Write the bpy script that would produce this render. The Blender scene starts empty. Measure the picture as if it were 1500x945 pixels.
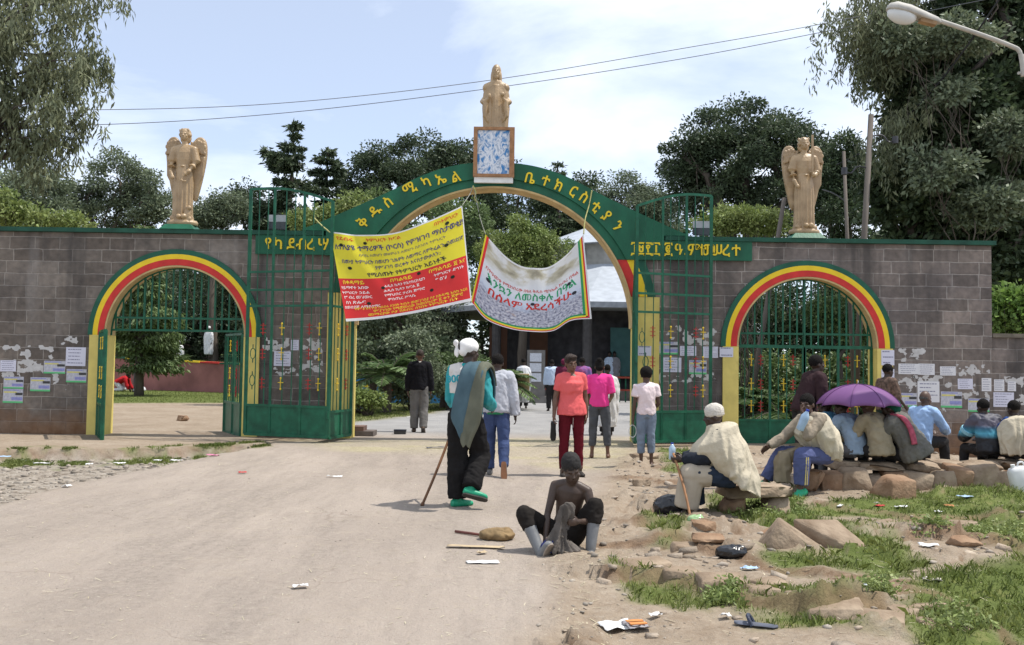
import bpy, bmesh, math, random
import numpy as np
from mathutils import Vector, Matrix, noise
from mathutils.geometry import tessellate_polygon
random.seed(7); RNG = np.random.default_rng(11)
SC = bpy.context.scene; COL = SC.collection
# ---------------------------------------------------------------- camera, sky, sun, exposure
F = 1350.0; CZ = 1.49; PITCH = math.atan(59.5/F); ROLL = .0145
cd = bpy.data.cameras.new('camera'); cam = bpy.data.objects.new('camera', cd); COL.objects.link(cam)
cd.sensor_width = 36; cd.lens = F/1500*36; cd.clip_start = .05; cd.clip_end = 3000
CR = Matrix.Rotation(math.pi/2+PITCH, 3, 'X') @ Matrix.Rotation(ROLL, 3, 'Z')
cam.matrix_world = Matrix.Translation((0, 0, CZ)) @ CR.to_4x4(); SC.camera = cam
SUN_EL = math.radians(64); SUN_AZ = math.radians(4)      # from the right, a touch behind the wall
W = bpy.data.worlds.new('World'); SC.world = W; W.use_nodes = True
nt = W.node_tree; nt.nodes.clear()
wo = nt.nodes.new('ShaderNodeOutputWorld'); bg = nt.nodes.new('ShaderNodeBackground'); bg.inputs[1].default_value = .17
sky = nt.nodes.new('ShaderNodeTexSky'); sky.sky_type = 'NISHITA'; sky.sun_disc = False
sky.sun_elevation = SUN_EL; sky.sun_rotation = math.radians(90)-SUN_AZ; sky.altitude = 2400; sky.air_density = 1.0; sky.dust_density = 3.0; sky.ozone_density = 2.0
tc = nt.nodes.new('ShaderNodeTexCoord'); mp = nt.nodes.new('ShaderNodeMapping'); mp.inputs['Scale'].default_value = (2.2, 2.2, 5.5)
mp.inputs['Location'].default_value = (.7, .35, .55)
n1 = nt.nodes.new('ShaderNodeTexNoise'); n1.inputs['Scale'].default_value = 1.15; n1.inputs['Detail'].default_value = 8; n1.inputs['Roughness'].default_value = .55
n1.inputs['Distortion'].default_value = .3
rp = nt.nodes.new('ShaderNodeValToRGB'); rp.color_ramp.elements[0].position = .40; rp.color_ramp.elements[1].position = .66
rp.color_ramp.elements[0].color = (.36, .36, .36, 1)
mx = nt.nodes.new('ShaderNodeMix'); mx.data_type = 'RGBA'; mx.inputs[7].default_value = (6.3, 6.7, 7.3, 1)
L = nt.links.new
L(tc.outputs['Generated'], mp.inputs[0]); L(mp.outputs[0], n1.inputs[0]); L(n1.outputs[0], rp.inputs[0])
L(rp.outputs[0], mx.inputs[0]); L(sky.outputs[0], mx.inputs[6]); L(mx.outputs[2], bg.inputs[0]); L(bg.outputs[0], wo.inputs[0])
sl = bpy.data.lights.new('sun', 'SUN'); sl.energy = 4.3; sl.angle = math.radians(.53); sl.color = (1, .95, .87)
so = bpy.data.objects.new('sun', sl); COL.objects.link(so)
sd = Vector((math.cos(SUN_EL)*math.cos(SUN_AZ), math.cos(SUN_EL)*math.sin(SUN_AZ), math.sin(SUN_EL)))
so.rotation_euler = sd.to_track_quat('Z', 'Y').to_euler(); so.location = sd*60
SC.view_settings.view_transform = 'Standard'; SC.view_settings.look = 'None'; SC.view_settings.gamma = 1
SC.view_settings.use_curve_mapping = False; SC.view_settings.exposure = .18
SC.cycles.max_bounces = 5; SC.cycles.diffuse_bounces = 3; SC.cycles.transparent_max_bounces = 6; SC.cycles.glossy_bounces = 2; SC.cycles.transmission_bounces = 3

# ---------------------------------------------------------------- helpers
def at(px, py, Y):
    d = CR @ Vector(((px-750)/F, -(py-472.5)/F, -1)); return d*(Y/d.y)+Vector((0, 0, CZ))
def gp(px, py, z=0.):
    d = CR @ Vector(((px-750)/F, -(py-472.5)/F, -1)); return d*((z-CZ)/d.z)+Vector((0, 0, CZ))
def lin(c):
    return tuple((v/12.92 if v <= .04045 else ((v+.055)/1.055)**2.4) for v in (x/255 for x in c))
def hsh(ix, iy, iz, seed):
    h = (ix*374761393 + iy*668265263 + iz*2147483647 + seed*974634777) & 0xffffffff
    h = ((h ^ (h >> 13))*1274126177) & 0xffffffff
    return ((h ^ (h >> 16)) & 0xffff)/65535.
def vn(x, y, z=0., seed=0):
    x = np.asarray(x, float); y = np.asarray(y, float); z = np.asarray(z, float)+np.zeros_like(x)
    ix = np.floor(x).astype(np.int64); iy = np.floor(y).astype(np.int64); iz = np.floor(z).astype(np.int64)
    fx = x-ix; fy = y-iy; fz = z-iz
    fx = fx*fx*(3-2*fx); fy = fy*fy*(3-2*fy); fz = fz*fz*(3-2*fz)
    r = 0
    for a in (0, 1):
        for b in (0, 1):
            for c in (0, 1):
                r = r + hsh(ix+a, iy+b, iz+c, seed)*(fx if a else 1-fx)*(fy if b else 1-fy)*(fz if c else 1-fz)
    return r*2-1
def fbm(x, y, z=0., o=4, seed=0):
    r = 0; a = 1; t = 0
    for i in range(o):
        r = r+a*vn(x*2**i+i*17.3, y*2**i-i*9.1, np.asarray(z)*2**i, seed+i); t += a; a *= .5
    return r/t
MATS = {}
def mat(name, col, rough=.8, var=.25, scale=6., bump=0., bscale=40., metal=0., col2=None, stretch=(1, 1, 1), spec=.3, trans=0., rand=0.):
    if name in MATS: return MATS[name]
    m = bpy.data.materials.new(name); m.use_nodes = True; n = m.node_tree.nodes; l = m.node_tree.links.new
    p = n['Principled BSDF']; p.inputs['Roughness'].default_value = rough; p.inputs['Metallic'].default_value = metal
    p.inputs['Specular IOR Level'].default_value = spec
    t = n.new('ShaderNodeTexCoord'); mpn = n.new('ShaderNodeMapping'); mpn.inputs['Scale'].default_value = stretch; l(t.outputs['Object'], mpn.inputs[0])
    no = n.new('ShaderNodeTexNoise'); no.inputs['Scale'].default_value = scale; no.inputs['Detail'].default_value = 5; l(mpn.outputs[0], no.inputs[0])
    r = n.new('ShaderNodeValToRGB'); r.color_ramp.elements[0].position = .3; r.color_ramp.elements[1].position = .7
    c2 = col2 or tuple(min(1, v*(1+var)) for v in col); c1 = tuple(v*(1-var) for v in col) if col2 is None else col
    r.color_ramp.elements[0].color = (*c1, 1); r.color_ramp.elements[1].color = (*c2, 1); l(no.outputs[0], r.inputs[0])
    out = r.outputs[0]
    if rand:
        g = n.new('ShaderNodeNewGeometry'); h = n.new('ShaderNodeHueSaturation'); mr = n.new('ShaderNodeMapRange')
        mr.inputs[3].default_value = 1-rand; mr.inputs[4].default_value = 1+rand
        l(g.outputs['Random Per Island'], mr.inputs[0]); l(mr.outputs[0], h.inputs['Value']); l(out, h.inputs['Color']); out = h.outputs[0]
    l(out, p.inputs['Base Color'])
    if bump:
        b = n.new('ShaderNodeBump'); b.inputs['Strength'].default_value = bump; b.inputs['Distance'].default_value = .02
        nb = n.new('ShaderNodeTexNoise'); nb.inputs['Scale'].default_value = bscale; nb.inputs['Detail'].default_value = 4
        l(mpn.outputs[0], nb.inputs[0]); l(nb.outputs[0], b.inputs['Height']); l(b.outputs[0], p.inputs['Normal'])
    if trans:
        o = n['Material Output']; tr = n.new('ShaderNodeBsdfTranslucent'); ms = n.new('ShaderNodeMixShader'); ms.inputs[0].default_value = trans
        l(out, tr.inputs[0]); l(p.outputs[0], ms.inputs[1]); l(tr.outputs[0], ms.inputs[2]); l(ms.outputs[0], o.inputs[0])
    MATS[name] = m; return m
def tag(o, label=None, cat=None, group=None, kind=None):
    if label: o['label'] = label
    if cat: o['category'] = cat; o['kind'] = 'thing'
    if group: o['group'] = group
    if kind: o['kind'] = kind
    return o
def empty(name, loc, label=None, cat=None, group=None, rz=0):
    o = bpy.data.objects.new(name, None); COL.objects.link(o); o.location = loc; o.rotation_euler = (0, 0, rz); o.empty_display_size = .1
    return tag(o, label, cat, group)
def mk(name, verts, faces, m, parent=None, smooth=False, loc=None):
    me = bpy.data.meshes.new(name); me.from_pydata([tuple(v) for v in verts], [], faces); me.update()
    return link(name, me, m, parent, smooth, loc)
def link(name, me, m, parent=None, smooth=False, loc=None):
    o = bpy.data.objects.new(name, me); COL.objects.link(o)
    for k in (m if isinstance(m, (list, tuple)) else [m]):
        if k: me.materials.append(k)
    if smooth: me.polygons.foreach_set('use_smooth', [True]*len(me.polygons))
    if parent: o.parent = parent
    if loc is not None: o.location = loc
    return o
def npmesh(name, V, Q):
    """fast mesh from an (N,3) array and an (M,k) face array"""
    me = bpy.data.meshes.new(name); k = Q.shape[1]
    me.vertices.add(len(V)); me.vertices.foreach_set('co', V.astype(np.float32).ravel())
    me.loops.add(Q.size); me.loops.foreach_set('vertex_index', Q.astype(np.int32).ravel())
    me.polygons.add(len(Q)); me.polygons.foreach_set('loop_start', np.arange(0, Q.size, k, dtype=np.int32))
    me.update(calc_edges=True); return me
class MB:
    def __init__(s): s.v = []; s.f = []
    def add(s, v, f):
        b = len(s.v); s.v += [tuple(x) for x in v]; s.f += [tuple(i+b for i in q) for q in f]; return s
    def box(s, a, b):
        x0, y0, z0 = a; x1, y1, z1 = b
        return s.add([(x0,y0,z0),(x1,y0,z0),(x1,y1,z0),(x0,y1,z0),(x0,y0,z1),(x1,y0,z1),(x1,y1,z1),(x0,y1,z1)],
                     [(0,3,2,1),(4,5,6,7),(0,1,5,4),(1,2,6,5),(2,3,7,6),(3,0,4,7)])
    def bar(s, p, q, w, d=None):
        p = Vector(p); q = Vector(q); t = (q-p).normalized(); up = Vector((0, 0, 1)) if abs(t.z) < .9 else Vector((1, 0, 0))
        u = t.cross(up).normalized()*w/2; v = t.cross(u).normalized()*(d or w)/2
        return s.add([p-u-v, p+u-v, p+u+v, p-u+v, q-u-v, q+u-v, q+u+v, q-u+v], [(0,3,2,1),(4,5,6,7),(0,1,5,4),(1,2,6,5),(2,3,7,6),(3,0,4,7)])
    def tube(s, pts, r, n=8, cap=True):
        pts = [Vector(p) for p in pts]; R = r if isinstance(r, (list, tuple)) else [r]*len(pts); rings = []
        for i, p in enumerate(pts):
            t = (pts[min(i+1, len(pts)-1)]-pts[max(i-1, 0)]).normalized(); up = Vector((0, 0, 1)) if abs(t.z) < .95 else Vector((0, 1, 0))
            u = t.cross(up).normalized(); v = u.cross(t).normalized()
            rings.append([p+(u*math.cos(2*math.pi*k/n)+v*math.sin(2*math.pi*k/n))*R[i] for k in range(n)])
        return s.rings(rings, cap)
    def rings(s, rings, cap=True):
        n = len(rings[0]); vs = [x for r in rings for x in r]; fs = []
        for i in range(len(rings)-1):
            for k in range(n): fs.append((i*n+k, i*n+(k+1) % n, (i+1)*n+(k+1) % n, (i+1)*n+k))
        if cap: fs.append(tuple(range(n-1, -1, -1))); fs.append(tuple((len(rings)-1)*n+k for k in range(n)))
        return s.add(vs, fs)
    def ball(s, c, r, nu=12, nv=8, M=None):
        c = Vector(c); r = r if isinstance(r, (tuple, list)) else (r, r, r); vs = []; fs = []
        for j in range(nv+1):
            a = math.pi*j/nv
            for k in range(nu):
                b = 2*math.pi*k/nu; p = Vector((r[0]*math.sin(a)*math.cos(b), r[1]*math.sin(a)*math.sin(b), r[2]*math.cos(a)))
                vs.append(c+(M @ p if M else p))
        for j in range(nv):
            for k in range(nu): fs.append((j*nu+k, (j+1)*nu+k, (j+1)*nu+(k+1) % nu, j*nu+(k+1) % nu))
        return s.add(vs, fs)
    def build(s, name, m, parent=None, smooth=False, loc=None): return mk(name, s.v, s.f, m, parent, smooth, loc)
def slab(name, outline, y0, y1, m, parent=None, holes=()):
    """polygon in x,z (with holes) extruded along y as one solid mesh"""
    loops = [[Vector((x, z, 0)) for x, z in lp] for lp in (outline, *holes)]; flat = [p for lp in loops for p in lp]
    tri = tessellate_polygon(loops); n = len(flat)
    v = [(p.x, y0, p.y) for p in flat]+[(p.x, y1, p.y) for p in flat]
    f = [t for t in tri]+[tuple(i+n for i in reversed(t)) for t in tri]; b = 0
    for lp in loops:
        k = len(lp)
        for i in range(k): f.append((b+i, b+(i+1) % k, n+b+(i+1) % k, n+b+i))
        b += k
    bm = bmesh.new(); bv = [bm.verts.new(q) for q in v]
    for q in f:
        try: bm.faces.new([bv[i] for i in q])
        except ValueError: pass
    bmesh.ops.recalc_face_normals(bm, faces=bm.faces)
    me = bpy.data.meshes.new(name); bm.to_mesh(me); bm.free(); return link(name, me, m, parent)
def arc(cx, cz, r, a0, a1, n):
    return [(cx+r*math.cos(math.radians(a0+(a1-a0)*i/n)), cz+r*math.sin(math.radians(a0+(a1-a0)*i/n))) for i in range(n+1)]
def text_mesh(s, size, depth=.0, bold=0., res=3):
    c = bpy.data.curves.new('lettering', 'FONT'); c.body = s; c.size = size; c.extrude = depth; c.offset = bold; c.align_x = 'CENTER'; c.align_y = 'CENTER'; c.resolution_u = res
    o = bpy.data.objects.new('lettering', c); COL.objects.link(o)
    me = bpy.data.meshes.new_from_object(o.evaluated_get(bpy.context.evaluated_depsgraph_get()))
    bpy.data.objects.remove(o); bpy.data.curves.remove(c); return me
def bez(P, n):
    """Catmull-Rom through points"""
    P = [Vector(p) for p in P]; out = []
    for i in range(len(P)-1):
        a = P[max(i-1, 0)]; b = P[i]; c = P[i+1]; d = P[min(i+2, len(P)-1)]
        for k in range(n):
            t = k/n; out.append(.5*((2*b)+(c-a)*t+(2*a-5*b+4*c-d)*t*t+(3*b-a-3*c+d)*t**3))
    return out+[P[-1]]
# ---------------------------------------------------------------- ground
def sm(a, b, x): t = np.clip((x-a)/(b-a), 0, 1); return t*t*(3-2*t)
def seg_d(x, y, P, closed=True):
    d = np.full(np.shape(x), 1e9); n = len(P)
    for i in range(n if closed else n-1):
        ax, ay = P[i]; bx, by = P[(i+1) % n]; ux = bx-ax; uy = by-ay; L2 = ux*ux+uy*uy+1e-9
        t = np.clip(((x-ax)*ux+(y-ay)*uy)/L2, 0, 1); d = np.minimum(d, np.hypot(x-ax-t*ux, y-ay-t*uy))
    return d
def inside(x, y, P):
    r = np.zeros(np.shape(x), bool); n = len(P)
    for i in range(n):
        ax, ay = P[i]; bx, by = P[(i+1) % n]
        c = ((ay > y) != (by > y)) & (x < (bx-ax)*(y-ay)/((by-ay) if by != ay else 1e-9)+ax); r ^= c
    return r
def pm(x, y, P, soft):
    d = seg_d(x, y, P); d = np.where(inside(x, y, P), d, -d); return sm(-soft, soft, d)
def W2(px): return [(gp(a, b).x, gp(a, b).y) for a, b in px]
P_ROAD = W2([(-900, 1100), (-400, 830), (0, 737), (100, 706), (300, 667), (400, 650), (505, 639), (506, 618), (620, 606), (700, 590), (745, 570), (960, 565), (960, 640), (915, 655), (897, 682), (872, 730), (835, 790), (815, 835), (790, 885), (770, 945), (740, 1100), (700, 2400), (-900, 2400)])
P_GRAV = W2([(-500, 682), (-200, 668), (0, 660), (120, 659), (300, 655), (380, 650), (398, 648), (300, 669), (100, 708), (0, 738), (-400, 830), (-900, 900)])
P_RIGHT = W2([(905, 668), (960, 662), (1100, 660), (1320, 668), (1460, 672), (1900, 690), (2600, 900), (2600, 1900), (720, 1900), (765, 1000), (790, 890), (820, 838), (842, 790), (880, 730), (905, 685)])
P_COURT_G = W2([(-300, 571), (335, 572), (380, 575), (380, 590), (-300, 592)])
P_VERGE = W2([(505, 588), (680, 580), (745, 575), (700, 592), (620, 607), (506, 620)])
P_YARD_R = W2([(1000, 560), (1900, 560), (1900, 640), (1000, 640)])
GRASSP = [W2(p) for p in (
    [(1090, 735), (1180, 752), (1250, 765), (1330, 845), (1335, 862), (1240, 856), (1190, 800), (1130, 790), (1080, 765)],
    [(1120, 750), (1230, 738), (1330, 726), (1520, 708), (1580, 772), (1400, 770), (1320, 760)],
    [(1400, 776), (1540, 760), (1600, 830), (1480, 818), (1405, 800)],
    [(1290, 912), (1340, 872), (1420, 852), (1560, 835), (1700, 960), (1560, 1040), (1360, 990)],
    [(1090, 876), (1200, 868), (1275, 895), (1255, 928), (1130, 918)],
    [(955, 768), (998, 770), (1000, 812), (965, 812)],
    [(1060, 720), (1160, 712), (1190, 765), (1080, 772), (1040, 745)],
    [(960, 655), (1050, 660), (1060, 690), (985, 700)],
    [(1110, 820), (1200, 828), (1250, 850), (1150, 850)],
    [(1020, 860), (1070, 862), (1060, 890), (1015, 885)],
    [(895, 842), (1020, 858), (1015, 890), (925, 878)],
    [(1300, 770), (1390, 775), (1380, 800), (1310, 790)])]
GRASSL = [W2(p) for p in ([(5, 657), (75, 655), (80, 667), (5, 669)], [(85, 658), (128, 656), (130, 666), (88, 668)], [(165, 658), (270, 652), (275, 663), (170, 667)], [(283, 652), (345, 649), (345, 659), (285, 662)], [(350, 649), (396, 647), (396, 653), (352, 657)])]
def worley(x, y, seed):
    ix = np.floor(x).astype(np.int64); iy = np.floor(y).astype(np.int64); d1 = np.full(np.shape(x), 9.); d2 = d1.copy(); idv = np.zeros(np.shape(x))
    for a in (-1, 0, 1):
        for b in (-1, 0, 1):
            jx = ix+a+.9*hsh(ix+a, iy+b, 0, seed); jy = iy+b+.9*hsh(ix+a, iy+b, 1, seed); d = np.hypot(x-jx, y-jy); v = hsh(ix+a, iy+b, 2, seed)
            nw = d < d1; d2 = np.where(nw, d1, np.minimum(d2, d)); idv = np.where(nw, v, idv); d1 = np.where(nw, d, d1)
    return d1, d2-d1, idv
P_STRAW = W2([(430, 645), (930, 640), (905, 690), (840, 690), (700, 668), (520, 662)])
LEDGES = [(W2(p), h, r) for p, h, r in (
    ([(890, 850), (980, 862), (1060, 872), (1150, 905), (1260, 905)], .16, 1.0), ([(905, 805), (1000, 806), (1090, 838), (1200, 856), (1330, 870)], .12, .9),
    ([(1270, 880), (1370, 890), (1430, 925), (1500, 960)], .13, .9), ([(1330, 800), (1420, 806), (1520, 815), (1650, 830)], .13, .8),
    ([(1200, 740), (1330, 762), (1480, 760), (1620, 762)], .09, 1.2), ([(900, 770), (990, 785), (1060, 790)], .08, .8), ([(890, 700), (960, 712), (1040, 706)], .07, 1.2), ([(960, 690), (1060, 690), (1130, 690)], .08, 1.0))]
P_BANK = W2([(-300, 668), (0, 664), (150, 664), (300, 660), (400, 652)])
def hz(x, y, want=False):
    x = np.asarray(x, float); y = np.asarray(y, float)
    wx = x+.18*fbm(x*1.3, y*1.3, 0, 3, 5); wy = y+.22*fbm(x*1.3, y*1.3, 4., 3, 8)
    road = pm(wx, wy, P_ROAD, .25); grav = pm(wx, wy, P_GRAV, .3); right = pm(wx, wy, P_RIGHT, .3)
    z = .012*fbm(x*.8, y*.8, 0, 3, 1)+.006*fbm(x*5, y*5, 0, 3, 2)
    z = z-.17*pm(x+.1*fbm(x*2, y*2, 0, 3, 6), y+.25*fbm(x*2.2, y*2.2, 1., 4, 7), P_GRAV, .06)*(1-road)+.03*grav*fbm(x*3.5, y*3.5, 0, 3, 3)
    rg = 1-np.abs(fbm(x*1.1, y*1.7, 0, 4, 21)); z = z+right*(.04*fbm(x*.55, y*.55, 0, 2, 11)+.045*(rg-.75)+.02*fbm(x*4.5, y*4.5, 0, 4, 13))
    qx = x+.12*fbm(x*3, y*3, 5., 3, 91); qy = y+.12*fbm(x*3, y*3, 8., 3, 93)
    _, e1, v1 = worley(qx*2.3, qy*3.6, 3); _, e2, v2 = worley(qx*6, qy*8.5, 4); rk = right*sm(-.15, .25, fbm(x*.9, y*1.1, 0, 3, 95))
    z = z+rk*((v1**2)*.085*sm(.0, .09, e1)+(v2**2)*.05*sm(.02, .12, e2))+right*.013*fbm(x*13, y*15, 0, 3, 97)
    lm = .8*rk*(1-sm(.0, .10, e1))*(v1 > .35)
    for P, h, r in LEDGES:
        lx = x+.22*fbm(x*1.6, y*1.6, 2., 3, 31); ly = y+.25*fbm(x*1.9, y*1.9, 7., 4, 33); best = np.full(np.shape(x), 1e9); sg = np.zeros(np.shape(x))
        for i in range(len(P)-1):
            ax, ay = P[i]; bx, by = P[i+1]; ux = bx-ax; uy = by-ay; L2 = ux*ux+uy*uy
            t = np.clip(((lx-ax)*ux+(ly-ay)*uy)/L2, 0, 1); d = np.hypot(lx-ax-t*ux, ly-ay-t*uy); s = np.sign(ux*(ly-ay)-uy*(lx-ax))
            sg = np.where(d < best, s, sg); best = np.minimum(best, d)
        D = best*sg; z = z+.46*h*right*(.55+.9*sm(-.35,.35,fbm(x*1.1,y*1.1,3.,2,61)))*sm(-.03, .03, D)*np.exp(-np.maximum(D, 0)/r*1.3); lm = np.maximum(lm, np.exp(-(D/.07)**2)*right)
    gz_ = pm(x+.1*fbm(x*2, y*2, 0, 3, 6), y+.25*fbm(x*2.2, y*2.2, 1., 4, 7), P_GRAV, .12); lm = np.maximum(lm, np.clip(4*gz_*(1-gz_), 0, 1)*(1-road)*(y > 13.2))
    z = z-.18*sm(7.2, 8.6, x)*sm(14.5, 16.5, y)
    if not want: return z
    gr = np.zeros_like(z); gx = x+.22*fbm(x*2.4, y*2.4, 1., 4, 41); gy = y+.3*fbm(x*2.4, y*2.4, 9., 4, 43)
    for P in GRASSP: gr = np.maximum(gr, pm(gx, gy, P, .12))
    for P in GRASSL: gr = np.maximum(gr, pm(x+.35*fbm(x*3, y*3, 2., 4, 45), y+.5*fbm(x*3, y*3, 6., 4, 46), P, .2)*sm(-.3, .15, fbm(x*4, y*4, 0, 3, 47)))
    gr = gr*(1-.75*lm)
    far = np.maximum(np.maximum(pm(wx, y, P_COURT_G, .5), pm(wx, wy, P_YARD_R, .5)), .75*pm(wx, wy, P_VERGE, .4)); gr = np.maximum(gr, far)
    gr = np.maximum(gr, .75*sm(44, 46, y))
    straw = pm(wx, wy, P_STRAW, .5)*(.35+.65*sm(-.1, .35, fbm(x*1.2, y*2.2, 0, 4, 51)))
    return z, road*(1-gr), gr, grav, straw, lm
def hz1(x, y): return float(hz(np.array([x]), np.array([y]))[0])
def lowz(x, y, r):
    v = [hz1(x+a*r, y+b*r) for a, b in ((0, 0), (1, 0), (-1, 0), (0, 1), (0, -1))]; return .65*min(v)+.35*sum(v)/5
def G(px, py):
    p = gp(px, py)
    for _ in range(4): p = gp(px, py, hz1(p.x, p.y))
    return p
yy = np.concatenate([np.linspace(-8, 2.0, 12), 2.2*np.exp(np.linspace(0, math.log(75/2.2), 440)), 75*np.exp(np.linspace(.05, math.log(16), 24))])
tt = np.concatenate([-np.exp(np.linspace(math.log(7), .06, 16)), np.linspace(-1, 1, 441), np.exp(np.linspace(.06, math.log(7), 16))])
wv = np.maximum(yy, 2)*.70+1.2
X = wv[:, None]*tt[None, :]; Y = np.repeat(yy[:, None], len(tt), 1); nr, nc = X.shape
Z, m_road, m_gr, m_gv, m_st, m_lm = hz(X.ravel(), Y.ravel(), True)
idx = np.arange(nr*nc).reshape(nr, nc); Q = np.stack([idx[:-1, :-1], idx[:-1, 1:], idx[1:, 1:], idx[1:, :-1]], -1).reshape(-1, 4)
me = npmesh('ground', np.stack([X.ravel(), Y.ravel(), Z], 1), Q)
for nm, a in (('road', m_road), ('grassy', m_gr), ('gravelly', m_gv), ('straw', m_st), ('earth', m_lm)):
    at_ = me.attributes.new(nm, 'FLOAT', 'POINT'); at_.data.foreach_set('value', a.astype(np.float32))
gm = bpy.data.materials.new('ground'); gm.use_nodes = True; n = gm.node_tree.nodes; l = gm.node_tree.links.new; p = n['Principled BSDF']
p.inputs['Roughness'].default_value = .95; p.inputs['Specular IOR Level'].default_value = .15
tcn = n.new('ShaderNodeTexCoord')
def nz(scale, det=6, rough=.6, st=(1, 1, 1), off=(0, 0, 0)):
    mpn = n.new('ShaderNodeMapping'); mpn.inputs['Scale'].default_value = st; mpn.inputs['Location'].default_value = off; l(tcn.outputs['Object'], mpn.inputs[0])
    o = n.new('ShaderNodeTexNoise'); o.inputs['Scale'].default_value = scale; o.inputs['Detail'].default_value = det; o.inputs['Roughness'].default_value = rough; l(mpn.outputs[0], o.inputs[0]); return o.outputs[0]
def ramp(f, *st):
    r = n.new('ShaderNodeValToRGB'); e = r.color_ramp.elements
    while len(e) < len(st): e.new(.5)
    for k, (q, c) in enumerate(st): e[k].position = q; e[k].color = (*c, 1)
    l(f, r.inputs[0]); return r.outputs[0]
def mixc(f, a, b, bl='MIX'):
    m = n.new('ShaderNodeMix'); m.data_type = 'RGBA'; m.blend_type = bl
    if isinstance(f, float): m.inputs[0].default_value = f
    else: l(f, m.inputs[0])
    l(a, m.inputs[6]); l(b, m.inputs[7]); return m.outputs[2]
def attr(nm): a = n.new('ShaderNodeAttribute'); a.attribute_name = nm; return a.outputs['Fac']
def math_(op, a, b):
    m = n.new('ShaderNodeMath'); m.operation = op
    for i, v in enumerate((a, b)):
        if isinstance(v, (int, float)): m.inputs[i].default_value = v
        else: l(v, m.inputs[i])
    return m.outputs[0]
dirt = ramp(nz(.9, 8, .65), (.3, (.225, .17, .12)), (.5, (.31, .245, .18)), (.7, (.38, .315, .245)))
dirt = mixc(ramp(nz(38, 4, .7, (1, 1, 1), (3, 3, 1)), (.5, (0, 0, 0)), (.66, (.75, .75, .75))), dirt, ramp(nz(20), (.3, (.13, .095, .065)), (.7, (.46, .40, .33))))
dirt = mixc(ramp(nz(14, 5, .7), (.42, (0, 0, 0)), (.75, (1, 1, 1))), dirt, ramp(nz(5), (.3, (.18, .125, .08)), (.7, (.44, .37, .29))))
roadc = ramp(nz(.45, 8, .6, (1, .6, 1)), (.3, (.295, .245, .202)), (.52, (.38, .32, .268)), (.72, (.435, .366, .303)))
roadc = mixc(ramp(nz(30, 4, .7), (.35, (.0, .0, .0)), (.8, (.5, .5, .5))), roadc, ramp(nz(70, 3), (.3, (.22, .19, .165)), (.7, (.45, .40, .355))))
blot = ramp(nz(2.1, 7, .7, (1, 1.8, 1), (3, 1, 0)), (.52, (0, 0, 0)), (.66, (.55, .55, .55)))
trk = ramp(nz(1.3, 8, .75, (.9, .16, 1), (5, 2, 0)), (.44, (0, 0, 0)), (.60, (.85, .85, .85)))
roadc = mixc(trk, roadc, ramp(nz(16, 5, .7), (.3, (.22, .185, .155)), (.7, (.35, .30, .255))))
fleck = ramp(nz(26, 3, .5, (1, 2.2, 1), (1, 7, 0)), (.63, (0, 0, 0)), (.68, (.8, .8, .8)))
roadc = mixc(fleck, roadc, ramp(nz(9), (.4, (.50, .46, .36)), (.6, (.24, .20, .16))))
roadc = mixc(blot, roadc, ramp(nz(8), (.3, (.32, .265, .21)), (.7, (.41, .35, .29))))
vc = n.new('ShaderNodeTexVoronoi'); vc.feature = 'DISTANCE_TO_EDGE'; vc.inputs['Scale'].default_value = .9
vm = n.new('ShaderNodeMapping'); l(tcn.outputs['Object'], vm.inputs[0]); vad = n.new('ShaderNodeMix'); vad.data_type = 'RGBA'; vad.blend_type = 'ADD'; vad.inputs[0].default_value = .35
nzv = n.new('ShaderNodeTexNoise'); nzv.inputs['Scale'].default_value = 3; l(tcn.outputs['Object'], nzv.inputs[0]); l(vm.outputs[0], vad.inputs[6]); l(nzv.outputs[1], vad.inputs[7]); l(vad.outputs[2], vc.inputs[0])
crack = ramp(vc.outputs[0], (.0, (.55, .55, .55)), (.012, (0, 0, 0)))
crackm = math_('MULTIPLY', crack, ramp(nz(.7, 3, .5, (1, 1, 1), (9, 9, 0)), (.5, (0, 0, 0)), (.6, (1, 1, 1))))
roadc = mixc(crackm, roadc, ramp(nz(5), (.3, (.2, .16, .13)), (.7, (.26, .21, .17))))
sdust = n.new('ShaderNodeSeparateXYZ'); l(tcn.outputs['Object'], sdust.inputs[0])
inner = ramp(math_('MULTIPLY', sdust.outputs[1], .02), (.36, (0, 0, 0)), (.40, (1, 1, 1)))
roadc = mixc(inner, roadc, ramp(nz(1.2, 6), (.3, (.27, .265, .26)), (.7, (.35, .34, .33))))
gravc = ramp(nz(7, 6, .7), (.35, (.17, .14, .11)), (.5, (.30, .26, .215)), (.68, (.39, .35, .30)))
grc = ramp(nz(3.5, 6, .7), (.32, (.075, .10, .025)), (.55, (.13, .16, .045)), (.75, (.26, .23, .10)))
strc = ramp(nz(11, 6, .7, (1, 1.6, 1)), (.35, (.30, .27, .14)), (.65, (.52, .46, .30)))
earth = ramp(nz(6, 6), (.3, (.13, .08, .05)), (.7, (.26, .175, .11)))
base = mixc(attr('earth'), dirt, earth)
base = mixc(attr('gravelly'), base, gravc); base = mixc(attr('road'), base, roadc)
base = mixc(math_('MULTIPLY', attr('straw'), .75), base, strc)
base = mixc(attr('grassy'), base, grc); l(base, p.inputs['Base Color'])
bmp = n.new('ShaderNodeBump'); bmp.inputs['Distance'].default_value = .045; bmp.inputs['Strength'].default_value = .75
hsum = math_('ADD', nz(9, 8, .7), math_('MULTIPLY', nz(60, 4, .7), .35)); l(hsum, bmp.inputs['Height']); l(bmp.outputs[0], p.inputs['Normal'])
ground = link('ground', me, gm, smooth=True); tag(ground, kind='structure')
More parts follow.
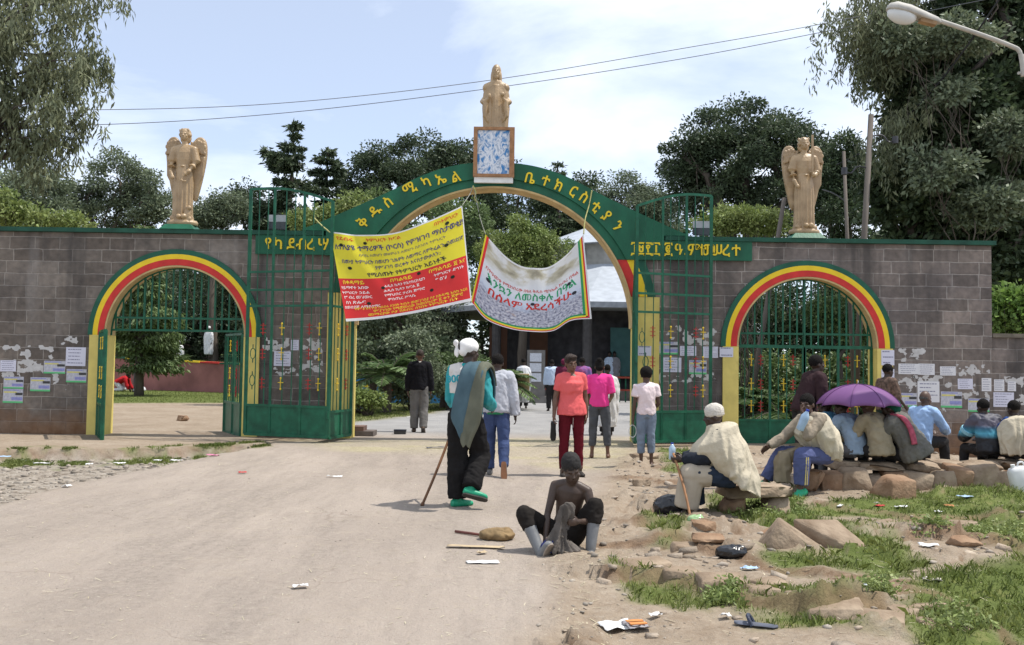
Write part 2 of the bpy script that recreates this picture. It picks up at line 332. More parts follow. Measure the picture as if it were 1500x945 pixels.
# ---------------------------------------------------------------- wall materials
def brick_mat(name, c1, c2, mo, rowh=.238, bw=.56, seed=0.):
    m = bpy.data.materials.new(name); m.use_nodes = True; N = m.node_tree.nodes; K = m.node_tree.links.new; P = N['Principled BSDF']
    P.inputs['Roughness'].default_value = .9; P.inputs['Specular IOR Level'].default_value = .2
    t = N.new('ShaderNodeTexCoord'); s = N.new('ShaderNodeSeparateXYZ'); K(t.outputs['Object'], s.inputs[0]); c = N.new('ShaderNodeCombineXYZ')
    def noi(sc, st=(1, 1, 1), det=6):
        mm = N.new('ShaderNodeMapping'); mm.inputs['Scale'].default_value = st; mm.inputs['Location'].default_value = (seed, seed, seed); K(t.outputs['Object'], mm.inputs[0])
        o = N.new('ShaderNodeTexNoise'); o.inputs['Scale'].default_value = sc; o.inputs['Detail'].default_value = det; K(mm.outputs[0], o.inputs[0]); return o.outputs[0]
    def mth(op, a, b):
        q = N.new('ShaderNodeMath'); q.operation = op
        for i, v in enumerate((a, b)):
            if isinstance(v, (int, float)): q.inputs[i].default_value = v
            else: K(v, q.inputs[i])
        return q.outputs[0]
    def rmp(f, *st):
        r = N.new('ShaderNodeValToRGB'); e = r.color_ramp.elements
        while len(e) < len(st): e.new(.5)
        for k, (q, cc) in enumerate(st): e[k].position = q; e[k].color = (*cc, 1)
        K(f, r.inputs[0]); return r.outputs[0]
    def mxc(f, a, b, bl='MIX'):
        q = N.new('ShaderNodeMix'); q.data_type = 'RGBA'; q.blend_type = bl
        K(f, q.inputs[0]) if not isinstance(f, float) else setattr(q.inputs[0], 'default_value', f)
        K(a, q.inputs[6]); K(b, q.inputs[7]); return q.outputs[2]
    wob = mth('MULTIPLY', mth('SUBTRACT', noi(2.5), .5), .05)
    row = mth('FLOOR', mth('DIVIDE', s.outputs[2], rowh), 0)
    wn = N.new('ShaderNodeTexWhiteNoise'); wn.noise_dimensions = '1D'; K(row, wn.inputs['W'])
    K(mth('ADD', mth('ADD', mth('MULTIPLY', s.outputs[0], mth('ADD', mth('MULTIPLY', wn.outputs[0], .35), .82)), mth('MULTIPLY', wn.outputs[0], 3.)), wob), c.inputs[0]); K(mth('ADD', s.outputs[2], wob), c.inputs[1])
    b = N.new('ShaderNodeTexBrick'); K(c.outputs[0], b.inputs[0]); b.inputs['Scale'].default_value = 1; b.inputs['Brick Width'].default_value = bw; b.inputs['Row Height'].default_value = rowh
    b.inputs['Mortar Size'].default_value = .013; b.inputs['Mortar Smooth'].default_value = .4; b.inputs['Bias'].default_value = 0
    b.inputs['Color1'].default_value = (*c1, 1); b.inputs['Color2'].default_value = (*c2, 1); b.inputs['Mortar'].default_value = (*mo, 1)
    col = mxc(1., b.outputs[0], rmp(noi(9), (.25, (.72, .72, .72)), (.75, (1.25, 1.22, 1.2))), 'MULTIPLY')
    col = mxc(1., col, rmp(noi(1.1), (.3, (.8, .8, .82)), (.7, (1.2, 1.17, 1.12))), 'MULTIPLY')
    stain = rmp(noi(1.5, (1, 1, .10)), (.50, (0, 0, 0)), (.62, (.75, .75, .75)))
    col = mxc(stain, col, rmp(noi(5), (.3, (.045, .042, .042)), (.7, (.075, .07, .066))))
    lime = rmp(noi(2.2, (1, 1, .2), 8), (.58, (0, 0, 0)), (.72, (.35, .35, .35))); col = mxc(lime, col, rmp(noi(6), (.3, (.28, .26, .25)), (.7, (.35, .33, .31))))
    mud = rmp(mth('ADD', s.outputs[2], mth('MULTIPLY', mth('SUBTRACT', noi(2.), .5), .9)), (-.0, (1, 1, 1)), (.55, (0, 0, 0)))
    col = mxc(mud, col, rmp(noi(7), (.3, (.16, .085, .045)), (.7, (.23, .14, .085))))
    K(col, P.inputs['Base Color'])
    bp = N.new('ShaderNodeBump'); bp.inputs['Distance'].default_value = .02; bp.inputs['Strength'].default_value = .9
    K(mth('SUBTRACT', mth('MULTIPLY', noi(22), .5), mth('MULTIPLY', b.outputs['Fac'], .6)), bp.inputs['Height']); K(bp.outputs[0], P.inputs['Normal']); return m
M_BLOCK = brick_mat('stone blocks', (.118, .101, .088), (.205, .182, .160), (.275, .252, .228))
M_BLOCK2 = brick_mat('stone blocks right', (.138, .120, .110), (.24, .208, .19), (.33, .305, .285), seed=5.3)
GREEN = (.012, .105, .055)
M_GREEN = mat('green paint', GREEN, .5, .34, 2.2, .2, 20, stretch=(1, 1, .5)); M_GREENB = mat('green gate paint', (.010, .095, .050), .4, .3, 7, .1, 30)
M_PALE = mat('pale yellow paint', (.66, .54, .16), .7, .12, 4, .15, 25); M_YEL = mat('yellow paint', (.78, .55, .025), .6, .08, 5)
M_RED = mat('red paint', (.55, .035, .03), .6, .15, 5); M_TAN = mat('tan plaster', (.50, .36, .17), .8, .2, 4, .2)
M_DGREEN = mat('dark green paint', (.012, .095, .055), .5, .2, 5); M_LETT = mat('yellow letters', (.80, .58, .03), .55, .1, 8)
YW = 17.8; GX = -.36; TH = .42
BRASS = mat('gold paint', (.275, .182, .092), .42, .3, 5, .3, 30, metal=.0, col2=(.43, .30, .165), spec=.6)
# ---------------------------------------------------------------- gateway: two wings, the arch between
def wing(side):
    cx = GX-6.14 if side < 0 else GX+6.07; cz = 1.92 if side < 0 else 1.875; RI = 1.37
    hole = [(cx-RI, -.45)]+arc(cx, cz, RI, 180, 0, 40)+[(cx+RI, -.45)]
    xi = GX+side*3.21; ri = 2.74; a = [(GX+side*math.sqrt(ri*ri-(z-2.2)**2), z) for z in (2.8, 3.0, 3.2, 3.4, 3.55, 3.7, 3.9)]
    xo = -17.5 if side < 0 else 9.28
    out = [(xo, -.6), (xi, -.6), (xi, 2.8)]+a+[(xo, 3.9)]
    o = empty('stone_wall', (xo if side > 0 else -9.9, YW, 0), 'grey stone block wall wing with rainbow striped arch over ' + ('open green gates' if side < 0 else 'closed green gates beneath right angel'), 'wall', 'gateway wall wings')
    off = Vector(o.location)
    parts = []
    hb = [(cx-RI, -.6)]+arc(cx, cz, RI, 180, 0, 40)+[(cx+RI, -.6)]
    # outline walks round the doorway so the opening reaches the ground
    lo = sorted([xo, xi])
    body = [(lo[0], -.6)]+hb+[(lo[1], -.6)]
    if side < 0: body += [(xi, 2.8)]+a+[(xo, 3.9)]
    else: body += [(xo, 3.9)]+a[::-1]+[(xi, 2.8)]
    parts.append(slab('wall_body', body, YW, YW+TH, M_BLOCK if side < 0 else M_BLOCK2))
    cxl = (xo, xi+side*(-.42)) if side < 0 else (xi-.42, xo)
    x0, x1 = (xo, GX-3.3) if side < 0 else (GX+3.3, xo+.05)
    c = MB(); c.box((x0, YW-.10, 3.903), (x1, YW+TH+.06, 3.985)); parts.append(c.build('coping', mat('dull green coping', (.012, .068, .042), .6, .35, 3, .2, 20)))
    for r0, r1, m in ((1.37, 1.49, M_RED), (1.49, 1.585, M_YEL), (1.585, 1.68, M_DGREEN)):
        parts.append(slab('arch_stripe', arc(cx, cz, r1-.001, 180, 0, 44)+arc(cx, cz, r0, 0, 180, 44), YW-.035, YW-.003, m))
    parts.append(slab('arch_soffit', arc(cx, cz, 1.367, 180, 0, 40)+arc(cx, cz, 1.335, 0, 180, 40), YW-.03, YW+TH-.01, M_TAN))
    for s in (-1, 1):
        xa, xb = sorted([cx+s*1.335, cx+s*1.64]); c = MB(); c.box((xa, YW-.04, -.3), (xb, YW-.003, cz-.002))
        xa, xb = sorted([cx+s*1.335, cx+s*1.367]); c.box((xa, YW-.002, -.3), (xb, YW+TH+.01, cz-.002)); parts.append(c.build('arch_pillar', M_PALE))
    xs = cx+side*.06 if side < 0 else cx
    c = MB(); v = []
    for z, h in ((3.987, .34), (4.09, .24)): v += [(cx-h, YW-.12 if z < 4 else YW-.04, z), (cx+h, YW-.12 if z < 4 else YW-.04, z), (cx+h, YW+TH+.05 if z < 4 else YW+TH-.06, z), (cx-h, YW+TH+.05 if z < 4 else YW+TH-.06, z)]
    c.add(v, [(0,3,2,1),(4,5,6,7),(0,1,5,4),(1,2,6,5),(2,3,7,6),(3,0,4,7)]); parts.append(c.build('statue_plinth', M_GREEN))
    for q in parts: q.parent = o; q.matrix_parent_inverse = Matrix.Translation(-off)
    return o, cx, cz
wingL, LX, LZ = wing(-1); wingR, RX, RZ = wing(1)
# central arch
ga = empty('gateway_arch', (GX, YW, 0), 'tall green church gateway arch with raised yellow lettering and striped flanks', 'gateway'); GI = Matrix.Translation(-Vector((GX, YW, 0)))
def ch(o, par, inv): o.parent = par; o.matrix_parent_inverse = inv; return o
prof = [(0, 5.37), (.5, 5.35), (1.0, 5.25), (1.5, 5.06), (2.0, 4.80), (2.5, 4.56), (3.0, 4.33), (3.4, 4.15), (3.72, 4.02)]
pr = [(v.x, v.y) for v in bez([(a, b, 0) for a, b in prof], 4)]
top = [(GX-a, b) for a, b in pr[::-1]]+[(GX+a, b) for a, b in pr[1:]]
def arcz(r, z0, n=60):   # arc of radius r between heights z0, right to left
    a0 = math.degrees(math.asin((z0-2.2)/r)); return arc(GX, 2.2, r, a0, 180-a0, n)
zb = 3.52
body = top+[(GX+3.72, 3.995), (GX+3.26, 3.992), (GX+3.26, zb)]+arcz(2.87, zb)+[(GX-3.26, zb), (GX-3.26, 3.992), (GX-3.72, 3.995)]
ch(slab('arch_band', body, YW-.09, YW+TH+.04, M_GREEN), ga, GI)
ch(slab('inner_band', arc(GX, 2.2, 2.868, 180-27.4, 27.4, 60)+arc(GX, 2.2, 2.712, 29.2, 180-29.2, 60), YW-.045, YW+TH+.02, M_GREEN), ga, GI)
ch(slab('arch_soffit', arc(GX, 2.2, 2.71, 180, 0, 70)+arc(GX, 2.2, 2.675, 0, 180, 70), YW-.075, YW+TH+.03, M_TAN), ga, GI)
for s in (-1, 1):
    def st(r0, r1, m, nm):
        pts = []
        for k in range(9):
            z = 2.81+(zb-.004-2.81)*k/8; pts.append((GX+s*math.sqrt(r1*r1-(z-2.2)**2), z))
        for k in range(8, -1, -1):
            z = 2.81+(zb-.004-2.81)*k/8; pts.append((GX+s*math.sqrt(r0*r0-(z-2.2)**2), z))
        ch(slab(nm, pts, YW-.04, YW-.003, m), ga, GI)
    st(2.712, 2.88, M_RED, 'arch_stripe'); st(2.88, 3.03, M_YEL, 'arch_stripe'); st(3.03, 3.19, M_DGREEN, 'arch_stripe')
    pil = [(GX+s*2.712, -.3), (GX+s*2.712, 2.2)]+[(GX+s*math.sqrt(2.712**2-(z-2.2)**2), z) for z in (2.35, 2.5, 2.65, 2.8)]+[(GX+s*3.20, 2.8), (GX+s*3.20, -.3)]
    ch(slab('arch_pillar', pil, YW-.06, YW+TH+.03, M_PALE), ga, GI)
    x0, x1 = (GX-4.62, GX-3.262) if s < 0 else (GX+3.262, GX+4.98)
    c = MB(); c.box((x0, YW-.07, 3.53), (x1, YW-.003, 3.90)); ch(c.build('name_board', M_GREEN), ga, GI)
def letter(ch_, x, z, rot, size, y=YW-.09):
    me = text_mesh(ch_, size, .012, .004); o = link('letter', me, M_LETT)
    M = Matrix.Translation((x, y-.012, z)) @ Matrix.Rotation(-rot, 4, 'Y') @ Matrix.Rotation(math.pi/2, 4, 'X'); me.transform(M); ch(o, ga, GI)
def on_arch(px, py, c, rot=None, s=.275):
    P = at(px, py, YW-.09); a = math.atan2(P.x-GX, P.z-2.2); letter(c, P.x, P.z, -a*.95, s)
for c, px, py in zip('ቅዱስሚካኤል', (533, 550, 569, 600, 625, 646, 668), (327, 310, 297, 277, 268, 263, 260)): on_arch(px, py, c)
for c, px, py in zip('ቤተክርስቲያን', (776, 799, 818, 839, 855, 872, 888, 904), (262, 266, 273, 281, 290, 304, 317, 332)): on_arch(px, py, c)
for c, px in zip('የካደብረሣ', (393, 408, 427, 442, 455, 474)):
    P = at(px, 357.5, YW-.07); letter(c, P.x, 3.715, 0, .29, YW-.07)
for c, px in zip('፲፱፻፲፪ዓ.ምተመሠረተ', (930, 939, 949, 961, 979, 994, 1004, 1016, 1028, 1038, 1050, 1063, 1078, 1093)):
    P = at(px, 360, YW-.07); letter(c, P.x, 3.715, 0, .29 if c != '.' else .28, YW-.07)
# picture box and its painting (a plain stand-in: pale cloud forms on blue)
pb = empty('framed_picture', (GX-.03, YW-.1, 4.95), 'framed blue and white painting standing at the crown of the arch', 'picture'); PI_ = Matrix.Translation(-Vector(pb.location))
xa, xb = -.79, -.0
mp_ = mat('painted clouds', (.045, .20, .46), .55, .2, 7.5, col2=(.74, .76, .80), stretch=(1.3, 1, .8))
for n_ in mp_.node_tree.nodes:
    if n_.type == 'VALTORGB': e_ = n_.color_ramp.elements; e_[0].position = .36; e_[1].position = .56; x_ = e_.new(.46); x_.color = (.30, .40, .55, 1); x_ = e_.new(.70); x_.color = (.22, .30, .42, 1)
    if n_.type == 'TEX_NOISE': n_.inputs['Distortion'].default_value = 1.6

mfr = mat('brown frame', (.33, .17, .08), .6, .3, 9); mwh = mat('white plinth paint', (.72, .72, .70), .8, .12, 6)
c = MB(); c.box((xa+.02, YW-.20, 4.955), (xb-.02, YW-.12, 5.06)); ch(c.build('base', mwh), pb, PI_)
c = MB()
for A, B in (((xa, YW-.24, 5.062), (xb, YW-.13, 5.12)), ((xa, YW-.24, 5.975), (xb, YW-.13, 6.03)), ((xa, YW-.24, 5.122), (xa+.075, YW-.13, 5.973)), ((xb-.095, YW-.24, 5.122), (xb, YW-.13, 5.973))): c.box(A, B)
ch(c.build('frame', mfr), pb, PI_)
c = MB(); c.box((xa+.076, YW-.20, 5.123), (xb-.096, YW-.14, 5.972)); ch(c.build('canvas', mp_), pb, PI_)
# low wall beyond the right wing
c = MB(); c.box((9.285, YW+.05, -.6), (16, YW+.42, 2.12)); o = c.build('low_stone_wall', M_BLOCK2); tag(o, 'lower stone block wall running on from the right end of the gateway', 'wall')
c = MB(); c.box((9.30, YW, 2.122), (16, YW+.47, 2.2)); c.build('coping', mat('mossy coping', (.16, .14, .11), .9, .3, 6, .4), o)
# ---------------------------------------------------------------- statues on the wall
def remesh(m, name, voxel, sm_it=4, parent=None, material=None, fac=.5):
    me = bpy.data.meshes.new(name); me.from_pydata(m.v, [], m.f); me.update()
    o = bpy.data.objects.new(name, me); COL.objects.link(o)
    md = o.modifiers.new('r', 'REMESH'); md.mode = 'VOXEL'; md.voxel_size = voxel; md.adaptivity = 0
    if sm_it: s = o.modifiers.new('s', 'SMOOTH'); s.iterations = sm_it; s.factor = fac
    dg = bpy.context.evaluated_depsgraph_get(); me2 = bpy.data.meshes.new_from_object(o.evaluated_get(dg)); o.modifiers.clear(); o.data = me2; bpy.data.meshes.remove(me)
    me2.name = name; me2.materials.clear()
    if material: me2.materials.append(material)
    me2.polygons.foreach_set('use_smooth', [True]*len(me2.polygons))
    if parent: o.parent = parent
    return o
def ell_rings(spec, n=40, fold=0., nf=13, seed=0):
    """stack of ellipses (z, cx, cy, rx, ry[, fold amount])"""
    R = []
    for s in spec:
        z, cx, cy, rx, ry = s[:5]; fa = s[5] if len(s) > 5 else fold
        R.append([(cx+rx*(1+fa*math.sin(nf*t+1.3*math.sin(3*t+seed)+z*.8))*math.cos(t), cy+ry*(1+fa*math.sin(nf*t+1.3*math.sin(3*t+seed)+z*.8))*math.sin(t), z) for t in [2*math.pi*k/n for k in range(n)]])
    return R
def head_shape(m, c, k, M=None, beard=False):
    """cranium, jaw, nose, brow, ears: front is -y of the matrix frame"""
    M = M or Matrix.Identity(3); C = Vector(c)
    def b(p, r): m.ball(C+M @ (Vector(p)*k), tuple(q*k for q in r), 14, 10, M)
    b((0, .008, .135), (.074, .094, .098)); b((0, -.030, .062), (.056, .064, .066)); b((0, -.062, .028), (.030, .028, .026))
    b((0, -.098, .083), (.0125, .020, .016)); b((0, -.090, .100), (.0085, .016, .026)); b((0, -.076, .122), (.046, .016, .010)); b((0, -.086, .052), (.026, .012, .0085)); b((0, -.083, .044), (.022, .012, .007))
    b((-.040, -.066, .082), (.020, .016, .018)); b((.040, -.066, .082), (.020, .016, .018))
    for s in (-1, 1): b((s*.076, .006, .095), (.009, .020, .030))
    return b
STAT = []
def angel(px, flip, name_l, hand_up):
    x0 = LX if flip < 0 else RX; o = empty('angel_statue', (x0, YW+.2, 4.092), name_l, 'statue', 'gilded statues above the gateway')
    m = MB(); S = -1   # front is -y
    m.rings(ell_rings([(0, 0, 0, .26, .2), (.05, 0, 0, .27, .21), (.09, 0, 0, .25, .19), (.11, 0, 0, .12, .1)], 24))
    m.rings(ell_rings([(.08, 0, 0, .19, .15, .14), (.2, 0, 0, .165, .13, .15), (.5, 0, 0, .165, .125, .13), (.8, 0, 0, .165, .12, .09), (1.0, 0, 0, .155, .115, .05), (1.13, 0, 0, .135, .10, .0), (1.19, 0, 0, .128, .095, 0), (1.3, 0, 0, .15, .11, 0), (1.44, 0, 0, .165, .11, 0), (1.54, 0, .01, .16, .085, 0), (1.6, 0, .015, .075, .06, 0), (1.63, 0, .015, .05, .05, 0)], 56, nf=17))
    m.tube([(0, .01, 1.56), (0, 0, 1.70)], .052, 12)
    head_shape(m, (0, 0, 1.675), 1.12); m.ball((0, .03, 1.84), (.098, .112, .10)); m.ball((0, .06, 1.74), (.10, .075, .12))
    m.tube([(0, -.112, 1.16), (.13, 0, 1.17), (0, .112, 1.16), (-.13, 0, 1.17), (0, -.112, 1.16)], .016, 8)
    aL = [(-.165, 0, 1.50), (-.215, .0, 1.28), (-.20, -.09, 1.05), (-.155, -.13, .93)]
    aR = [(.165, 0, 1.50), (.22, -.02, 1.26), (.13, -.16, 1.14), (.10, -.20, 1.15)] if hand_up else [(.165, 0, 1.50), (.215, -.02, 1.27), (.13, -.14, 1.05), (.08, -.16, 1.0)]
    for A in (aL, aR):
        m.tube([Vector(v) for v in A], [.062, .055, .042, .03], 12); m.ball(A[-1], (.035, .035, .045)); m.ball(A[0], .076); m.ball(A[1], .06); m.tube([(A[0][0]*.3, .01, 1.57), A[0]], [.05, .07], 12)
        m.tube([Vector(A[0]), Vector(A[1]), Vector(A[1])*.45+Vector(A[2])*.55], [.075, .078, .075], 12)
    for k in range(7):
        a = 2.3*k; m.ball((.15*math.cos(a), -.12+.06*math.sin(a), .12+.02*(k % 3)), (.045, .04, .05))
    if not hand_up: m.ball((.12, -.12, .2), (.06, .05, .13)); m.ball((.15, -.13, .33), (.045, .045, .05)); m.tube([(.08, -.18, 1.0), (.02, -.2, .86), (.10, -.19, .84)], .022, 8)
    for k in range(16): a = 2*math.pi*k/16; m.ball((.092*math.cos(a), .015+.10*math.sin(a)*(1 if math.sin(a) > -.3 else .75), 1.80+.045*(k % 3)-.10*max(0, math.sin(a))), (.020, .020, .034), 8, 6)
    b = remesh(m, 'figure', .010, 1, o, BRASS); STAT.append(b); b.scale = (1.12, 1.05, 1)
    for s in (-1, 1):
        w = MB(); out = [(.05, 1.45), (.10, 1.66), (.18, 1.78), (.27, 1.77), (.325, 1.66), (.335, 1.42), (.30, 1.1), (.25, .8), (.20, .56), (.155, .50), (.10, .62), (.06, 1.0)]
        pts = [(s*q.x, q.y) for q in bez([(a_, b_, 0) for a_, b_ in out], 4)]
        cx_, cz_ = s*.18, 1.25
        fr = [(x, .10+.06*abs(x), z) for x, z in pts]; n_ = len(pts)
        w.rings([[(cx_+(x-cx_)*f, .11+d+.05*abs(x), cz_+(z-cz_)*f) for x, z in pts] for f, d in ((.86, -.045), (.96, -.035), (1., -.005), (1., .035), (.9, .05))])
        for k in range(9):     # long flight feathers
            t = k/8; xx = s*(.08+.22*t); w.tube([(xx, .055+.05*abs(xx), 1.42-.04*t), (xx-s*.015, .055+.05*abs(xx), 1.0), (s*(.12+.09*t), .07, .60+.30*abs(t-.35))], [.014, .016, .008], 6)
        for r in range(4):     # short covert feathers
            for k in range(5):
                w.ball((s*(.10+.048*k+(.02 if r % 2 else 0)), .052, 1.68-.065*r-.02*abs(k-2)), (.026, .016, .045), 8, 6)
        wq = remesh(w, 'wing', .010, 1, o, BRASS); wq.scale = (1.2, 1, 1)
    if hand_up:
        c = MB(); c.tube([(.10, -.20, 1.10), (.10, -.20, 1.2)], .02, 8); c.box((.08, -.212, 1.2), (.12, -.188, 1.93)); c.box((.04, -.22, 1.19), (.16, -.18, 1.215)); c.build('sword', BRASS, o)
    return o
angel(268, -1, 'gilded winged angel statue with lowered hands on left wall wing', False)
angel(1178, 1, 'gilded winged angel statue holding an upright sword on right wall wing', True)
jo = empty('robed_statue', (GX-.02, YW+.2, 5.36), 'gilded robed statue with long hair standing above the framed picture', 'statue', 'gilded statues above the gateway')
m = MB()
m.rings(ell_rings([(0, 0, 0, .23, .17), (.06, 0, 0, .23, .17), (.1, 0, 0, .2, .15)], 24))
m.rings(ell_rings([(.08, 0, 0, .22, .16, .05), (.4, 0, 0, .235, .165, .05), (.8, 0, 0, .255, .17, .045), (1.1, 0, .01, .275, .165, .04), (1.35, 0, .01, .265, .15, .03), (1.5, 0, .01, .225, .12, .02), (1.58, 0, .01, .15, .10, 0), (1.62, 0, .01, .06, .06, 0)], 60, nf=15))
m.rings(ell_rings([(.1, 0, -.07, .11, .12, .07), (.7, 0, -.08, .115, .12, .06), (1.2, 0, -.06, .12, .12, .03), (1.5, 0, -.03, .1, .1, 0)], 40, nf=11))
m.tube([(0, 0, 1.55), (0, 0, 1.7)], .05, 12); head_shape(m, (0, -.01, 1.655), 1.12); m.ball((0, .03, 1.80), (.098, .115, .115)); m.ball((-.075, .0, 1.66), (.04, .06, .14)); m.ball((.075, 0, 1.66), (.04, .06, .14)); m.ball((0, -.075, 1.665), (.045, .04, .055))
for s in (-1, 1):
    m.tube([(s*.21, 0, 1.45), (s*.26, -.02, 1.2), (s*.2, -.15, 1.16), (s*.14, -.2, 1.22)], [.07, .07, .055, .03], 12); m.ball((s*.13, -.21, 1.26), (.035, .03, .05)); m.ball((s*.19, 0, 1.47), .085); m.tube([(s*.05, 0, 1.56), (s*.2, 0, 1.47)], [.06, .08], 12)
    m.tube([(s*.2, -.15, 1.16), (s*.215, -.14, .9), (s*.16, -.14, .80), (s*.13, -.13, .95)], [.05, .045, .035, .03], 10)
m.ball((.13, -.235, 1.29), .045)
STAT.append(remesh(m, 'figure', .010, 1, jo, BRASS)); jo.scale = (.97, 1, 1.06)
# ---------------------------------------------------------------- gates
M_ORE = mat('red cross paint', (.36, .03, .025), .6, .15, 9); M_OYE = mat('yellow cross paint', (.60, .42, .03), .6, .15, 9)
M_GREY = mat('galvanised grey', (.35, .36, .37), .45, .15, 9)
def panel(o, A, B, z0, topf, rails, posts, bars, sheet, crosses, loops=(), inv=None):
    """gate panel from A to B (x,y); u runs 0..1 along it; topf(u) gives the top height"""
    A = Vector((A[0], A[1], 0)); B = Vector((B[0], B[1], 0))
    def P(u, z): q = A.lerp(B, u); return Vector((q.x, q.y, z))
    nrm = (B-A).cross(Vector((0, 0, 1))).normalized()
    if nrm.y > 0: nrm = -nrm
    def done(c, nm, mm): return ch(c.build(nm, mm), o, inv)
    c = MB(); us = [k/12 for k in range(13)]
    for a_, b_ in zip(us[:-1], us[1:]): c.bar(P(a_, topf(a_)), P(b_, topf(b_)), .045)
    for u in (0, 1): c.bar(P(u, z0), P(u, topf(u)), .055)
    c.bar(P(0, z0), P(1, z0), .05); done(c, 'frame', M_GREENB)
    for z in rails: c = MB(); c.bar(P(0, z), P(1, z), .04); done(c, 'rail', M_GREENB)
    for u in posts: c = MB(); c.bar(P(u, z0), P(u, topf(u)), .042); done(c, 'post', M_GREENB)
    for u in bars: c = MB(); c.bar(P(u, sheet), P(u, topf(u)), .016); done(c, 'bar', M_GREENB)
    if sheet > z0:
        c = MB(); a_ = P(.0, z0)+nrm*.004; b_ = P(1, z0)+nrm*.004; d = nrm*-.008
        c.add([a_, b_, b_+Vector((0, 0, sheet-z0)), a_+Vector((0, 0, sheet-z0)), a_+d, b_+d, b_+d+Vector((0, 0, sheet-z0)), a_+d+Vector((0, 0, sheet-z0))], [(0,1,2,3),(7,6,5,4),(0,4,5,1),(1,5,6,2),(2,6,7,3),(3,7,4,0)]); done(c, 'sheet', M_GREENB)
        c = MB(); c.bar(P(0, sheet)+nrm*.002, P(1, sheet)+nrm*.002, .045); done(c, 'rail', M_GREENB)
    dr = (B-A).normalized()
    for u, z, col in crosses:
        q = P(u, z)+nrm*.014; c = MB(); Hh = .10
        if col == 'y': c.bar(q-Vector((0, 0, Hh)), q+Vector((0, 0, Hh)), .030, .012); c.bar(q-dr*.052+Vector((0, 0, .02)), q+dr*.052+Vector((0, 0, .02)), .026, .014); c.ball(q+Vector((0, 0, Hh)), .02, 8, 6); c.ball(q-Vector((0, 0, Hh)), .02, 8, 6)
        else:
            for k in (-1, 0, 1): c.bar(q-dr*.05+Vector((0, 0, k*.07)), q+dr*.05+Vector((0, 0, k*.07)), .028, .012)
            c.bar(q-Vector((0, 0, .11)), q+Vector((0, 0, .11)), .028, .014)
        done(c, 'cross', M_OYE if col == 'y' else M_ORE)
    for u, z in loops:
        c = MB(); q = P(u, z)+nrm*.012; ring = [q+dr*(.055*math.cos(t))+Vector((0, 0, .10*math.sin(t))) for t in [2*math.pi*k/14 for k in range(15)]]; c.tube(ring, .008, 6, False); c.bar(q+Vector((0, 0, .10)), q+Vector((0, 0, .17)), .03, .01); c.bar(q-Vector((0, 0, .10)), q-Vector((0, 0, .17)), .03, .01); done(c, 'scroll', M_GREENB)
def big_gate(s):
    fold = at(483, 500, 16.75) if s < 0 else at(932, 500, 16.75); free = at(362, 500, 17.3) if s < 0 else at(1041, 500, 17.3)
    hinge = (GX+s*2.70, YW-.10)
    o = empty('gate_leaf', (hinge[0], hinge[1], 0), ('tall green barred gate leaf folded back against left wing' if s < 0 else 'tall green barred gate leaf folded back beside the white-topped girl'), 'gate', 'tall folding gate leaves'); inv = Matrix.Translation(-Vector(o.location))
    tf = lambda u: 4.40+.30*math.sin(min(1, u*1.25)*math.pi/2)   # u from the fold to the free edge
    rows = (2.06, 1.60, 1.05) if s < 0 else (2.1, 1.55, 1.02)
    cr = [(u, z, k) for z in rows for u, k in (((.12, 'y'), (.24, 'r'), (.57, 'y'), (.80, 'r')) if s < 0 else ((.21, 'r'), (.45, 'y'), (.79, 'r'), (.89, 'y')))]
    posts = (.335, .70) if s < 0 else (.34, .66)
    bars = [k/9 for k in range(1, 9) if min(abs(k/9-q) for q in posts) > .04]
    panel(o, (fold.x, fold.y), (free.x, free.y), .10, tf, (3.13, 2.79, 2.49) if s < 0 else (3.17, 2.80, 2.46), posts, bars, .64, cr, [(.92, 1.6), (.92, 1.1)] if s < 0 else [(.07, 2.0), (.12, 1.55)], inv)
    panel(o, hinge, (fold.x-.0*s, fold.y+.075), .08, lambda u: 2.9+.9*math.sin(u*1.2), (2.49,), (.5,), [.17, .33, .67, .83], .55, [(.3, z, 'r') for z in rows]+[(.7, z, 'y') for z in rows], (), inv)
    for z in (.5, 1.6, 2.3): c = MB(); c.tube([(fold.x, fold.y-.03, z-.07), (fold.x, fold.y-.03, z+.07)], .022, 8); ch(c.build('hinge', M_GREENB), o, inv)
big_gate(-1); big_gate(1)
def small_leaf(A, B, z0, h, lab, crosses, sheet=.62):
    o = empty('side_gate', (A[0], A[1], 0), lab, 'gate', 'small gate leaves of the side arches'); inv = Matrix.Translation(-Vector((A[0], A[1], 0)))
    panel(o, A, B, z0, lambda u: h, (1.85,) if h > 2 else (), (.5,), [k/8 for k in (1, 2, 3, 5, 6, 7)], sheet, crosses, (), inv); return o
M_or = mat('orange cross paint', (.62, .20, .03), .6, .2, 9)
zs = (1.75, 1.2, .85)
small_leaf((LX-1.40, YW-.10), (LX-.84, YW-1.15), .0, 1.98, 'narrow green gate leaf swung outward at the left pillar of the left arch', [(.3, z, 'y') for z in zs]+[(.7, z, 'y') for z in zs])
small_leaf((LX+1.30, YW+.05), (LX+.62, YW+1.2), .0, 1.98, 'narrow green gate leaf swung inward at the right pillar of the left arch', [(.3, z, 'r') for z in zs]+[(.7, z, 'y') for z in zs])
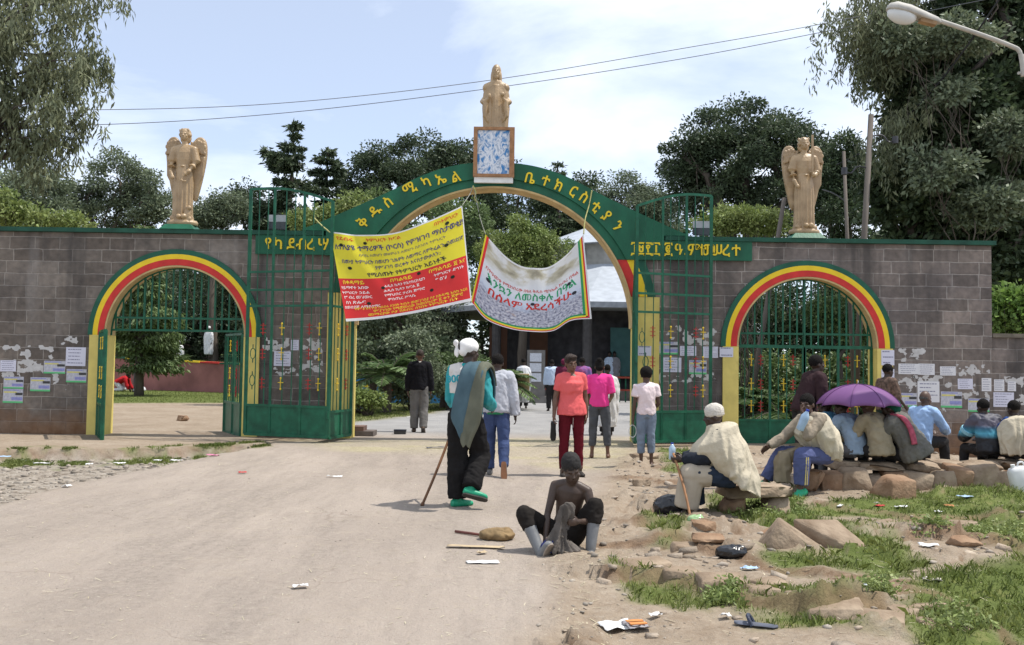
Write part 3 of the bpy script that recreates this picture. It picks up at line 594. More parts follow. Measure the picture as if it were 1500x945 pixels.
def grille(cx, cz, z0, lab):
    o = empty('arch_grille', (cx, YW+.2, z0), lab, 'grille'); inv = Matrix.Translation(-Vector(o.location)); R_ = 1.325; y = YW+.2
    c = MB(); A = arc(cx, cz, R_, 180, 0, 32)
    for a_, b_ in zip(A[:-1], A[1:]): c.bar((a_[0], y, a_[1]), (b_[0], y, b_[1]), .03)
    for z in (z0, z0+.24):
        w = math.sqrt(max(.01, R_*R_-max(0, z-cz)**2)); c.bar((cx-w, y, z), (cx+w, y, z), .04)
    ch(c.build('frame', M_GREENB), o, inv)
    for k in range(-9, 10):
        x = k*.138; zt = cz+math.sqrt(max(0, R_*R_-x*x)); wd = .09 if k == 0 else (.05 if abs(k) == 5 else .018)
        c = MB(); c.bar((cx+x, y+.003, z0), (cx+x, y+.003, zt), wd, .03); ch(c.build('post' if wd > .03 else 'bar', M_GREENB), o, inv)
grille(LX, LZ, 2.03, 'green fixed grille filling the head of the left arch'); grille(RX, RZ, 1.90, 'green fixed grille filling the head of the right arch')
ks = [(u, z, k) for z in (1.62, 1.15, .72) for u, k in ((.22, 'y'), (.36, 'r'), (.70, 'y'), (.84, 'r'))]
small_leaf((RX-1.32, YW+.2), (RX-.01, YW+.2), .03, 1.88, 'closed left leaf of the green gate in the right arch', ks, .45)
small_leaf((RX+1.32, YW+.2), (RX+.01, YW+.2), .03, 1.88, 'closed right leaf of the green gate in the right arch', ks, .45)
# ---------------------------------------------------------------- church, court walls, rail
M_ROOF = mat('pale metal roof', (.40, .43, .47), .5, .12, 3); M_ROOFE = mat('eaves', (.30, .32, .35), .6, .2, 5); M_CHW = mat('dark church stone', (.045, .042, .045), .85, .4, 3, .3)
M_CREAM = mat('pale drum wall', (.38, .36, .33), .85, .15, 4); M_DARKW = mat('dark window', (.010, .011, .013), .2, .3, 4)
cc = at(905, 470, 47); CXX, CYY = cc.x, 47.
church = empty('church', (CXX, CYY, 0), 'round church with pale metal roof and dark columned porch beyond the gateway', 'church'); CI = Matrix.Translation(-Vector((CXX, CYY, 0)))
def ngon(r, z, n=12): return [(CXX+r*math.cos(2*math.pi*(k+.5)/n), CYY+r*math.sin(2*math.pi*(k+.5)/n), z) for k in range(n)]
c = MB(); c.rings([ngon(9.1, 4.10), ngon(4.6, 6.15)]); ch(c.build('roof', M_ROOF), church, CI)
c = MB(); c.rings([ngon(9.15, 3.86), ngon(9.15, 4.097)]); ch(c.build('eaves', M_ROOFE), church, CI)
c = MB(); c.rings([ngon(4.4, 5.9), ngon(4.4, 7.15)]); d_ = c.build('drum', M_CREAM); ch(d_, church, CI)
c = MB(); c.rings([ngon(4.9, 7.152), ngon(.3, 9.0)]); ch(c.build('roof', M_ROOF), church, CI)
for k in range(24):
    a = 2*math.pi*k/24; c = MB(); c.box((-.16, -.03, 6.3), (.16, .03, 6.95)); o = ch(c.build('window', M_DARKW), church, CI); o.data.transform(Matrix.Translation((CXX+4.32*math.cos(a), CYY+4.32*math.sin(a), 0)) @ Matrix.Rotation(a+math.pi/2, 4, 'Z'))
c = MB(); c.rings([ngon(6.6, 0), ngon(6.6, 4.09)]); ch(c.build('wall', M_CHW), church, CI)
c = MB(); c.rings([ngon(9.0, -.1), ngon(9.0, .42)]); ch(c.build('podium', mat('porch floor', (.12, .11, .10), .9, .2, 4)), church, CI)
for k in range(12):
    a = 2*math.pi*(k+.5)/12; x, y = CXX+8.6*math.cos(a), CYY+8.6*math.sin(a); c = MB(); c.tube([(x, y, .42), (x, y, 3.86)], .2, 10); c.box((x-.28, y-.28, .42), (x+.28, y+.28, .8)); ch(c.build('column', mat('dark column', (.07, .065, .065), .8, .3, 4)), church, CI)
for k, m in ((-3, (.05, .12, .12)), (-2, (.30, .29, .27)), (-1, (.07, .03, .015)), (0, (.07, .03, .015))):
    x = CXX+(-4.6+ -1.0*k*0) if False else CXX+{-3: -.55, -2: .95, -1: -4.2, 0: -6.0}[k]; c = MB(); w = .55 if k < -1 else .4; yb = CYY-6.62-(.25 if abs(x-CXX) < 1.7 else -.6)
    c.box((x-w, yb, 1.0), (x+w, yb+.05, 3.1)); ch(c.build('door_curtain' if k == -2 else 'door', mat('church door %s' % 'abcd'[k+3], m, .8, .15, 3)), church, CI)
fo = empty('court_fence', (CXX-4, 36.6, 0), 'green and yellow picket fence in front of the dark church porch', 'fence'); FI = Matrix.Translation(-Vector(fo.location))
c = MB()
for z in (.45, .95): c.box((CXX-6.5, 36.57, z), (CXX+4, 36.62, z+.07))
ch(c.build('rail', mat('rail red', (.28, .05, .03), .6, .2, 5)), fo, FI)
for k in range(44):
    x = CXX-6.4+k*.24; c = MB(); c.box((x, 36.63, 0), (x+.05, 36.67, 1.05)); ch(c.build('picket', (M_YEL if k % 3 == 0 else M_GREENB)), fo, FI)
nb = empty('notice_pillar', (at(785, 560, 35).x, 35, 0), 'dark pillar with white notices standing before the church fence', 'notice board'); NI = Matrix.Translation(-Vector(nb.location)); x = nb.location.x
c = MB(); c.box((x-.34, 35, 0), (x+.34, 35.3, 2.0)); c.box((x-.45, 34.95, 0), (x+.45, 35.36, .25)); ch(c.build('pillar', mat('pillar grey', (.18, .17, .16), .9, .2, 5)), nb, NI)
for k in range(3): c = MB(); c.box((x-.24, 34.985, .8+k*.38), (x+.2, 34.998, 1.12+k*.38)); ch(c.build('notice', mat('notice paper', (.62, .64, .70), .8, .12, 18)), nb, NI)
M_PINK = mat('pink plaster', (.29, .125, .115), .85, .25, 1.2, .2); p0 = at(150, 560, 44); p1 = at(345, 560, 40.5)
pw = empty('court_wall', (p0.x, p0.y, 0), 'pink plastered terrace wall with tricoloured coping seen through the left arch', 'wall'); PWI = Matrix.Translation(-Vector(pw.location))
dx = (p1-p0).normalized(); q0 = p0-dx*10; q1 = p1+dx*6; c = MB(); n_ = Vector((dx.y, -dx.x, 0))
def blk(a, b, za0, za1, zb0, zb1, th):
    a = Vector((a.x, a.y, 0)); b = Vector((b.x, b.y, 0)); d = Vector((-dx.y, dx.x, 0))*th
    return MB().add([a+Vector((0,0,za0)), b+Vector((0,0,zb0)), b+d+Vector((0,0,zb0)), a+d+Vector((0,0,za0)), a+Vector((0,0,za1)), b+Vector((0,0,zb1)), b+d+Vector((0,0,zb1)), a+d+Vector((0,0,za1))], [(0,3,2,1),(4,5,6,7),(0,1,5,4),(1,2,6,5),(2,3,7,6),(3,0,4,7)])
HT = lambda t: 1.75-.028*t   # top height falls along the wall
LW = (q1-q0).length
ch(blk(q0, q1, -.2, HT(0), -.2, HT(LW), .4).build('wall_body', M_PINK), pw, PWI)
segs = int(LW/1.1)
for k in range(segs):
    a = q0.lerp(q1, k/segs); b = q0.lerp(q1, (k+1)/segs-.002); e0, e1 = HT(LW*k/segs)+.003, HT(LW*(k+1)/segs)+.003; off = n_*.05
    ch(blk(a+off, b+off, e0, e0+.07, e1, e1+.07, .5).build('coping', [M_DGREEN, M_YEL, M_RED][k % 3]), pw, PWI)
# grassy terrace the pink wall holds up
ta, tb = q0+Vector((-.1, .46, 0)), q1+Vector((0, .46, 0))
bk = MB().add([(ta.x, ta.y, HT(0)-.05), (tb.x, tb.y, HT(LW)-.05), (tb.x+3, tb.y+30, 1.9), (ta.x-3, ta.y+30, 2.2), (ta.x, ta.y, -.3), (tb.x, tb.y, -.3), (tb.x+3, tb.y+30, -.3), (ta.x-3, ta.y+30, -.3)], [(0,1,2,3),(0,4,5,1),(1,5,6,2),(2,6,7,3),(3,7,4,0)]).build('terrace', mat('terrace turf', (.07, .10, .03), .95, .35, 2, .3)); tag(bk, kind='structure')
# painted kiosk wall behind the palms
k0 = at(505, 570, 33); k1 = at(690, 565, 31.5); kw = empty('painted_wall', (k0.x, k0.y, 0), 'low blue wall painted with yellow and red shapes behind the palms', 'wall'); KI = Matrix.Translation(-Vector(kw.location))
c = MB(); c.box((k0.x, 33, 0), (k1.x, 33.25, 1.35)); ch(c.build('wall_body', mat('blue wall paint', (.06, .24, .50), .7, .3, 2)), kw, KI)
for k, (px, w, h, z, m) in enumerate(((527, .5, .22, .9, M_YEL), (536, .4, .2, .55, M_YEL), (529, .3, .15, 1.1, M_RED), (575, .45, .25, .45, M_RED), (598, .25, .9, .45, M_YEL), (640, .5, .4, .4, M_TAN))):
    x = at(px, 560, 33).x; c = MB(); c.box((x-w, 32.985, z), (x+w, 32.998, z+h)); ch(c.build('painted_patch', m), kw, KI)
# ---------------------------------------------------------------- poles, wires, lamps
M_WOOD = mat('weathered pole', (.135, .115, .098), .9, .3, 3, .4, 12, stretch=(1, 1, .15)); M_BLK = mat('black cable', (.015, .015, .016), .5, .1, 5)
def pole(px, pyt, pxb, pyb, Y, r, lab, arms=()):
    a = at(pxb, pyb, Y); b = at(px, pyt, Y); d = (b-a); g = a+d*((0-a.z)/d.z)
    o = empty('utility_pole', (g.x, g.y, 0), lab, 'utility pole', 'utility poles behind the gateway'); inv = Matrix.Translation(-Vector(o.location))
    ch(MB().tube([g-d.normalized()*.2, g.lerp(b, .5), b], [r*1.2, r*1.05, r*.9], 10).build('pole', M_WOOD, None, True), o, inv)
    for s, zf in arms:
        q = g.lerp(b, zf); c = MB(); c.tube(bez([q, q+Vector((s*.25, -.05, .03)), q+Vector((s*.4, -.05, -.12)), q+Vector((s*.55, -.05, -.08))], 4), .018, 6); c.tube([q+Vector((s*.55, -.05, -.16)), q+Vector((s*.55, -.05, .0))], .07, 8); ch(c.build('insulator', mat('insulator', (.05, .05, .055), .4, .2, 5)), o, inv)
    return o
pole(1276, 168, 1266, 345, 20.5, .066, 'tall weathered wooden utility pole leaning right of the right angel', ((1, .93), (-1, .83)))
pole(1236, 222, 1241, 345, 21, .042, 'shorter weathered pole just left of the tallest wooden pole', ())
pole(1149, 290, 1140, 345, 26, .07, 'thin weathered pole rising just left of the right angel', ((1, .95),))
def wire(pts, r, lab, nm='overhead_wire', m=None, grp='overhead power lines'):
    o = MB().tube(bez(pts, 10), r, 6).build(nm, m or M_BLK, None, True); tag(o, lab, 'cable', grp); return o
M_WIRE = mat('aluminium wire', (.16, .16, .17), .5, .1, 5)
wire([at(-140, 158, 24), at(130, 161, 24), at(400, 152, 24), at(700, 120, 24), at(1000, 71, 24), at(1230, 30, 24), at(1480, -25, 24)], .009, 'upper of two thin power lines crossing the sky above the statues', m=M_WIRE)
wire([at(-140, 180, 24), at(130, 183, 24), at(400, 167, 24), at(700, 132, 24), at(1000, 86, 24), at(1230, 42, 24), at(1480, -8, 24)], .009, 'lower of two thin power lines crossing the sky above the statues', m=M_WIRE)
wire([at(1225, 242, 26), at(1270, 218, 25.5), at(1340, 160, 24), at(1400, 90, 23), at(1470, -10, 22)], .022, 'thick black cable rising to the upper right in front of the big tree')
wire([at(1205, 278, 27), at(1222, 284, 27), at(1240, 296, 27)], .02, 'short grey cable looping beside the right angel', m=M_WIRE)
M_LAMPW = mat('weathered lamp shell', (.42, .40, .36), .6, .2, 6); M_LGL = mat('frosted lamp bowl', (.62, .63, .62), .25, .08, 5)
lp = at(1513, 110, 11.5); sl_ = empty('street_lamp', (lp.x, lp.y, 0), 'weathered street lamp with frosted bowl reaching in from the right edge', 'street lamp'); LI = Matrix.Translation(-Vector(sl_.location))
ch(MB().tube([(lp.x, lp.y, -.2), (lp.x, lp.y, 3), (lp.x, lp.y, 6.2)], [.10, .085, .075], 12).build('pole', M_WOOD, None, True), sl_, LI)
a3 = [at(1499, 112, 11.4), at(1497, 90, 11.4), at(1493, 75, 11.4), at(1482, 68, 11.4), at(1440, 52, 11.4), at(1375, 30, 11.4)]
ch(MB().tube(bez(a3, 6), .028, 10).build('arm', M_LAMPW, None, True), sl_, LI)
c = MB(); c.tube([at(1497, 82, 11.4), at(1513, 82, 11.5)], .02, 8); c.tube([at(1492, 107, 11.4), at(1513, 110, 11.5)], .02, 8); ch(c.build('bracket', M_LAMPW), sl_, LI)
A, B = at(1376, 33, 11.4), at(1299, 12, 11.4); d = (B-A); u = d.normalized(); v = Vector((0, 1, 0)); w = u.cross(v).normalized(); w = w if w.z > 0 else -w
def sec(t, ru, rw, off): return [A+d*t+v*(ru*math.cos(k*math.pi/8))+w*(max(-.015, rw*math.sin(k*math.pi/8))+off) for k in range(16)]
ch(MB().rings([sec(-.02, .03, .03, .0), sec(.05, .05, .06, 0), sec(.3, .08, .085, .0), sec(.6, .115, .115, .0), sec(.85, .115, .11, .0), sec(.97, .07, .07, .0), sec(1.0, .02, .02, 0)]).build('shell', M_LAMPW, None, True), sl_, LI)
cen = A+d*.70-w*.02; Mr = Matrix((u, v, w)).transposed(); ch(MB().ball(cen-w*.015, (.19, .10, .115), 16, 12, Mr).build('bowl', M_LGL, None, True), sl_, LI)
c = MB(); p5 = A+d*.18-w*.03; c.bar(A+d*.06-w*.035, A+d*.36-w*.04, .09, .05); ch(c.build('gear_cover', mat('rusty tray', (.30, .19, .10), .7, .3, 8)), sl_, LI)
for px, py0, py1, l_ in ((405, 309, 334, 'grey floodlight on the wall top behind the left folded gate'), (1028, 319, 345, 'grey floodlight on the wall top behind the right folded gate')):
    q = at(px, py1, YW+.2); hh = .31; o = empty('floodlight', (q.x, YW+.25, 3.988), l_, 'floodlight', 'floodlights on the wall top')
    c = MB(); c.rings([[(-.17, -.03, .06), (.17, -.03, .06), (.17, -.03, .34), (-.17, -.03, .34)], [(-.14, .14, .10), (.14, .14, .10), (.14, .14, .30), (-.14, .14, .30)]]); c.build('housing', mat('floodlight housing', (.10, .10, .11), .5, .2, 8), o)
    c = MB(); c.box((-.175, -.05, .21), (.175, -.033, .345)); c.build('hood', M_GREY, o); c = MB(); c.box((-.155, -.045, .075), (.155, -.034, .208)); c.build('lens', mat('lamp lens', (.05, .055, .06), .15, .1, 4), o)
    c = MB(); c.box((-.03, 0, 0), (.03, .05, .06)); c.box((-.10, -.02, 0), (.10, .1, .012)); c.build('bracket', M_GREENB, o)
# ---------------------------------------------------------------- trees and plants
def leafmat(name, c1, c2, tr=.25, rough=.55):
    return mat(name, c1, rough, 0, .9, 0, 40, 0, c2, (1, 1, 1), .35, tr, .35)
LM = dict(dark=leafmat('dark needles', (0.046, 0.068, 0.037), (0.091, 0.122, 0.061)), olive=leafmat('grey green leaves', (0.114, 0.144, 0.084), (0.198, 0.236, 0.144)),
          mid=leafmat('mid green leaves', (0.084, 0.129, 0.046), (0.167, 0.228, 0.084)), light=leafmat('light green leaves', (0.144, 0.213, 0.048), (0.258, 0.300, 0.106)),
          euc=leafmat('gum leaves', (0.122, 0.144, 0.076), (0.228, 0.243, 0.137)), deep=leafmat('deep leaves', (0.043, 0.067, 0.033), (0.089, 0.124, 0.057)),
          bright=leafmat('bright leaves', (0.137, 0.258, 0.046), (0.228, 0.300, 0.091)), palm=leafmat('palm fronds', (0.084, 0.144, 0.046), (0.167, 0.243, 0.091)))
M_BARK = mat('bark', (.10, .082, .066), .95, .35, 4, .5, 14, stretch=(1, 1, .2)); M_BARKL = mat('pale bark', (.09, .075, .062), .9, .3, 4, .4, 14, stretch=(1, 1, .2))
def leaves(name, P, A, L_, Wd, m, parent, bend=.18):
    """one rhombus leaf per point P along axis A"""
    n = len(P); A = A/np.maximum(np.linalg.norm(A, axis=1, keepdims=True), 1e-6); r = RNG.normal(size=(n, 3)); B = np.cross(A, r); B /= np.maximum(np.linalg.norm(B, axis=1, keepdims=True), 1e-6); N = np.cross(A, B)
    L_ = np.asarray(L_).reshape(-1, 1)*np.ones((n, 1)); Wd = np.asarray(Wd).reshape(-1, 1)*np.ones((n, 1))
    V = np.stack([P, P+A*L_*.5+B*Wd*.5+N*L_*bend*.5, P+A*L_, P+A*L_*.5-B*Wd*.5+N*L_*bend*.5], 1).reshape(-1, 3)
    me = npmesh(name, V, np.arange(4*n).reshape(n, 4)); return link(name, me, m, parent)
def limb(c, a, b, r0, r1, wob=.08, n=5):
    a = Vector(a); b = Vector(b); L_ = (b-a).length; pts = [a.lerp(b, i/n)+Vector((random.uniform(-1, 1), random.uniform(-1, 1), random.uniform(-.5, .5)))*wob*L_*(0 if i in (0, n) else 1) for i in range(n+1)]
    c.tube(pts, [r0+(r1-r0)*i/n for i in range(n+1)], 7); return pts
def sphere(n): v = RNG.normal(size=(n, 3)); return v/np.linalg.norm(v, axis=1, keepdims=True)
def broad(px, pyb, Y, lobes, lab, m, leaf=.16, n=14000, cr=.55, tr=.22, name='broadleaf_tree', base=None, droop=.2, trunk_m=None, ncl=None, shrub=False, gap=.0):
    """lobes given as picture ellipses (px,py,rx,ry) at depth Y, with real depth"""
    b = base or Vector((at(px, pyb, Y).x, Y, 0)); b.z = max(-.05, hz1(b.x, b.y)) if Y < 70 else 0
    o = empty(name, b, lab, 'tree' if not shrub else 'shrub', None)
    s = F/Y; LB = []
    for q in lobes:
        cx, cy, rx, ry = q[:4]; dy = q[4] if len(q) > 4 else random.uniform(-.3, .3)*rx/s; p = at(cx, cy, Y)-b; LB.append((p.x, dy, p.z, rx/s, .8*rx/s, ry/s))
    area = sum(q[3]*q[5] for q in LB); c = MB(); CL = []
    for (x, y, z, rx, ry, rz) in LB:
        k = max(5, int((ncl or 90)*rx*rz/area)); d = sphere(k); f = RNG.uniform(.45, 1.0, (k, 1))**.6
        pts = d*f*np.array([rx, ry, rz])+np.array([x, y, z]); CL.append(pts)
    zlow = min(q[2]-q[5] for q in LB); fork = Vector((0, 0, max(.25, zlow*.75)))
    if not shrub:
        top = Vector((LB[0][0]*.3, 0, fork.z)); limb(c, (0, 0, -.2), top, tr*1.25, tr*.85, .03)
        for q, pts in zip(LB, CL):
            ce = Vector((q[0], q[1], q[2]-.15*q[5])); lp_ = limb(c, top, ce, tr*.6, tr*.28, .1)
            for p in pts[:8 if tr < .45 else 4]: limb(c, lp_[random.randint(2, 5)], lp_[5].lerp(Vector(p), .75), tr*.16, .01, .12, 4)
    else:
        for pts in CL:
            for p in pts[:8]: limb(c, (random.uniform(-.1, .1), random.uniform(-.1, .1), -.05), p, .02, .006, .1, 4)
    c.build('trunk' if not shrub else 'stem', trunk_m or M_BARK, o, True)
    C = np.concatenate(CL); per = max(6, int((n if shrub or Y < 30 else n*1.5)//len(C))); leaf = leaf if shrub or Y < 30 else leaf*.82; szs = RNG.uniform(.55, 1.25, len(C))
    P = np.repeat(C, per, 0); S = np.repeat(szs, per)[:, None]; off = np.clip(RNG.normal(size=P.shape), -1.7, 1.7)*np.array([1, 1, .62])*cr*.55*S; P = P+off
    A = off/np.maximum(np.linalg.norm(off, axis=1, keepdims=True), .01)+RNG.normal(size=P.shape)*.6+np.array([0, 0, -droop])
    if b.z >= -1: keep = P[:, 2] > .02; P = P[keep]; A = A[keep]
    leaves('crown', P, A, RNG.uniform(.7, 1.3, len(P))*leaf, RNG.uniform(.7, 1.3, len(P))*leaf*.5, m, o); return o
def conifer(px, pyt, pyb, Y, w, lab, m, n=14000, name='conifer_tree', lean=0, layers=26, droop=.25, leaf=.22, z0f=.12, irr=.35):
    bx = at(px, pyb, Y); b = Vector((bx.x, Y, 0)); top = at(px, pyt, Y).z; o = empty(name, b, lab, 'tree'); c = MB(); wm = w/(F/Y)
    tp = limb(c, (0, 0, -.2), (lean, 0, top), .03*top*.6+.08, .03, .01, 8); Pn = []; An = []
    for k in range(layers):
        f = (k+.5)/layers; z = top*(z0f+(1-z0f)*f); R_ = wm*(1-f)**.75*random.uniform(1-irr, 1+irr*.6)+.15
        for j in range(random.randint(4, 6)):
            a = random.uniform(0, 2*math.pi); d = Vector((math.cos(a), math.sin(a), 0)); L_ = R_*random.uniform(.6, 1.1); st_ = Vector((lean*f, 0, z)); en = st_+d*L_+Vector((0, 0, L_*random.uniform(-.1, .35)))
            c.tube([st_, st_.lerp(en, .5)+Vector((0, 0, -.05*L_)), en], [.05*(1-f)+.015, .02, .006], 5)
            q = max(6, int(n*L_/(layers*5*wm*.62))); t = RNG.uniform(.15, 1., (q, 1))**.8
            p = np.array(st_)*(1-t)+np.array(en)*t; sp = .20*L_*(1.15-t)+.10; p = p+RNG.normal(size=p.shape)*np.array([1, 1, .45])*sp*.8
            Pn.append(p); An.append(np.array(d)[None]*.7+RNG.normal(size=p.shape)*.45+np.array([0, 0, -droop]))
    c.build('trunk', M_BARK, o, True); P = np.concatenate(Pn); A = np.concatenate(An)
    leaves('crown', P, A, RNG.uniform(.7, 1.3, len(P))*leaf, RNG.uniform(.6, 1.2, len(P))*leaf*.38, m, o); return o
def gum(bx, by, top, strands, lab, m, leaf=.20, n_per=46, trunk_r=.3, name='eucalyptus_tree', limbs=()):
    """drooping crown: strands = list of (point, length, count)"""
    o = empty(name, (bx, by, 0), lab, 'tree'); b = Vector((bx, by, 0)); c = MB()
    pts = limb(c, (0, 0, -.2), (random.uniform(-.4, .4), 0, top), trunk_r, trunk_r*.35, .02, 8)
    for q in limbs: c.tube(bez([Vector(v)-b for v in q], 4), [.10*(1-i/(4*(len(q)-1)))+.018 for i in range(4*(len(q)-1)+1)], 7)
    Pn = []; An = []
    for p, ln, k in strands:
        p = Vector(p)-b; s_ = min(pts, key=lambda v: (v-p).length+abs(v.z-(p.z-.8))*.3); limb(c, s_, p, .045, .012, .07, 5)
        for _ in range(k):
            st_ = p+Vector((random.gauss(0, .27), random.gauss(0, .27), random.gauss(0, .22))); l_ = ln*random.uniform(.4, 1.2); dr = Vector((random.gauss(0, .22), random.gauss(0, .22), -1)).normalized()
            q = n_per; t = RNG.uniform(0, 1, (q, 1)); Pn.append(np.array(st_)+np.array(dr)*t*l_+RNG.normal(size=(q, 3))*.09); An.append(np.array([0, 0, -1.])+RNG.normal(size=(q, 3))*.42)
    c.build('trunk', M_BARKL, o, True); P = np.concatenate(Pn); A = np.concatenate(An)
    leaves('crown', P, A, RNG.uniform(.7, 1.3, len(P))*leaf, RNG.uniform(.7, 1.2, len(P))*leaf*.26, m, o); return o
def palm(px, pyb, Y, h, n, ln, lab, name='palm_plant', m=None, up=.75):
    p = at(px, pyb, Y); b = Vector((p.x, Y, hz1(p.x, Y))); o = empty(name, b, lab, 'palm'); c = MB(); c.tube([(0, 0, -.1), (.03, 0, h*.5), (0, 0, h)], [.15, .12, .13], 9)
    for k in range(int(h/.09)): c.tube([(0, 0, .05+k*.09), (0, 0, .10+k*.09)], [.15, .13], 9)
    c.build('trunk', M_BARK, o); Pn = []; An = []; Ln = []; c = MB()
    for k in range(n):
        a = 2*math.pi*k/n*2.4+random.uniform(-.2, .2); e = random.uniform(.15, up*1.6); d = Vector((math.cos(a)*math.cos(e), math.sin(a)*math.cos(e), math.sin(e))); L_ = ln*random.uniform(.75, 1.1)
        q = [Vector((0, 0, h))+d*L_*t+Vector((0, 0, -L_*.55*t*t)) for t in np.linspace(0, 1, 9)]; c.tube(q, [.018*(1-.08*i) for i in range(9)], 5)
        side = d.cross(Vector((0, 0, 1))).normalized()
        for i in range(70):
            t = .12+.88*i/70; j = min(7, int(t*8)); pp = q[j].lerp(q[j+1], t*8-j)
            tan = (q[j+1]-q[j]).normalized()
            for s in (-1, 1): Pn.append(pp); An.append(tan*.55+side*s*.8+Vector((0, 0, -.25+random.uniform(-.12, .12)))); Ln.append(.42*ln*math.sin(math.pi*(.12+.83*t))*.55)
    c.build('frond_stalks', M_BARK, o); leaves('fronds', np.array([tuple(v) for v in Pn]), np.array([tuple(v) for v in An]), np.array(Ln), .045*ln*.6, m or LM['palm'], o, .05); return o
# --- far row behind everything, left to right
broad(-60, 340, 55, [(-60, 290, 70, 60), (20, 300, 60, 50), (-140, 300, 70, 60)], 'mid green tree at the far left edge behind the wall', LM['mid'], .22, 9000, .8)
broad(45, 345, 42, [(45, 285, 45, 48), (20, 310, 40, 25), (75, 320, 35, 25)], 'grey green tree between the left eucalyptus and the round-crowned tree', LM['olive'], .19, 9000, .6)
broad(20, 350, 30, [(5, 306, 30, 26), (40, 318, 26, 18), (80, 326, 30, 14), (-30, 300, 30, 36), (105, 331, 20, 9)], 'light green spreading bush just above the wall top at left', LM['light'], .15, 7000, .4, name='shrub', shrub=True)
broad(172, 345, 46, [(178, 262, 42, 38), (130, 285, 38, 34), (215, 290, 40, 40), (170, 300, 60, 36), (110, 300, 25, 30), (238, 300, 22, 26)], 'airy grey green tree standing just left of the left angel', LM['olive'], .20, 13000, .55)
broad(318, 345, 46, [(308, 315, 30, 22), (335, 305, 22, 26), (290, 322, 20, 14)], 'small grey green tree just right of the left angel', LM['olive'], .18, 6000, .5)
conifer(425, 178, 345, 50, 84, 'dark tiered conifer rising behind the left folded gate leaf', LM['dark'], 26000, layers=17, leaf=.34, z0f=.3, irr=.5)
conifer(478, 215, 345, 53, 62, 'dark ragged conifer just right of the tiered one', LM['dark'], 18000, layers=16, leaf=.34, z0f=.3, irr=.5)
broad(365, 350, 52, [(360, 300, 26, 28), (395, 320, 40, 25)], 'dark low tree beneath the tiered conifer', LM['dark'], .22, 7000, .6)
broad(600, 345, 56, [(605, 225, 52, 30), (545, 250, 42, 32), (660, 240, 42, 34), (600, 275, 80, 40), (520, 285, 35, 35), (690, 265, 35, 35)], 'wide dark crowned tree behind the left half of the green arch', LM['dark'], .26, 20000, .75, .35)
broad(560, 470, 50, [(560, 330, 60, 45), (630, 320, 60, 45), (520, 350, 40, 40), (680, 340, 45, 50), (600, 380, 110, 50), (600, 440, 110, 45)], 'tall green tree filling the arch behind the yellow and red banner', LM['mid'], .24, 20000, .75, .3)
broad(640, 480, 44, [(610, 400, 50, 50), (560, 420, 50, 50), (660, 440, 50, 50), (530, 480, 40, 40), (640, 490, 60, 35)], 'grey green tree below the yellow and red banner', LM['olive'], .20, 15000, .6, .25)
broad(768, 480, 40, [(768, 352, 48, 34), (740, 370, 40, 34), (800, 372, 36, 30), (768, 400, 55, 30)], 'round light green tree framed by the arch above the white banner', LM['light'], .16, 17000, .45, .2)
broad(780, 470, 60, [(760, 280, 60, 40), (830, 300, 60, 50), (700, 300, 50, 40), (850, 350, 50, 50), (790, 340, 90, 60), (720, 380, 60, 60)], 'dark tree behind the round light green tree', LM['deep'], .28, 18000, .9, .35)
conifer(815, 236, 400, 58, 34, 'dark conifer tip showing above the right half of the arch', LM['dark'], 7000, layers=16, leaf=.3, z0f=.4)
broad(872, 400, 52, [(868, 380, 24, 36), (885, 350, 30, 30), (845, 400, 25, 30)], 'dark slender tree partly covering the church roof', LM['deep'], .22, 6000, .6)
broad(930, 345, 58, [(905, 278, 24, 24), (945, 285, 28, 22), (925, 305, 48, 24), (970, 300, 22, 20), (960, 325, 40, 18)], 'grey green tree between the arch shoulder and the tall dark tree', LM['olive'], .22, 9000, .6)
broad(1090, 350, 46, [(1100, 185, 56, 46), (1030, 200, 48, 44), (1150, 210, 52, 48), (1090, 245, 108, 58), (1000, 225, 30, 36), (1180, 255, 45, 60), (1050, 290, 65, 46), (1150, 300, 70, 46), (1010, 270, 35, 35)], 'tall broad dark tree behind the right folded gate leaf', LM['dark'], .24, 34000, .7, .45, ncl=180)
broad(1232, 350, 42, [(1235, 225, 28, 26), (1215, 260, 30, 40), (1255, 265, 28, 45), (1235, 310, 45, 40)], 'narrow dark tree behind the tallest wooden pole', LM['deep'], .2, 11000, .55, .2)
broad(1085, 350, 28, [(1075, 318, 35, 16), (1115, 325, 40, 16), (1050, 330, 30, 12)], 'light green shrubbery peeping over the wall left of the right angel', LM['light'], .12, 8000, .35, name='shrub', shrub=True)
broad(470, 345, 30, [(450, 322, 25, 12), (490, 315, 22, 14), (520, 300, 18, 14)], 'light green shrub peeping over the left shoulder of the arch', LM['light'], .12, 4500, .35, name='shrub', shrub=True)
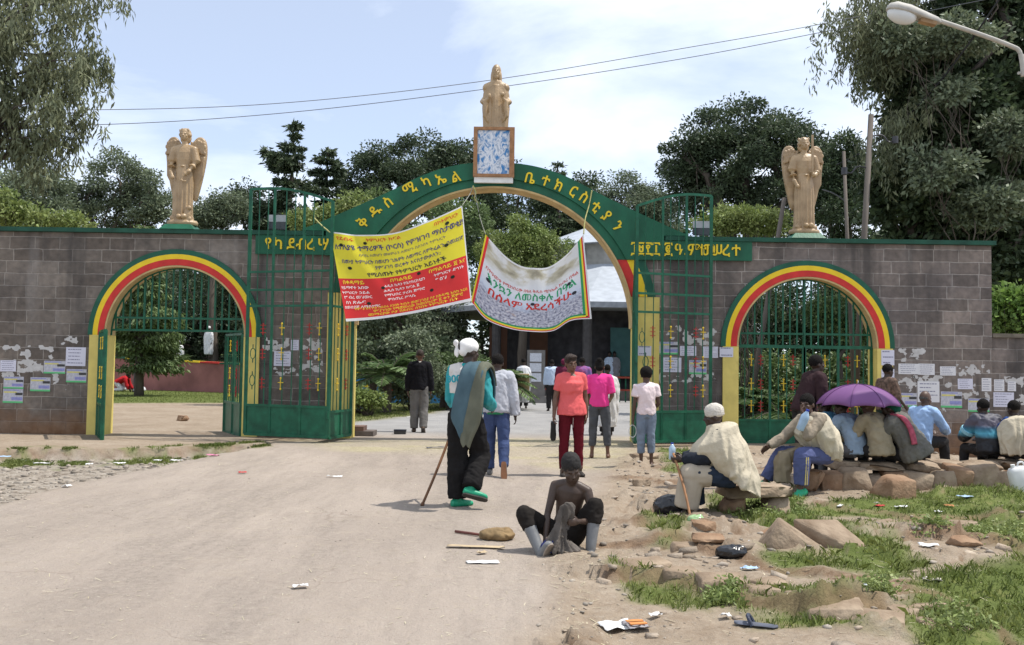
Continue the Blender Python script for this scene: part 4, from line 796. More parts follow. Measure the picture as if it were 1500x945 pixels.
# --- the big right-hand tree
bx = at(1440, 500, 26)
broad(1430, 480, 26, [(1430, 40, 95, 80), (1350, 90, 75, 75), (1490, 120, 90, 90), (1390, 170, 90, 70), (1340, 250, 62, 60), (1460, 240, 95, 80), (1390, 300, 85, 60), (1500, 330, 80, 80), (1330, 330, 45, 40), (1420, 380, 90, 60), (1560, 60, 90, 120), (1560, 250, 90, 120), (1500, 420, 70, 60), (1430, -70, 120, 70)], 'huge dark leafy tree towering over the right end of the wall', LM['deep'], .22, 125000, .58, .40, ncl=480)
broad(1420, 480, 23.5, [(1400, 55, 50, 26), (1330, 60, 30, 22), (1390, 130, 36, 20), (1370, 250, 42, 24), (1450, 300, 50, 30), (1480, 200, 36, 30)], 'grey leaved tree sprays in front of the huge dark tree', LM['olive'], .15, 14000, .40, .03)
st = []
for _ in range(34):
    px = random.uniform(1225, 1330); py = random.uniform(-30, 95) if px < 1290 else random.uniform(-30, 60)
    if px < 1250: py = min(py, 60)
    p = at(px, py, 25+random.uniform(-1.2, 1.2)); st.append((p, .9, 8))
for _ in range(12):
    p = at(random.uniform(1285, 1330), random.uniform(135, 230), 25+random.uniform(-1, 1)); st.append((p, .8, 6))
q = at(1400, 480, 28); gum(q.x, 28, 11.2, st, 'drooping eucalyptus overhanging the sky at the upper right', LM['euc'], .19, 34, .25)
# --- left eucalyptus
st = []
for _ in range(82):
    px = random.uniform(-150, 140); lim = 190-max(0, px-30)*.95; py = random.uniform(-60, lim)
    if px > 105 and 55 < py < 75: continue
    if random.random() < .25: continue
    if px > 118: py = random.choice((random.uniform(-40, 5), random.uniform(75, 105)))
    p = at(px, py, 23+random.uniform(-1.5, 1.5)); st.append((p, .85, 9))
for _ in range(16): p = at(random.uniform(-60, 95), random.uniform(150, 225), 23+random.uniform(-1, 1)); st.append((p, 1.0, 5))
for px, py in ((112, 165), (125, 168), (100, 180), (70, 210), (85, 205)): st.append((at(px, py, 23), .6, 4))
q = at(-90, 480, 23.5); gum(q.x, 23.5, 10.8, st, 'drooping eucalyptus hanging into the sky at the upper left', LM['euc'], .21, 34, .3, limbs=[(at(-60, 300, 23.4), at(0, 232, 23.2), at(60, 215, 23), at(130, 160, 23)), (at(-80, 260, 23.4), at(20, 160, 23.2), at(40, 120, 23))])
# --- inside the courts
conifer(205, 330, 535, 36, 72, 'drooping dark conifer seen through the left arch', LM['mid'], 18000, layers=20, leaf=.22, z0f=.15, droop=.7)
broad(320, 520, 48, [(300, 440, 60, 50), (360, 430, 50, 60), (330, 490, 70, 35), (250, 470, 60, 60), (180, 430, 70, 60)], 'dark tree mass behind the terrace seen through the left arch', LM['dark'], .22, 16000, .7, .3)
broad(60, 520, 50, [(60, 420, 80, 80), (-40, 420, 80, 80), (120, 470, 60, 50)], 'dark tree behind the left wall beyond the poster rows', LM['dark'], .24, 9000, .8, .3)
broad(430, 520, 46, [(430, 420, 60, 70), (480, 460, 50, 60), (400, 480, 50, 50)], 'dark tree behind the left folded gate leaf', LM['dark'], .22, 10000, .7, .3)
for px, pyb, Y, h, n, ln, lab in ((566, 597, 27, 1.0, 22, 1.9, 'bushy palm nearest the left gate pillar inside the court'), (545, 590, 30, .9, 16, 1.6, 'palm behind the dark jacketed man at left'), (650, 588, 30, 1.1, 20, 1.7, 'tall leafy palm behind the white-capped man'),
        (735, 583, 30, .8, 22, 1.6, 'arching palm behind the grey jacketed man'), (690, 583, 32, .9, 18, 1.6, 'palm between the two court plants by the path')): palm(px, pyb, Y, h, n, ln, lab)
broad(605, 592, 28, [(605, 520, 30, 36), (590, 560, 24, 26), (625, 555, 24, 26)], 'pale green bush behind the dark jacketed man', LM['olive'], .12, 8000, .35, name='shrub', shrub=True)
broad(660, 590, 29, [(650, 545, 30, 30), (690, 550, 26, 26)], 'dark green bush at the path edge behind the white-capped man', LM['mid'], .12, 6000, .35, name='shrub', shrub=True)
broad(540, 588, 25, [(525, 583, 16, 12), (548, 586, 14, 9)], 'low tuft of leafy weeds beside the left gate pillar', LM['light'], .10, 2200, .2, name='weed_clump', shrub=True)
for px, pyb, Y, h, ln, lab in ((1095, 600, 22, .5, 1.5, 'palm at the left behind the closed green gates'), (1140, 606, 21.5, .4, 1.4, 'palm behind the yellow crosses of the closed gates'), (1200, 604, 23, .6, 1.6, 'palm in the middle behind the closed green gates'), (1262, 602, 24, .9, 1.6, 'palm at the right behind the closed green gates')): palm(px, pyb, Y, h, 20, ln, lab)
broad(1120, 560, 34, [(1100, 470, 60, 60), (1160, 450, 60, 50), (1230, 460, 60, 60), (1180, 510, 110, 40), (1290, 480, 50, 60)], 'dark tree filling the right arch behind the gates', LM['deep'], .18, 18000, .55, .3)
broad(1235, 560, 27, [(1215, 455, 25, 28), (1250, 475, 25, 25)], 'light green shrub high in the right arch', LM['mid'], .12, 4500, .35, .1)
broad(1482, 540, 21, [(1480, 455, 28, 30), (1510, 465, 30, 30), (1495, 490, 40, 25)], 'bright green leafy bush rising behind the low right wall', LM['bright'], .16, 5200, .35, name='shrub', shrub=True)
for k, (px, Y, w_) in enumerate(((980, 62, 90), (700, 70, 120), (1350, 50, 120), (250, 66, 130), (-150, 60, 130), (1650, 55, 150), (480, 68, 110))):
    broad(px, 500, Y, [(px, 400, w_, 80), (px-w_*.6, 450, w_*.7, 70), (px+w_*.6, 450, w_*.7, 70), (px, 500, w_*1.1, 40)], ['far dark tree in the gap right of the arch', 'far dark tree behind the arch centre', 'far dark tree behind the right end of the wall', 'far dark tree beyond the left arch', 'far dark tree beyond the left picture edge', 'far dark tree beyond the right picture edge', 'far dark tree behind the left shoulder of the arch'][k], LM['deep'], .42, 17000, 1.0, .3)
broad(560, 590, 37, [(525, 540, 40, 45), (575, 535, 40, 50), (625, 540, 40, 45), (670, 545, 36, 40)], 'dense dark bushes closing the court behind the palms', LM['dark'], .2, 14000, .55, name='shrub', shrub=True)
broad(1180, 590, 30, [(1080, 560, 40, 32), (1140, 555, 45, 40), (1210, 560, 45, 36), (1280, 555, 45, 40)], 'dense bushes behind the palms in the right arch', LM['mid'], .16, 12000, .5, name='shrub', shrub=True)
broad(250, 545, 50, [(170, 500, 60, 40), (250, 495, 60, 45), (330, 500, 60, 40), (400, 500, 50, 45), (90, 500, 60, 45)], 'dark undergrowth on the terrace beyond the pink wall', LM['deep'], .24, 14000, .7, name='shrub', shrub=True, base=Vector((at(250, 545, 50).x, 50, 1.5)))
# ---------------------------------------------------------------- grass, weeds, straw, gravel (stuff)
def scatter(polys, n, ymax=60):
    out = []
    for P in polys:
        A = np.array(P); lo = A.min(0); hi = A.max(0)
        q = RNG.uniform(lo, hi, (n*2, 2)); out.append(q[inside(q[:, 0], q[:, 1], P)][:n])
    return np.concatenate(out)
def grass_at(x, y, thr):
    z, r, g, gv, s, lm = hz(x, y, True); k = g > thr; return x[k], y[k], z[k]
def blades(name, x, y, z, h, w, lean, m):
    n = len(x); a = RNG.uniform(0, 2*math.pi, n); hh = h*RNG.uniform(.5, 1.4, n); d = np.stack([np.cos(a), np.sin(a), np.zeros(n)], 1); b = RNG.uniform(0, 2*math.pi, n); s = np.stack([np.cos(b), np.sin(b), np.zeros(n)], 1)
    P = np.stack([x, y, z-.01], 1); ww = w*RNG.uniform(.6, 1.4, n)[:, None]; le = lean*RNG.uniform(.2, 1.3, n)[:, None]; up = np.array([0, 0, 1.]); H_ = hh[:, None]
    M1 = P+up*H_*.6+d*H_*le*.35; T = P+up*H_*(1-.25*le)+d*H_*le
    V = np.stack([P-s*ww*.5, P+s*ww*.5, M1+s*ww*.4, T, M1-s*ww*.4], 1).reshape(-1, 3); me = npmesh(name, V, np.arange(5*n).reshape(n, 5)); o = link(name, me, m); return tag(o, kind='stuff')
M_GRASS = leafmat('grass blades', (.105, .15, .028), (.24, .27, .085), .35)
pos = scatter([[(-.2, 4.6), (5.5, 4.6), (11, 17.5), (1, 17.5)]], 300000)
gx, gy, gz = grass_at(pos[:, 0], pos[:, 1], .35); w_ = np.clip(6.5/gy, .25, 1.)**1.3; k = RNG.uniform(size=len(gx)) < w_
clump = sm(-.35, .5, fbm(gx*5, gy*5, 0, 3, 77)); k &= RNG.uniform(size=len(gx)) < .40+.60*clump
blades('grass', gx[k], gy[k], gz[k], (.03+.04*clump[k]), .007, .9, M_GRASS)
pos = scatter(GRASSL, 2600); lx, ly, lz = grass_at(pos[:, 0], pos[:, 1], .3); blades('bank_grass', lx, ly, lz, .055, .010, 1.0, M_GRASS)
pos = scatter([P_COURT_G, P_VERGE, P_YARD_R], 22000); lx, ly, lz = grass_at(pos[:, 0], pos[:, 1], .3); blades('court_grass', lx, ly, lz, .055, .014, .8, M_GRASS)
def weedpatch(polys, n, m, h, leaf):
    pos = scatter(polys, n); x, y = pos[:, 0], pos[:, 1]; z = hz(x, y); P = np.repeat(np.stack([x, y, z], 1), 7, 0)+RNG.normal(size=(7*len(x), 3))*np.array([.035, .035, 0])+np.array([0, 0, 1])*RNG.uniform(0, 1, (7*len(x), 1))*h
    A = RNG.normal(size=P.shape)*np.array([1, 1, .5])+np.array([0, 0, .35]); o = leaves('weeds', P, A, RNG.uniform(.6, 1.3, len(P))*leaf, RNG.uniform(.7, 1.2, len(P))*leaf*.45, m, None); return tag(o, kind='stuff')
weedpatch([W2(q) for q in ([(1062, 722), (1110, 716), (1120, 765), (1070, 768)], [(1100, 742), (1170, 735), (1190, 765), (1110, 768)], [(1340, 778), (1395, 780), (1390, 800), (1335, 800)], [(1415, 780), (1500, 772), (1530, 812), (1425, 808)], [(1040, 872), (1075, 868), (1078, 885), (1042, 886)], [(1360, 905), (1410, 900), (1450, 935), (1370, 940)], [(1270, 875), (1300, 872), (1305, 900), (1275, 900)], [(990, 668), (1035, 668), (1040, 690), (1000, 690)])], 120, LM['light'], .06, .040)
M_STRAW = mat('straw', (.40, .35, .22), .8, 0, 3, col2=(.56, .50, .37), rand=.25)
sx = np.concatenate([scatter([P_STRAW], 9000), scatter([P_RIGHT], 15000), scatter([W2([(700, 760), (870, 700), (900, 945), (640, 945)])], 1600), scatter([W2([(0, 680), (900, 660), (800, 945), (0, 945)])], 9000)])
z, r_, g_, gv_, st_, lm_ = hz(sx[:, 0], sx[:, 1], True); k = (RNG.uniform(size=len(sx)) < .10+.9*st_+.45*(sx[:, 0] > .3)*(sm(-.25, .35, fbm(sx[:, 0]*1.5, sx[:, 1]*2, 3., 3, 58)))) & (sx[:, 1] > 3.5); sx = sx[k]; z = z[k]; n_ = len(sx)
a = RNG.uniform(0, 2*math.pi, n_); A = np.stack([np.cos(a), np.sin(a), RNG.normal(size=n_)*.08], 1); P = np.stack([sx[:, 0], sx[:, 1], z+.006], 1)
L_ = (RNG.uniform(.03, .12, n_)*np.clip(sx[:, 1]/9, .42, 1))[:, None]; B = np.stack([-np.sin(a), np.cos(a), np.zeros(n_)], 1)*RNG.uniform(.0010, .0024, n_)[:, None]
V = np.stack([P-B, P+B, P+A*L_+B, P+A*L_-B], 1).reshape(-1, 3); o = link('straw', npmesh('straw', V, np.arange(4*n_).reshape(n_, 4)), M_STRAW); tag(o, kind='stuff')
# loose stones: little faceted lumps
ico = bmesh.new(); bmesh.ops.create_icosphere(ico, subdivisions=1, radius=1); iv = np.array([v.co[:] for v in ico.verts]); bm_f = np.array([[v.index for v in f.verts] for f in ico.faces]); ico.free()
gp_ = np.concatenate([scatter([P_GRAV], 5200), scatter([P_RIGHT], 3800), scatter([W2([(0, 670), (900, 650), (800, 945), (0, 945)])], 240)]); gp_ = gp_[gp_[:, 1] > 3.5]
z, r_, g_, gv_, st_, lm_ = hz(gp_[:, 0], gp_[:, 1], True); k = g_ < .4; gp_ = gp_[k]; z = z[k]; n_ = len(gp_); big = gv_[k]
sz = (RNG.uniform(0, 1, n_)**4*.026*(1-.75*r_[k])+.005)*(1+.45*big); V = iv[None]*(1+RNG.uniform(-.3, .3, (n_, len(iv), 1)))*sz[:, None, None]*np.stack([RNG.uniform(.8, 1.6, n_), RNG.uniform(.8, 1.6, n_), RNG.uniform(.35, .75, n_)], 1)[:, None]
V = V+np.stack([gp_[:, 0], gp_[:, 1], z+sz*.15], 1)[:, None]; Q_ = (bm_f[None]+(np.arange(n_)*len(iv))[:, None, None]).reshape(-1, 3)
o = link('gravel', npmesh('gravel', V.reshape(-1, 3), Q_), mat('loose stones', (.20, .165, .13), .9, 0, 2, col2=(.36, .32, .27), rand=.3)); tag(o, kind='stuff')

cl = scatter([P_RIGHT], 3000); cl = cl[(cl[:, 1] > 3.8) & (cl[:, 1] < 14)]; z, r_, g_, gv_, st_, lm_ = hz(cl[:, 0], cl[:, 1], True); k = (g_ < .35) & (RNG.uniform(size=len(cl)) < .25+.75*sm(-.1, .3, fbm(cl[:, 0]*1.3, cl[:, 1]*1.6, 0, 3, 95))); cl = cl[k]; z = z[k]; n_ = len(cl)
sz = RNG.uniform(0, 1, n_)**4*.05+.010; bx8 = np.array([(a, b, c_) for a in (-1, 1) for b in (-1, 1) for c_ in (-1, 1)], float)*.7; bq = np.array([(0, 1, 3, 2), (4, 6, 7, 5), (0, 4, 5, 1), (2, 3, 7, 6), (0, 2, 6, 4), (1, 5, 7, 3)])
V = bx8[None]*(1+RNG.uniform(-.38, .38, (n_, 8, 3)))*sz[:, None, None]*np.stack([RNG.uniform(.9, 1.8, n_), RNG.uniform(.7, 1.3, n_), RNG.uniform(.35, .7, n_)], 1)[:, None]; ang = RNG.uniform(-.7, .7, n_); ca, sa = np.cos(ang)[:, None], np.sin(ang)[:, None]
V = np.stack([V[..., 0]*ca-V[..., 1]*sa, V[..., 0]*sa+V[..., 1]*ca, V[..., 2]+RNG.uniform(-.25, .25, (n_, 1))*V[..., 0]], -1)+np.stack([cl[:, 0], cl[:, 1], z+sz*.12], 1)[:, None]
o = link('clods', npmesh('clods', V.reshape(-1, 3), (bq[None]+(np.arange(n_)*8)[:, None, None]).reshape(-1, 4)), mat('earth clods', (.25, .195, .145), .95, 0, 3, .5, 60, col2=(.40, .335, .265), rand=.3)); tag(o, kind='stuff')
# ---------------------------------------------------------------- people
def V3(*a): return Vector(a)
def skin(nm, c): return mat(nm, c, .48, .14, 14, .08, 60, spec=.45)
SK = [skin('deep brown skin', (.040, .022, .015)), skin('brown skin', (.085, .044, .028)), skin('warm brown skin', (.135, .068, .042)), skin('dusty dark skin', (.062, .038, .027))]
M_HAIR = mat('black hair', (.012, .010, .009), .85, .3, 60, .9, 160, spec=.15); M_HAIRG = mat('greying hair', (.09, .085, .08), .9, .4, 50, .5, 120)
def cloth(nm, c, var=.16, sc=5, bump=.25, bs=18, **k): return mat('cloth '+nm, c, .88, var, sc, bump, bs, spec=.12, **k)
def wrinkle(o, amp, f=7., st=(1, 1, .45), seed=0):
    me = o.data; n = len(me.vertices); co = np.empty(n*3, np.float32); me.vertices.foreach_get('co', co); co = co.reshape(-1, 3)
    no = np.empty(n*3, np.float32); me.vertex_normals.foreach_get('vector', no); no = no.reshape(-1, 3)
    x, y, z = co[:, 0]*f*st[0], co[:, 1]*f*st[1], co[:, 2]*f*st[2]; wz = z+.9*vn(x*.6+y*.5, z*.7, y*.6, seed+3)
    d = 1-2*np.abs(fbm(x+wz*.6, y+wz*.3, wz, 3, seed)); d2 = fbm(x*2.6, y*2.6, z*2.6, 2, seed+9)
    co = co+no*(amp*(d*.75-.25+.35*d2))[:, None]; me.vertices.foreach_set('co', co.astype(np.float32).ravel()); me.update(); return o
TP = [(-.14, .105, .085), (-.05, .155, .112), (.08, .158, .110), (.30, .128, .096), (.52, .140, .102), (.74, .158, .110), (.87, .160, .098), (.925, .135, .086), (.965, .095, .074), (1.01, .060, .060)]
class Fig:
    def __init__(s, label, loc, rz=0., H=1.7, lean=(.02, .02), side=0., twist=0., arms=None, legs=None, pelvis=None, head=(0, 0, 0), sk=1, girth=1., sh=1., grp=None, voxel=.009, hk=None, fem=0.):
        k = s.k = H/1.75; s.vox = voxel; s.g = girth; s.fem = fem; s.skm = SK[sk]; s.st = []; p = Vector((0, 0, 0)); N = 24; T = .51*k; s.T = T
        for i in range(N+1):
            t = i/N; a = lean[0]+(lean[1]-lean[0])*t; d = Vector((math.sin(side)*math.cos(a), math.sin(a), math.cos(side)*math.cos(a))); r = Vector((math.cos(twist*t), math.sin(twist*t), 0)); r = (r-d*r.dot(d)).normalized()
            s.st.append((p.copy(), d, r, d.cross(r))); p = p+d*T/N
        A = arms or {}; L_ = legs or {}; c, d, r, f = s.stn(.885); s.J = {}
        for n, sg in (('L', -1), ('R', 1)):
            a = A.get(n, (V3(sg*.16, .03, -1), V3(sg*.05, .14, -1))); S_ = c+r*sg*(.168*k*sh); e = S_+Vector(a[0]).normalized()*.295*k; w = e+Vector(a[1]).normalized()*.25*k
            s.J['s'+n], s.J['e'+n], s.J['w'+n] = S_, e, w; s.J['h'+n] = Vector(a[2] if len(a) > 2 and a[2] else a[1]).normalized(); s.J['t'+n] = Vector(a[3] if len(a) > 3 else (0, 1, .2)).normalized(); s.J['c'+n] = a[4] if len(a) > 4 else .55
        c, d, r, f = s.stn(0)
        for n, sg in (('L', -1), ('R', 1)):
            a = L_.get(n, (V3(sg*.03, .02, -1), V3(sg*.01, -.03, -1))); h = c+r*sg*.086*k-d*.03*k; kn = h+Vector(a[0]).normalized()*.43*k; an = kn+Vector(a[1]).normalized()*.42*k
            s.J['p'+n], s.J['k'+n], s.J['a'+n] = h, kn, an; s.J['f'+n] = Vector(a[2] if len(a) > 2 else (sg*.15, 1, 0)).normalized()
        off = Vector((0, 0, pelvis if pelvis is not None else -min(s.J['aL'].z, s.J['aR'].z)+.075*k))
        s.st = [(q[0]+off, *q[1:]) for q in s.st]
        for key in s.J:
            if key[0] in 'sewpka': s.J[key] = s.J[key]+off
        c, d, r, f = s.stn(1.0); pit, yaw, rol = head; nd = (d*.75+Vector((0, 0, .25))-f*.0).normalized(); s.hb = c+nd*.034*k+f*.016*k
        R = Matrix((r, f, d)).transposed(); R = Matrix.Rotation(0, 3, 'Z')
        fz = math.atan2(f.x, f.y) if abs(f.x)+abs(f.y) > .05 else 0
        s.R = Matrix.Rotation(-fz+yaw, 3, 'Z') @ Matrix.Rotation(-pit, 3, 'X') @ Matrix.Rotation(rol, 3, 'Y'); s.hk = (hk or 1.)*k*1.06
        s.o = empty('person', loc, label, 'person', grp, rz); s.neck = (c, nd)
    def stn(s, t):
        if t <= 0: c, d, r, f = s.st[0]; return c+d*t*s.T, d, r, f
        if t >= 1: c, d, r, f = s.st[-1]; return c+d*(t-1)*s.T, d, r, f
        x = t*24; i = min(int(x), 23); a, b = s.st[i], s.st[i+1]; u = x-i; return a[0].lerp(b[0], u), a[1], a[2], a[3]
    def ring(s, t, rx, ry, n=28, dx=0, dy=0):
        c, d, r, f = s.stn(t); return [c+r*(dx+rx*math.cos(2*math.pi*k/n))+f*(dy+ry*math.sin(2*math.pi*k/n)) for k in range(n)]
    def seg(s, m, a, b, prof, k=None):
        k = k or s.k; m.tube([a.lerp(b, t) for t, _ in prof], [q*k for _, q in prof], 12)
    def hp(s, x, y, z): return s.hb+s.R @ (Vector((x, y, z))*s.hk)   # point in the head's frame, +y forward
    def hball(s, m, c, r, nu=14, nv=10): m.ball(s.hp(*c), tuple(q*s.hk for q in r), nu, nv, s.R)
    def hand(s, m, n):
        k = s.k*.98; w = s.J['w'+n]; h = s.J['h'+n]; t = s.J['t'+n]; t = (t-h*t.dot(h)).normalized(); cu = s.J['c'+n]; sg = -1 if n == 'L' else 1
        nm = h.cross(t)*(-sg); M = Matrix((t, nm, h)).transposed(); m.ball(w+h*.050*k, (.040*k, .017*k, .058*k), 12, 8, M); m.tube([w-h*.03*k, w+h*.03*k], [.025*k, .028*k], 10)
        inn = -nm if False else nm
        for i, (o_, l_) in enumerate(((.030, .070), (.010, .080), (-.011, .074), (-.030, .058))):
            b = w+h*.085*k+t*o_*k; p = [w+h*.06*k+t*o_*.9*k, b]; a = 0
            for q, f_ in enumerate((.45, .32, .28)):
                a += cu*(.5+.35*q); p.append(p[-1]+(h*math.cos(a)+inn*math.sin(a))*l_*f_*k)
            m.tube(p, [.0095*k, .0095*k, .009*k, .0082*k, .007*k], 8)
        p = [w+h*.02*k+t*.025*k, w+h*.05*k+t*.052*k+inn*.012*k, w+h*.078*k+t*.058*k+inn*.026*k, w+h*.10*k+t*.050*k+inn*.036*k]; m.tube(p, [.013*k, .0125*k, .0105*k, .008*k], 8)
    def body(s, feet='LR', beard=False):
        m = MB(); k = s.k; g = s.g
        m.rings([s.ring(t, a*k*g, b*k*g) for t, a, b in TP])
        if s.fem:
            for sg in (-1, 1): c, d, r, f = s.stn(.66); m.ball(c+r*sg*.065*k+f*.088*k, (.055*k, .048*k, .055*k))
        c, nd = s.neck; m.tube([c-nd*.06*k, s.hb+s.R @ Vector((0, -.005, .06))*k], [.062*k, .055*k], 12)
        head_shape(m, s.hb, s.hk, s.R @ Matrix.Rotation(math.pi, 3, 'Z'))
        for n in 'LR':
            S_, e, w = s.J['s'+n], s.J['e'+n], s.J['w'+n]; m.ball(S_, .052*k*g); q_ = s.stn(.985)[0]; m.tube([q_, q_.lerp(S_, .5)+s.stn(.9)[1]*.006*k, S_], [.050*k, .050*k, .048*k], 12); s.seg(m, S_, e, [(0, .051), (.12, .053), (.4, .047), (.75, .041), (1.04, .036)], k*g); s.seg(m, e, w, [(-.05, .036), (.2, .040), (.45, .037), (.8, .028), (1.03, .0245)], k*g); s.hand(m, n)
            h, kn, an = s.J['p'+n], s.J['k'+n], s.J['a'+n]; s.seg(m, h, kn, [(-.08, .080), (.15, .084), (.5, .070), (.85, .055), (1.04, .050)], k*g); s.seg(m, kn, an, [(-.05, .048), (.15, .050), (.33, .053), (.6, .042), (.88, .033), (1.05, .033)], k*g)
            f = s.J['f'+n]; sh_ = (an-kn).normalized(); dn = (sh_-f*sh_.dot(f)).normalized()
            m.tube([an-f*.055*k+dn*.045*k, an-f*.03*k+dn*.042*k, an+f*.05*k+dn*.042*k, an+f*.11*k+dn*.052*k, an+f*.165*k+dn*.060*k], [.022*k, .034*k, .038*k, .034*k, .018*k], 10); m.tube([an-sh_*.04*k, an+f*.02*k+dn*.035*k], [.034*k, .036*k], 10)
        s.b = remesh(m, 'body', s.vox, 2, s.o, s.skm, .4); return s
    def face(s):
        we = mat('eye white', (.30, .27, .24), .3, .05, 9); ie = mat('dark iris', (.010, .007, .006), .15, .1, 9)
        for sg in (-1, 1):
            c = MB(); s.hball(c, (sg*.032, .080, .098), (.0105, .008, .0045), 10, 8); e = c.build('eye', we, s.o, True); c = MB(); s.hball(c, (sg*.032, .0865, .098), (.0055, .004, .0045), 8, 6); i_ = c.build('iris', ie, e, True)
            c = MB(); c.tube([s.hp(sg*.014, .089, .117), s.hp(sg*.032, .090, .123), s.hp(sg*.052, .078, .117)], [.003*s.hk, .0042*s.hk, .0025*s.hk], 6); c.build('eyebrow', M_HAIR, s.o)
        c = MB(); s.hball(c, (0, .094, .051), (.022, .006, .0045)); s.hball(c, (0, .092, .043), (.018, .007, .006)); c.build('lips', mat('lips', (.12, .045, .04), .45, .1, 20), s.o, True); return s
    def hair(s, kind='short', m=None):
        c = MB()
        if kind == 'short': s.hball(c, (0, -.014, .150), (.083, .098, .092), 20, 14)
        elif kind == 'crop': s.hball(c, (0, -.010, .146), (.0765, .0935, .0925), 20, 14)
        elif kind == 'afro': s.hball(c, (0, -.016, .152), (.094, .108, .100), 20, 14)
        elif kind == 'bun': s.hball(c, (0, -.012, .146), (.081, .098, .094), 20, 14); s.hball(c, (0, -.075, .215), (.045, .05, .04)); s.hball(c, (0, -.05, .10), (.072, .06, .07))
        elif kind == 'pulled': s.hball(c, (0, -.014, .150), (.083, .098, .092), 20, 14); s.hball(c, (0, -.07, .10), (.06, .06, .07)); s.hball(c, (.0, .052, .196), (.07, .045, .035)); s.hball(c, (.058, .03, .17), (.03, .05, .045))
        elif kind == 'fringe': s.hball(c, (0, -.016, .128), (.070, .088, .05), 20, 14)
        o = remesh(c, 'hair', .009, 1, s.o, m or M_HAIR); wrinkle(o, .006*s.hk, 42, (1, 1, 1)); return s
    def top(s, name, m, off=.018, sleeve=2., hem=-.18, boxy=.5, amp=.010, neck=.965, cuff=0., flare=0., seed=1, thick=0., dy=0):
        c = MB(); k = s.k; g = s.g; R_ = []; ch_ = (.158+off/k, .110+off/k); ts = [hem]+[t for t in (-.14, -.05, .08, .2, .3, .42, .52, .64, .74, .82, .88) if t > hem+.02]+[.93, neck]
        for t in ts:
            a = np.interp(t, [q[0] for q in TP], [q[1] for q in TP]) if t > -.14 else .150; b = np.interp(t, [q[0] for q in TP], [q[2] for q in TP]) if t > -.14 else .108
            if t < -.02: a, b = max(a, .150), max(b, .108)
            a = a*g+off/k; b = b*g+off/k
            if t < .74: a = max(a, a*(1-boxy)+boxy*ch_[0]*1.0); b = max(b, b*(1-boxy)+boxy*ch_[1]*1.0); q = max(0, .5-t)*flare; a += q; b += q
            b += (s.fem*.022 if .5 < t < .8 else 0); R_.append(s.ring(t, a*k, b*k, 32, 0, (s.fem*.014*k if .5 < t < .8 else 0)+dy))
        c.rings(R_)
        for n in 'LR':
            S_, e, w = s.J['s'+n], s.J['e'+n], s.J['w'+n]; o_ = off/k+thick
            cs = s.stn(.95)[0]; c.ball(S_, (.053+o_)*k); c.tube([cs, cs.lerp(S_, .5)+s.stn(.9)[1]*.004*k, S_], [.052*k+off*.6, .052*k+off*.8, .050*k+off], 12)
            u = min(1, sleeve); s.seg(c, S_, S_.lerp(e, u), [(0, .052+o_), (.15, .054+o_), (.5, .052+o_+cuff*.3), (1.0, .046+o_+cuff)] if sleeve <= 1 else [(0, .052+o_), (.15, .054+o_), (.5, .051+o_), (1.05, .044+o_)])
            if sleeve > 1: s.seg(c, e, e.lerp(w, sleeve-1), [(-.08, .044+o_), (.3, .044+o_), (.7, .036+o_), (1., .032+o_+cuff)]); c.ball(e, (.045+o_)*k)
        o = remesh(c, name, s.vox*1.15, 3, s.o, m); wrinkle(o, amp*1.7, 6.5, seed=seed); wrinkle(o, amp*.8, 15, (1, 1, .8), seed=seed+4); s.tp = o; return s
    def legs_(s, m, off=.016, length=2., amp=.009, wide=0., seed=2, name='trousers', up=.12):
        c = MB(); k = s.k; g = s.g
        c.rings([s.ring(t, (a*g+off)*k, (b*g+off)*k) for t, a, b in ((-.16, .125, .10), (-.05, .155, .112), (.04, .155, .11), (up, .148, .106))])
        for n in 'LR':
            h, kn, an = s.J['p'+n], s.J['k'+n], s.J['a'+n]; s.seg(c, h, kn, [(-.1, .082*g+off), (.15, .086*g+off), (.5, .074*g+off+wide*.5), (1.04, .058*g+off+wide*.8)]); c.ball(kn, (.056*g+off+wide*.8)*k)
            if length > 1:
                L_ = length-1; s.seg(c, kn, kn.lerp(an, L_), [(-.05, .057*g+off+wide*.8), (.3, .058*g+off+wide), (.7, .048*g+off+wide), (1., .043*g+off+wide)])
        o = remesh(c, name, s.vox*1.15, 3, s.o, m); wrinkle(o, amp*1.5, 7, (1, 1, .8), seed=seed); wrinkle(o, amp*.6, 16, (.7, .7, 1.3), seed=seed+4); s.lg = o; return s
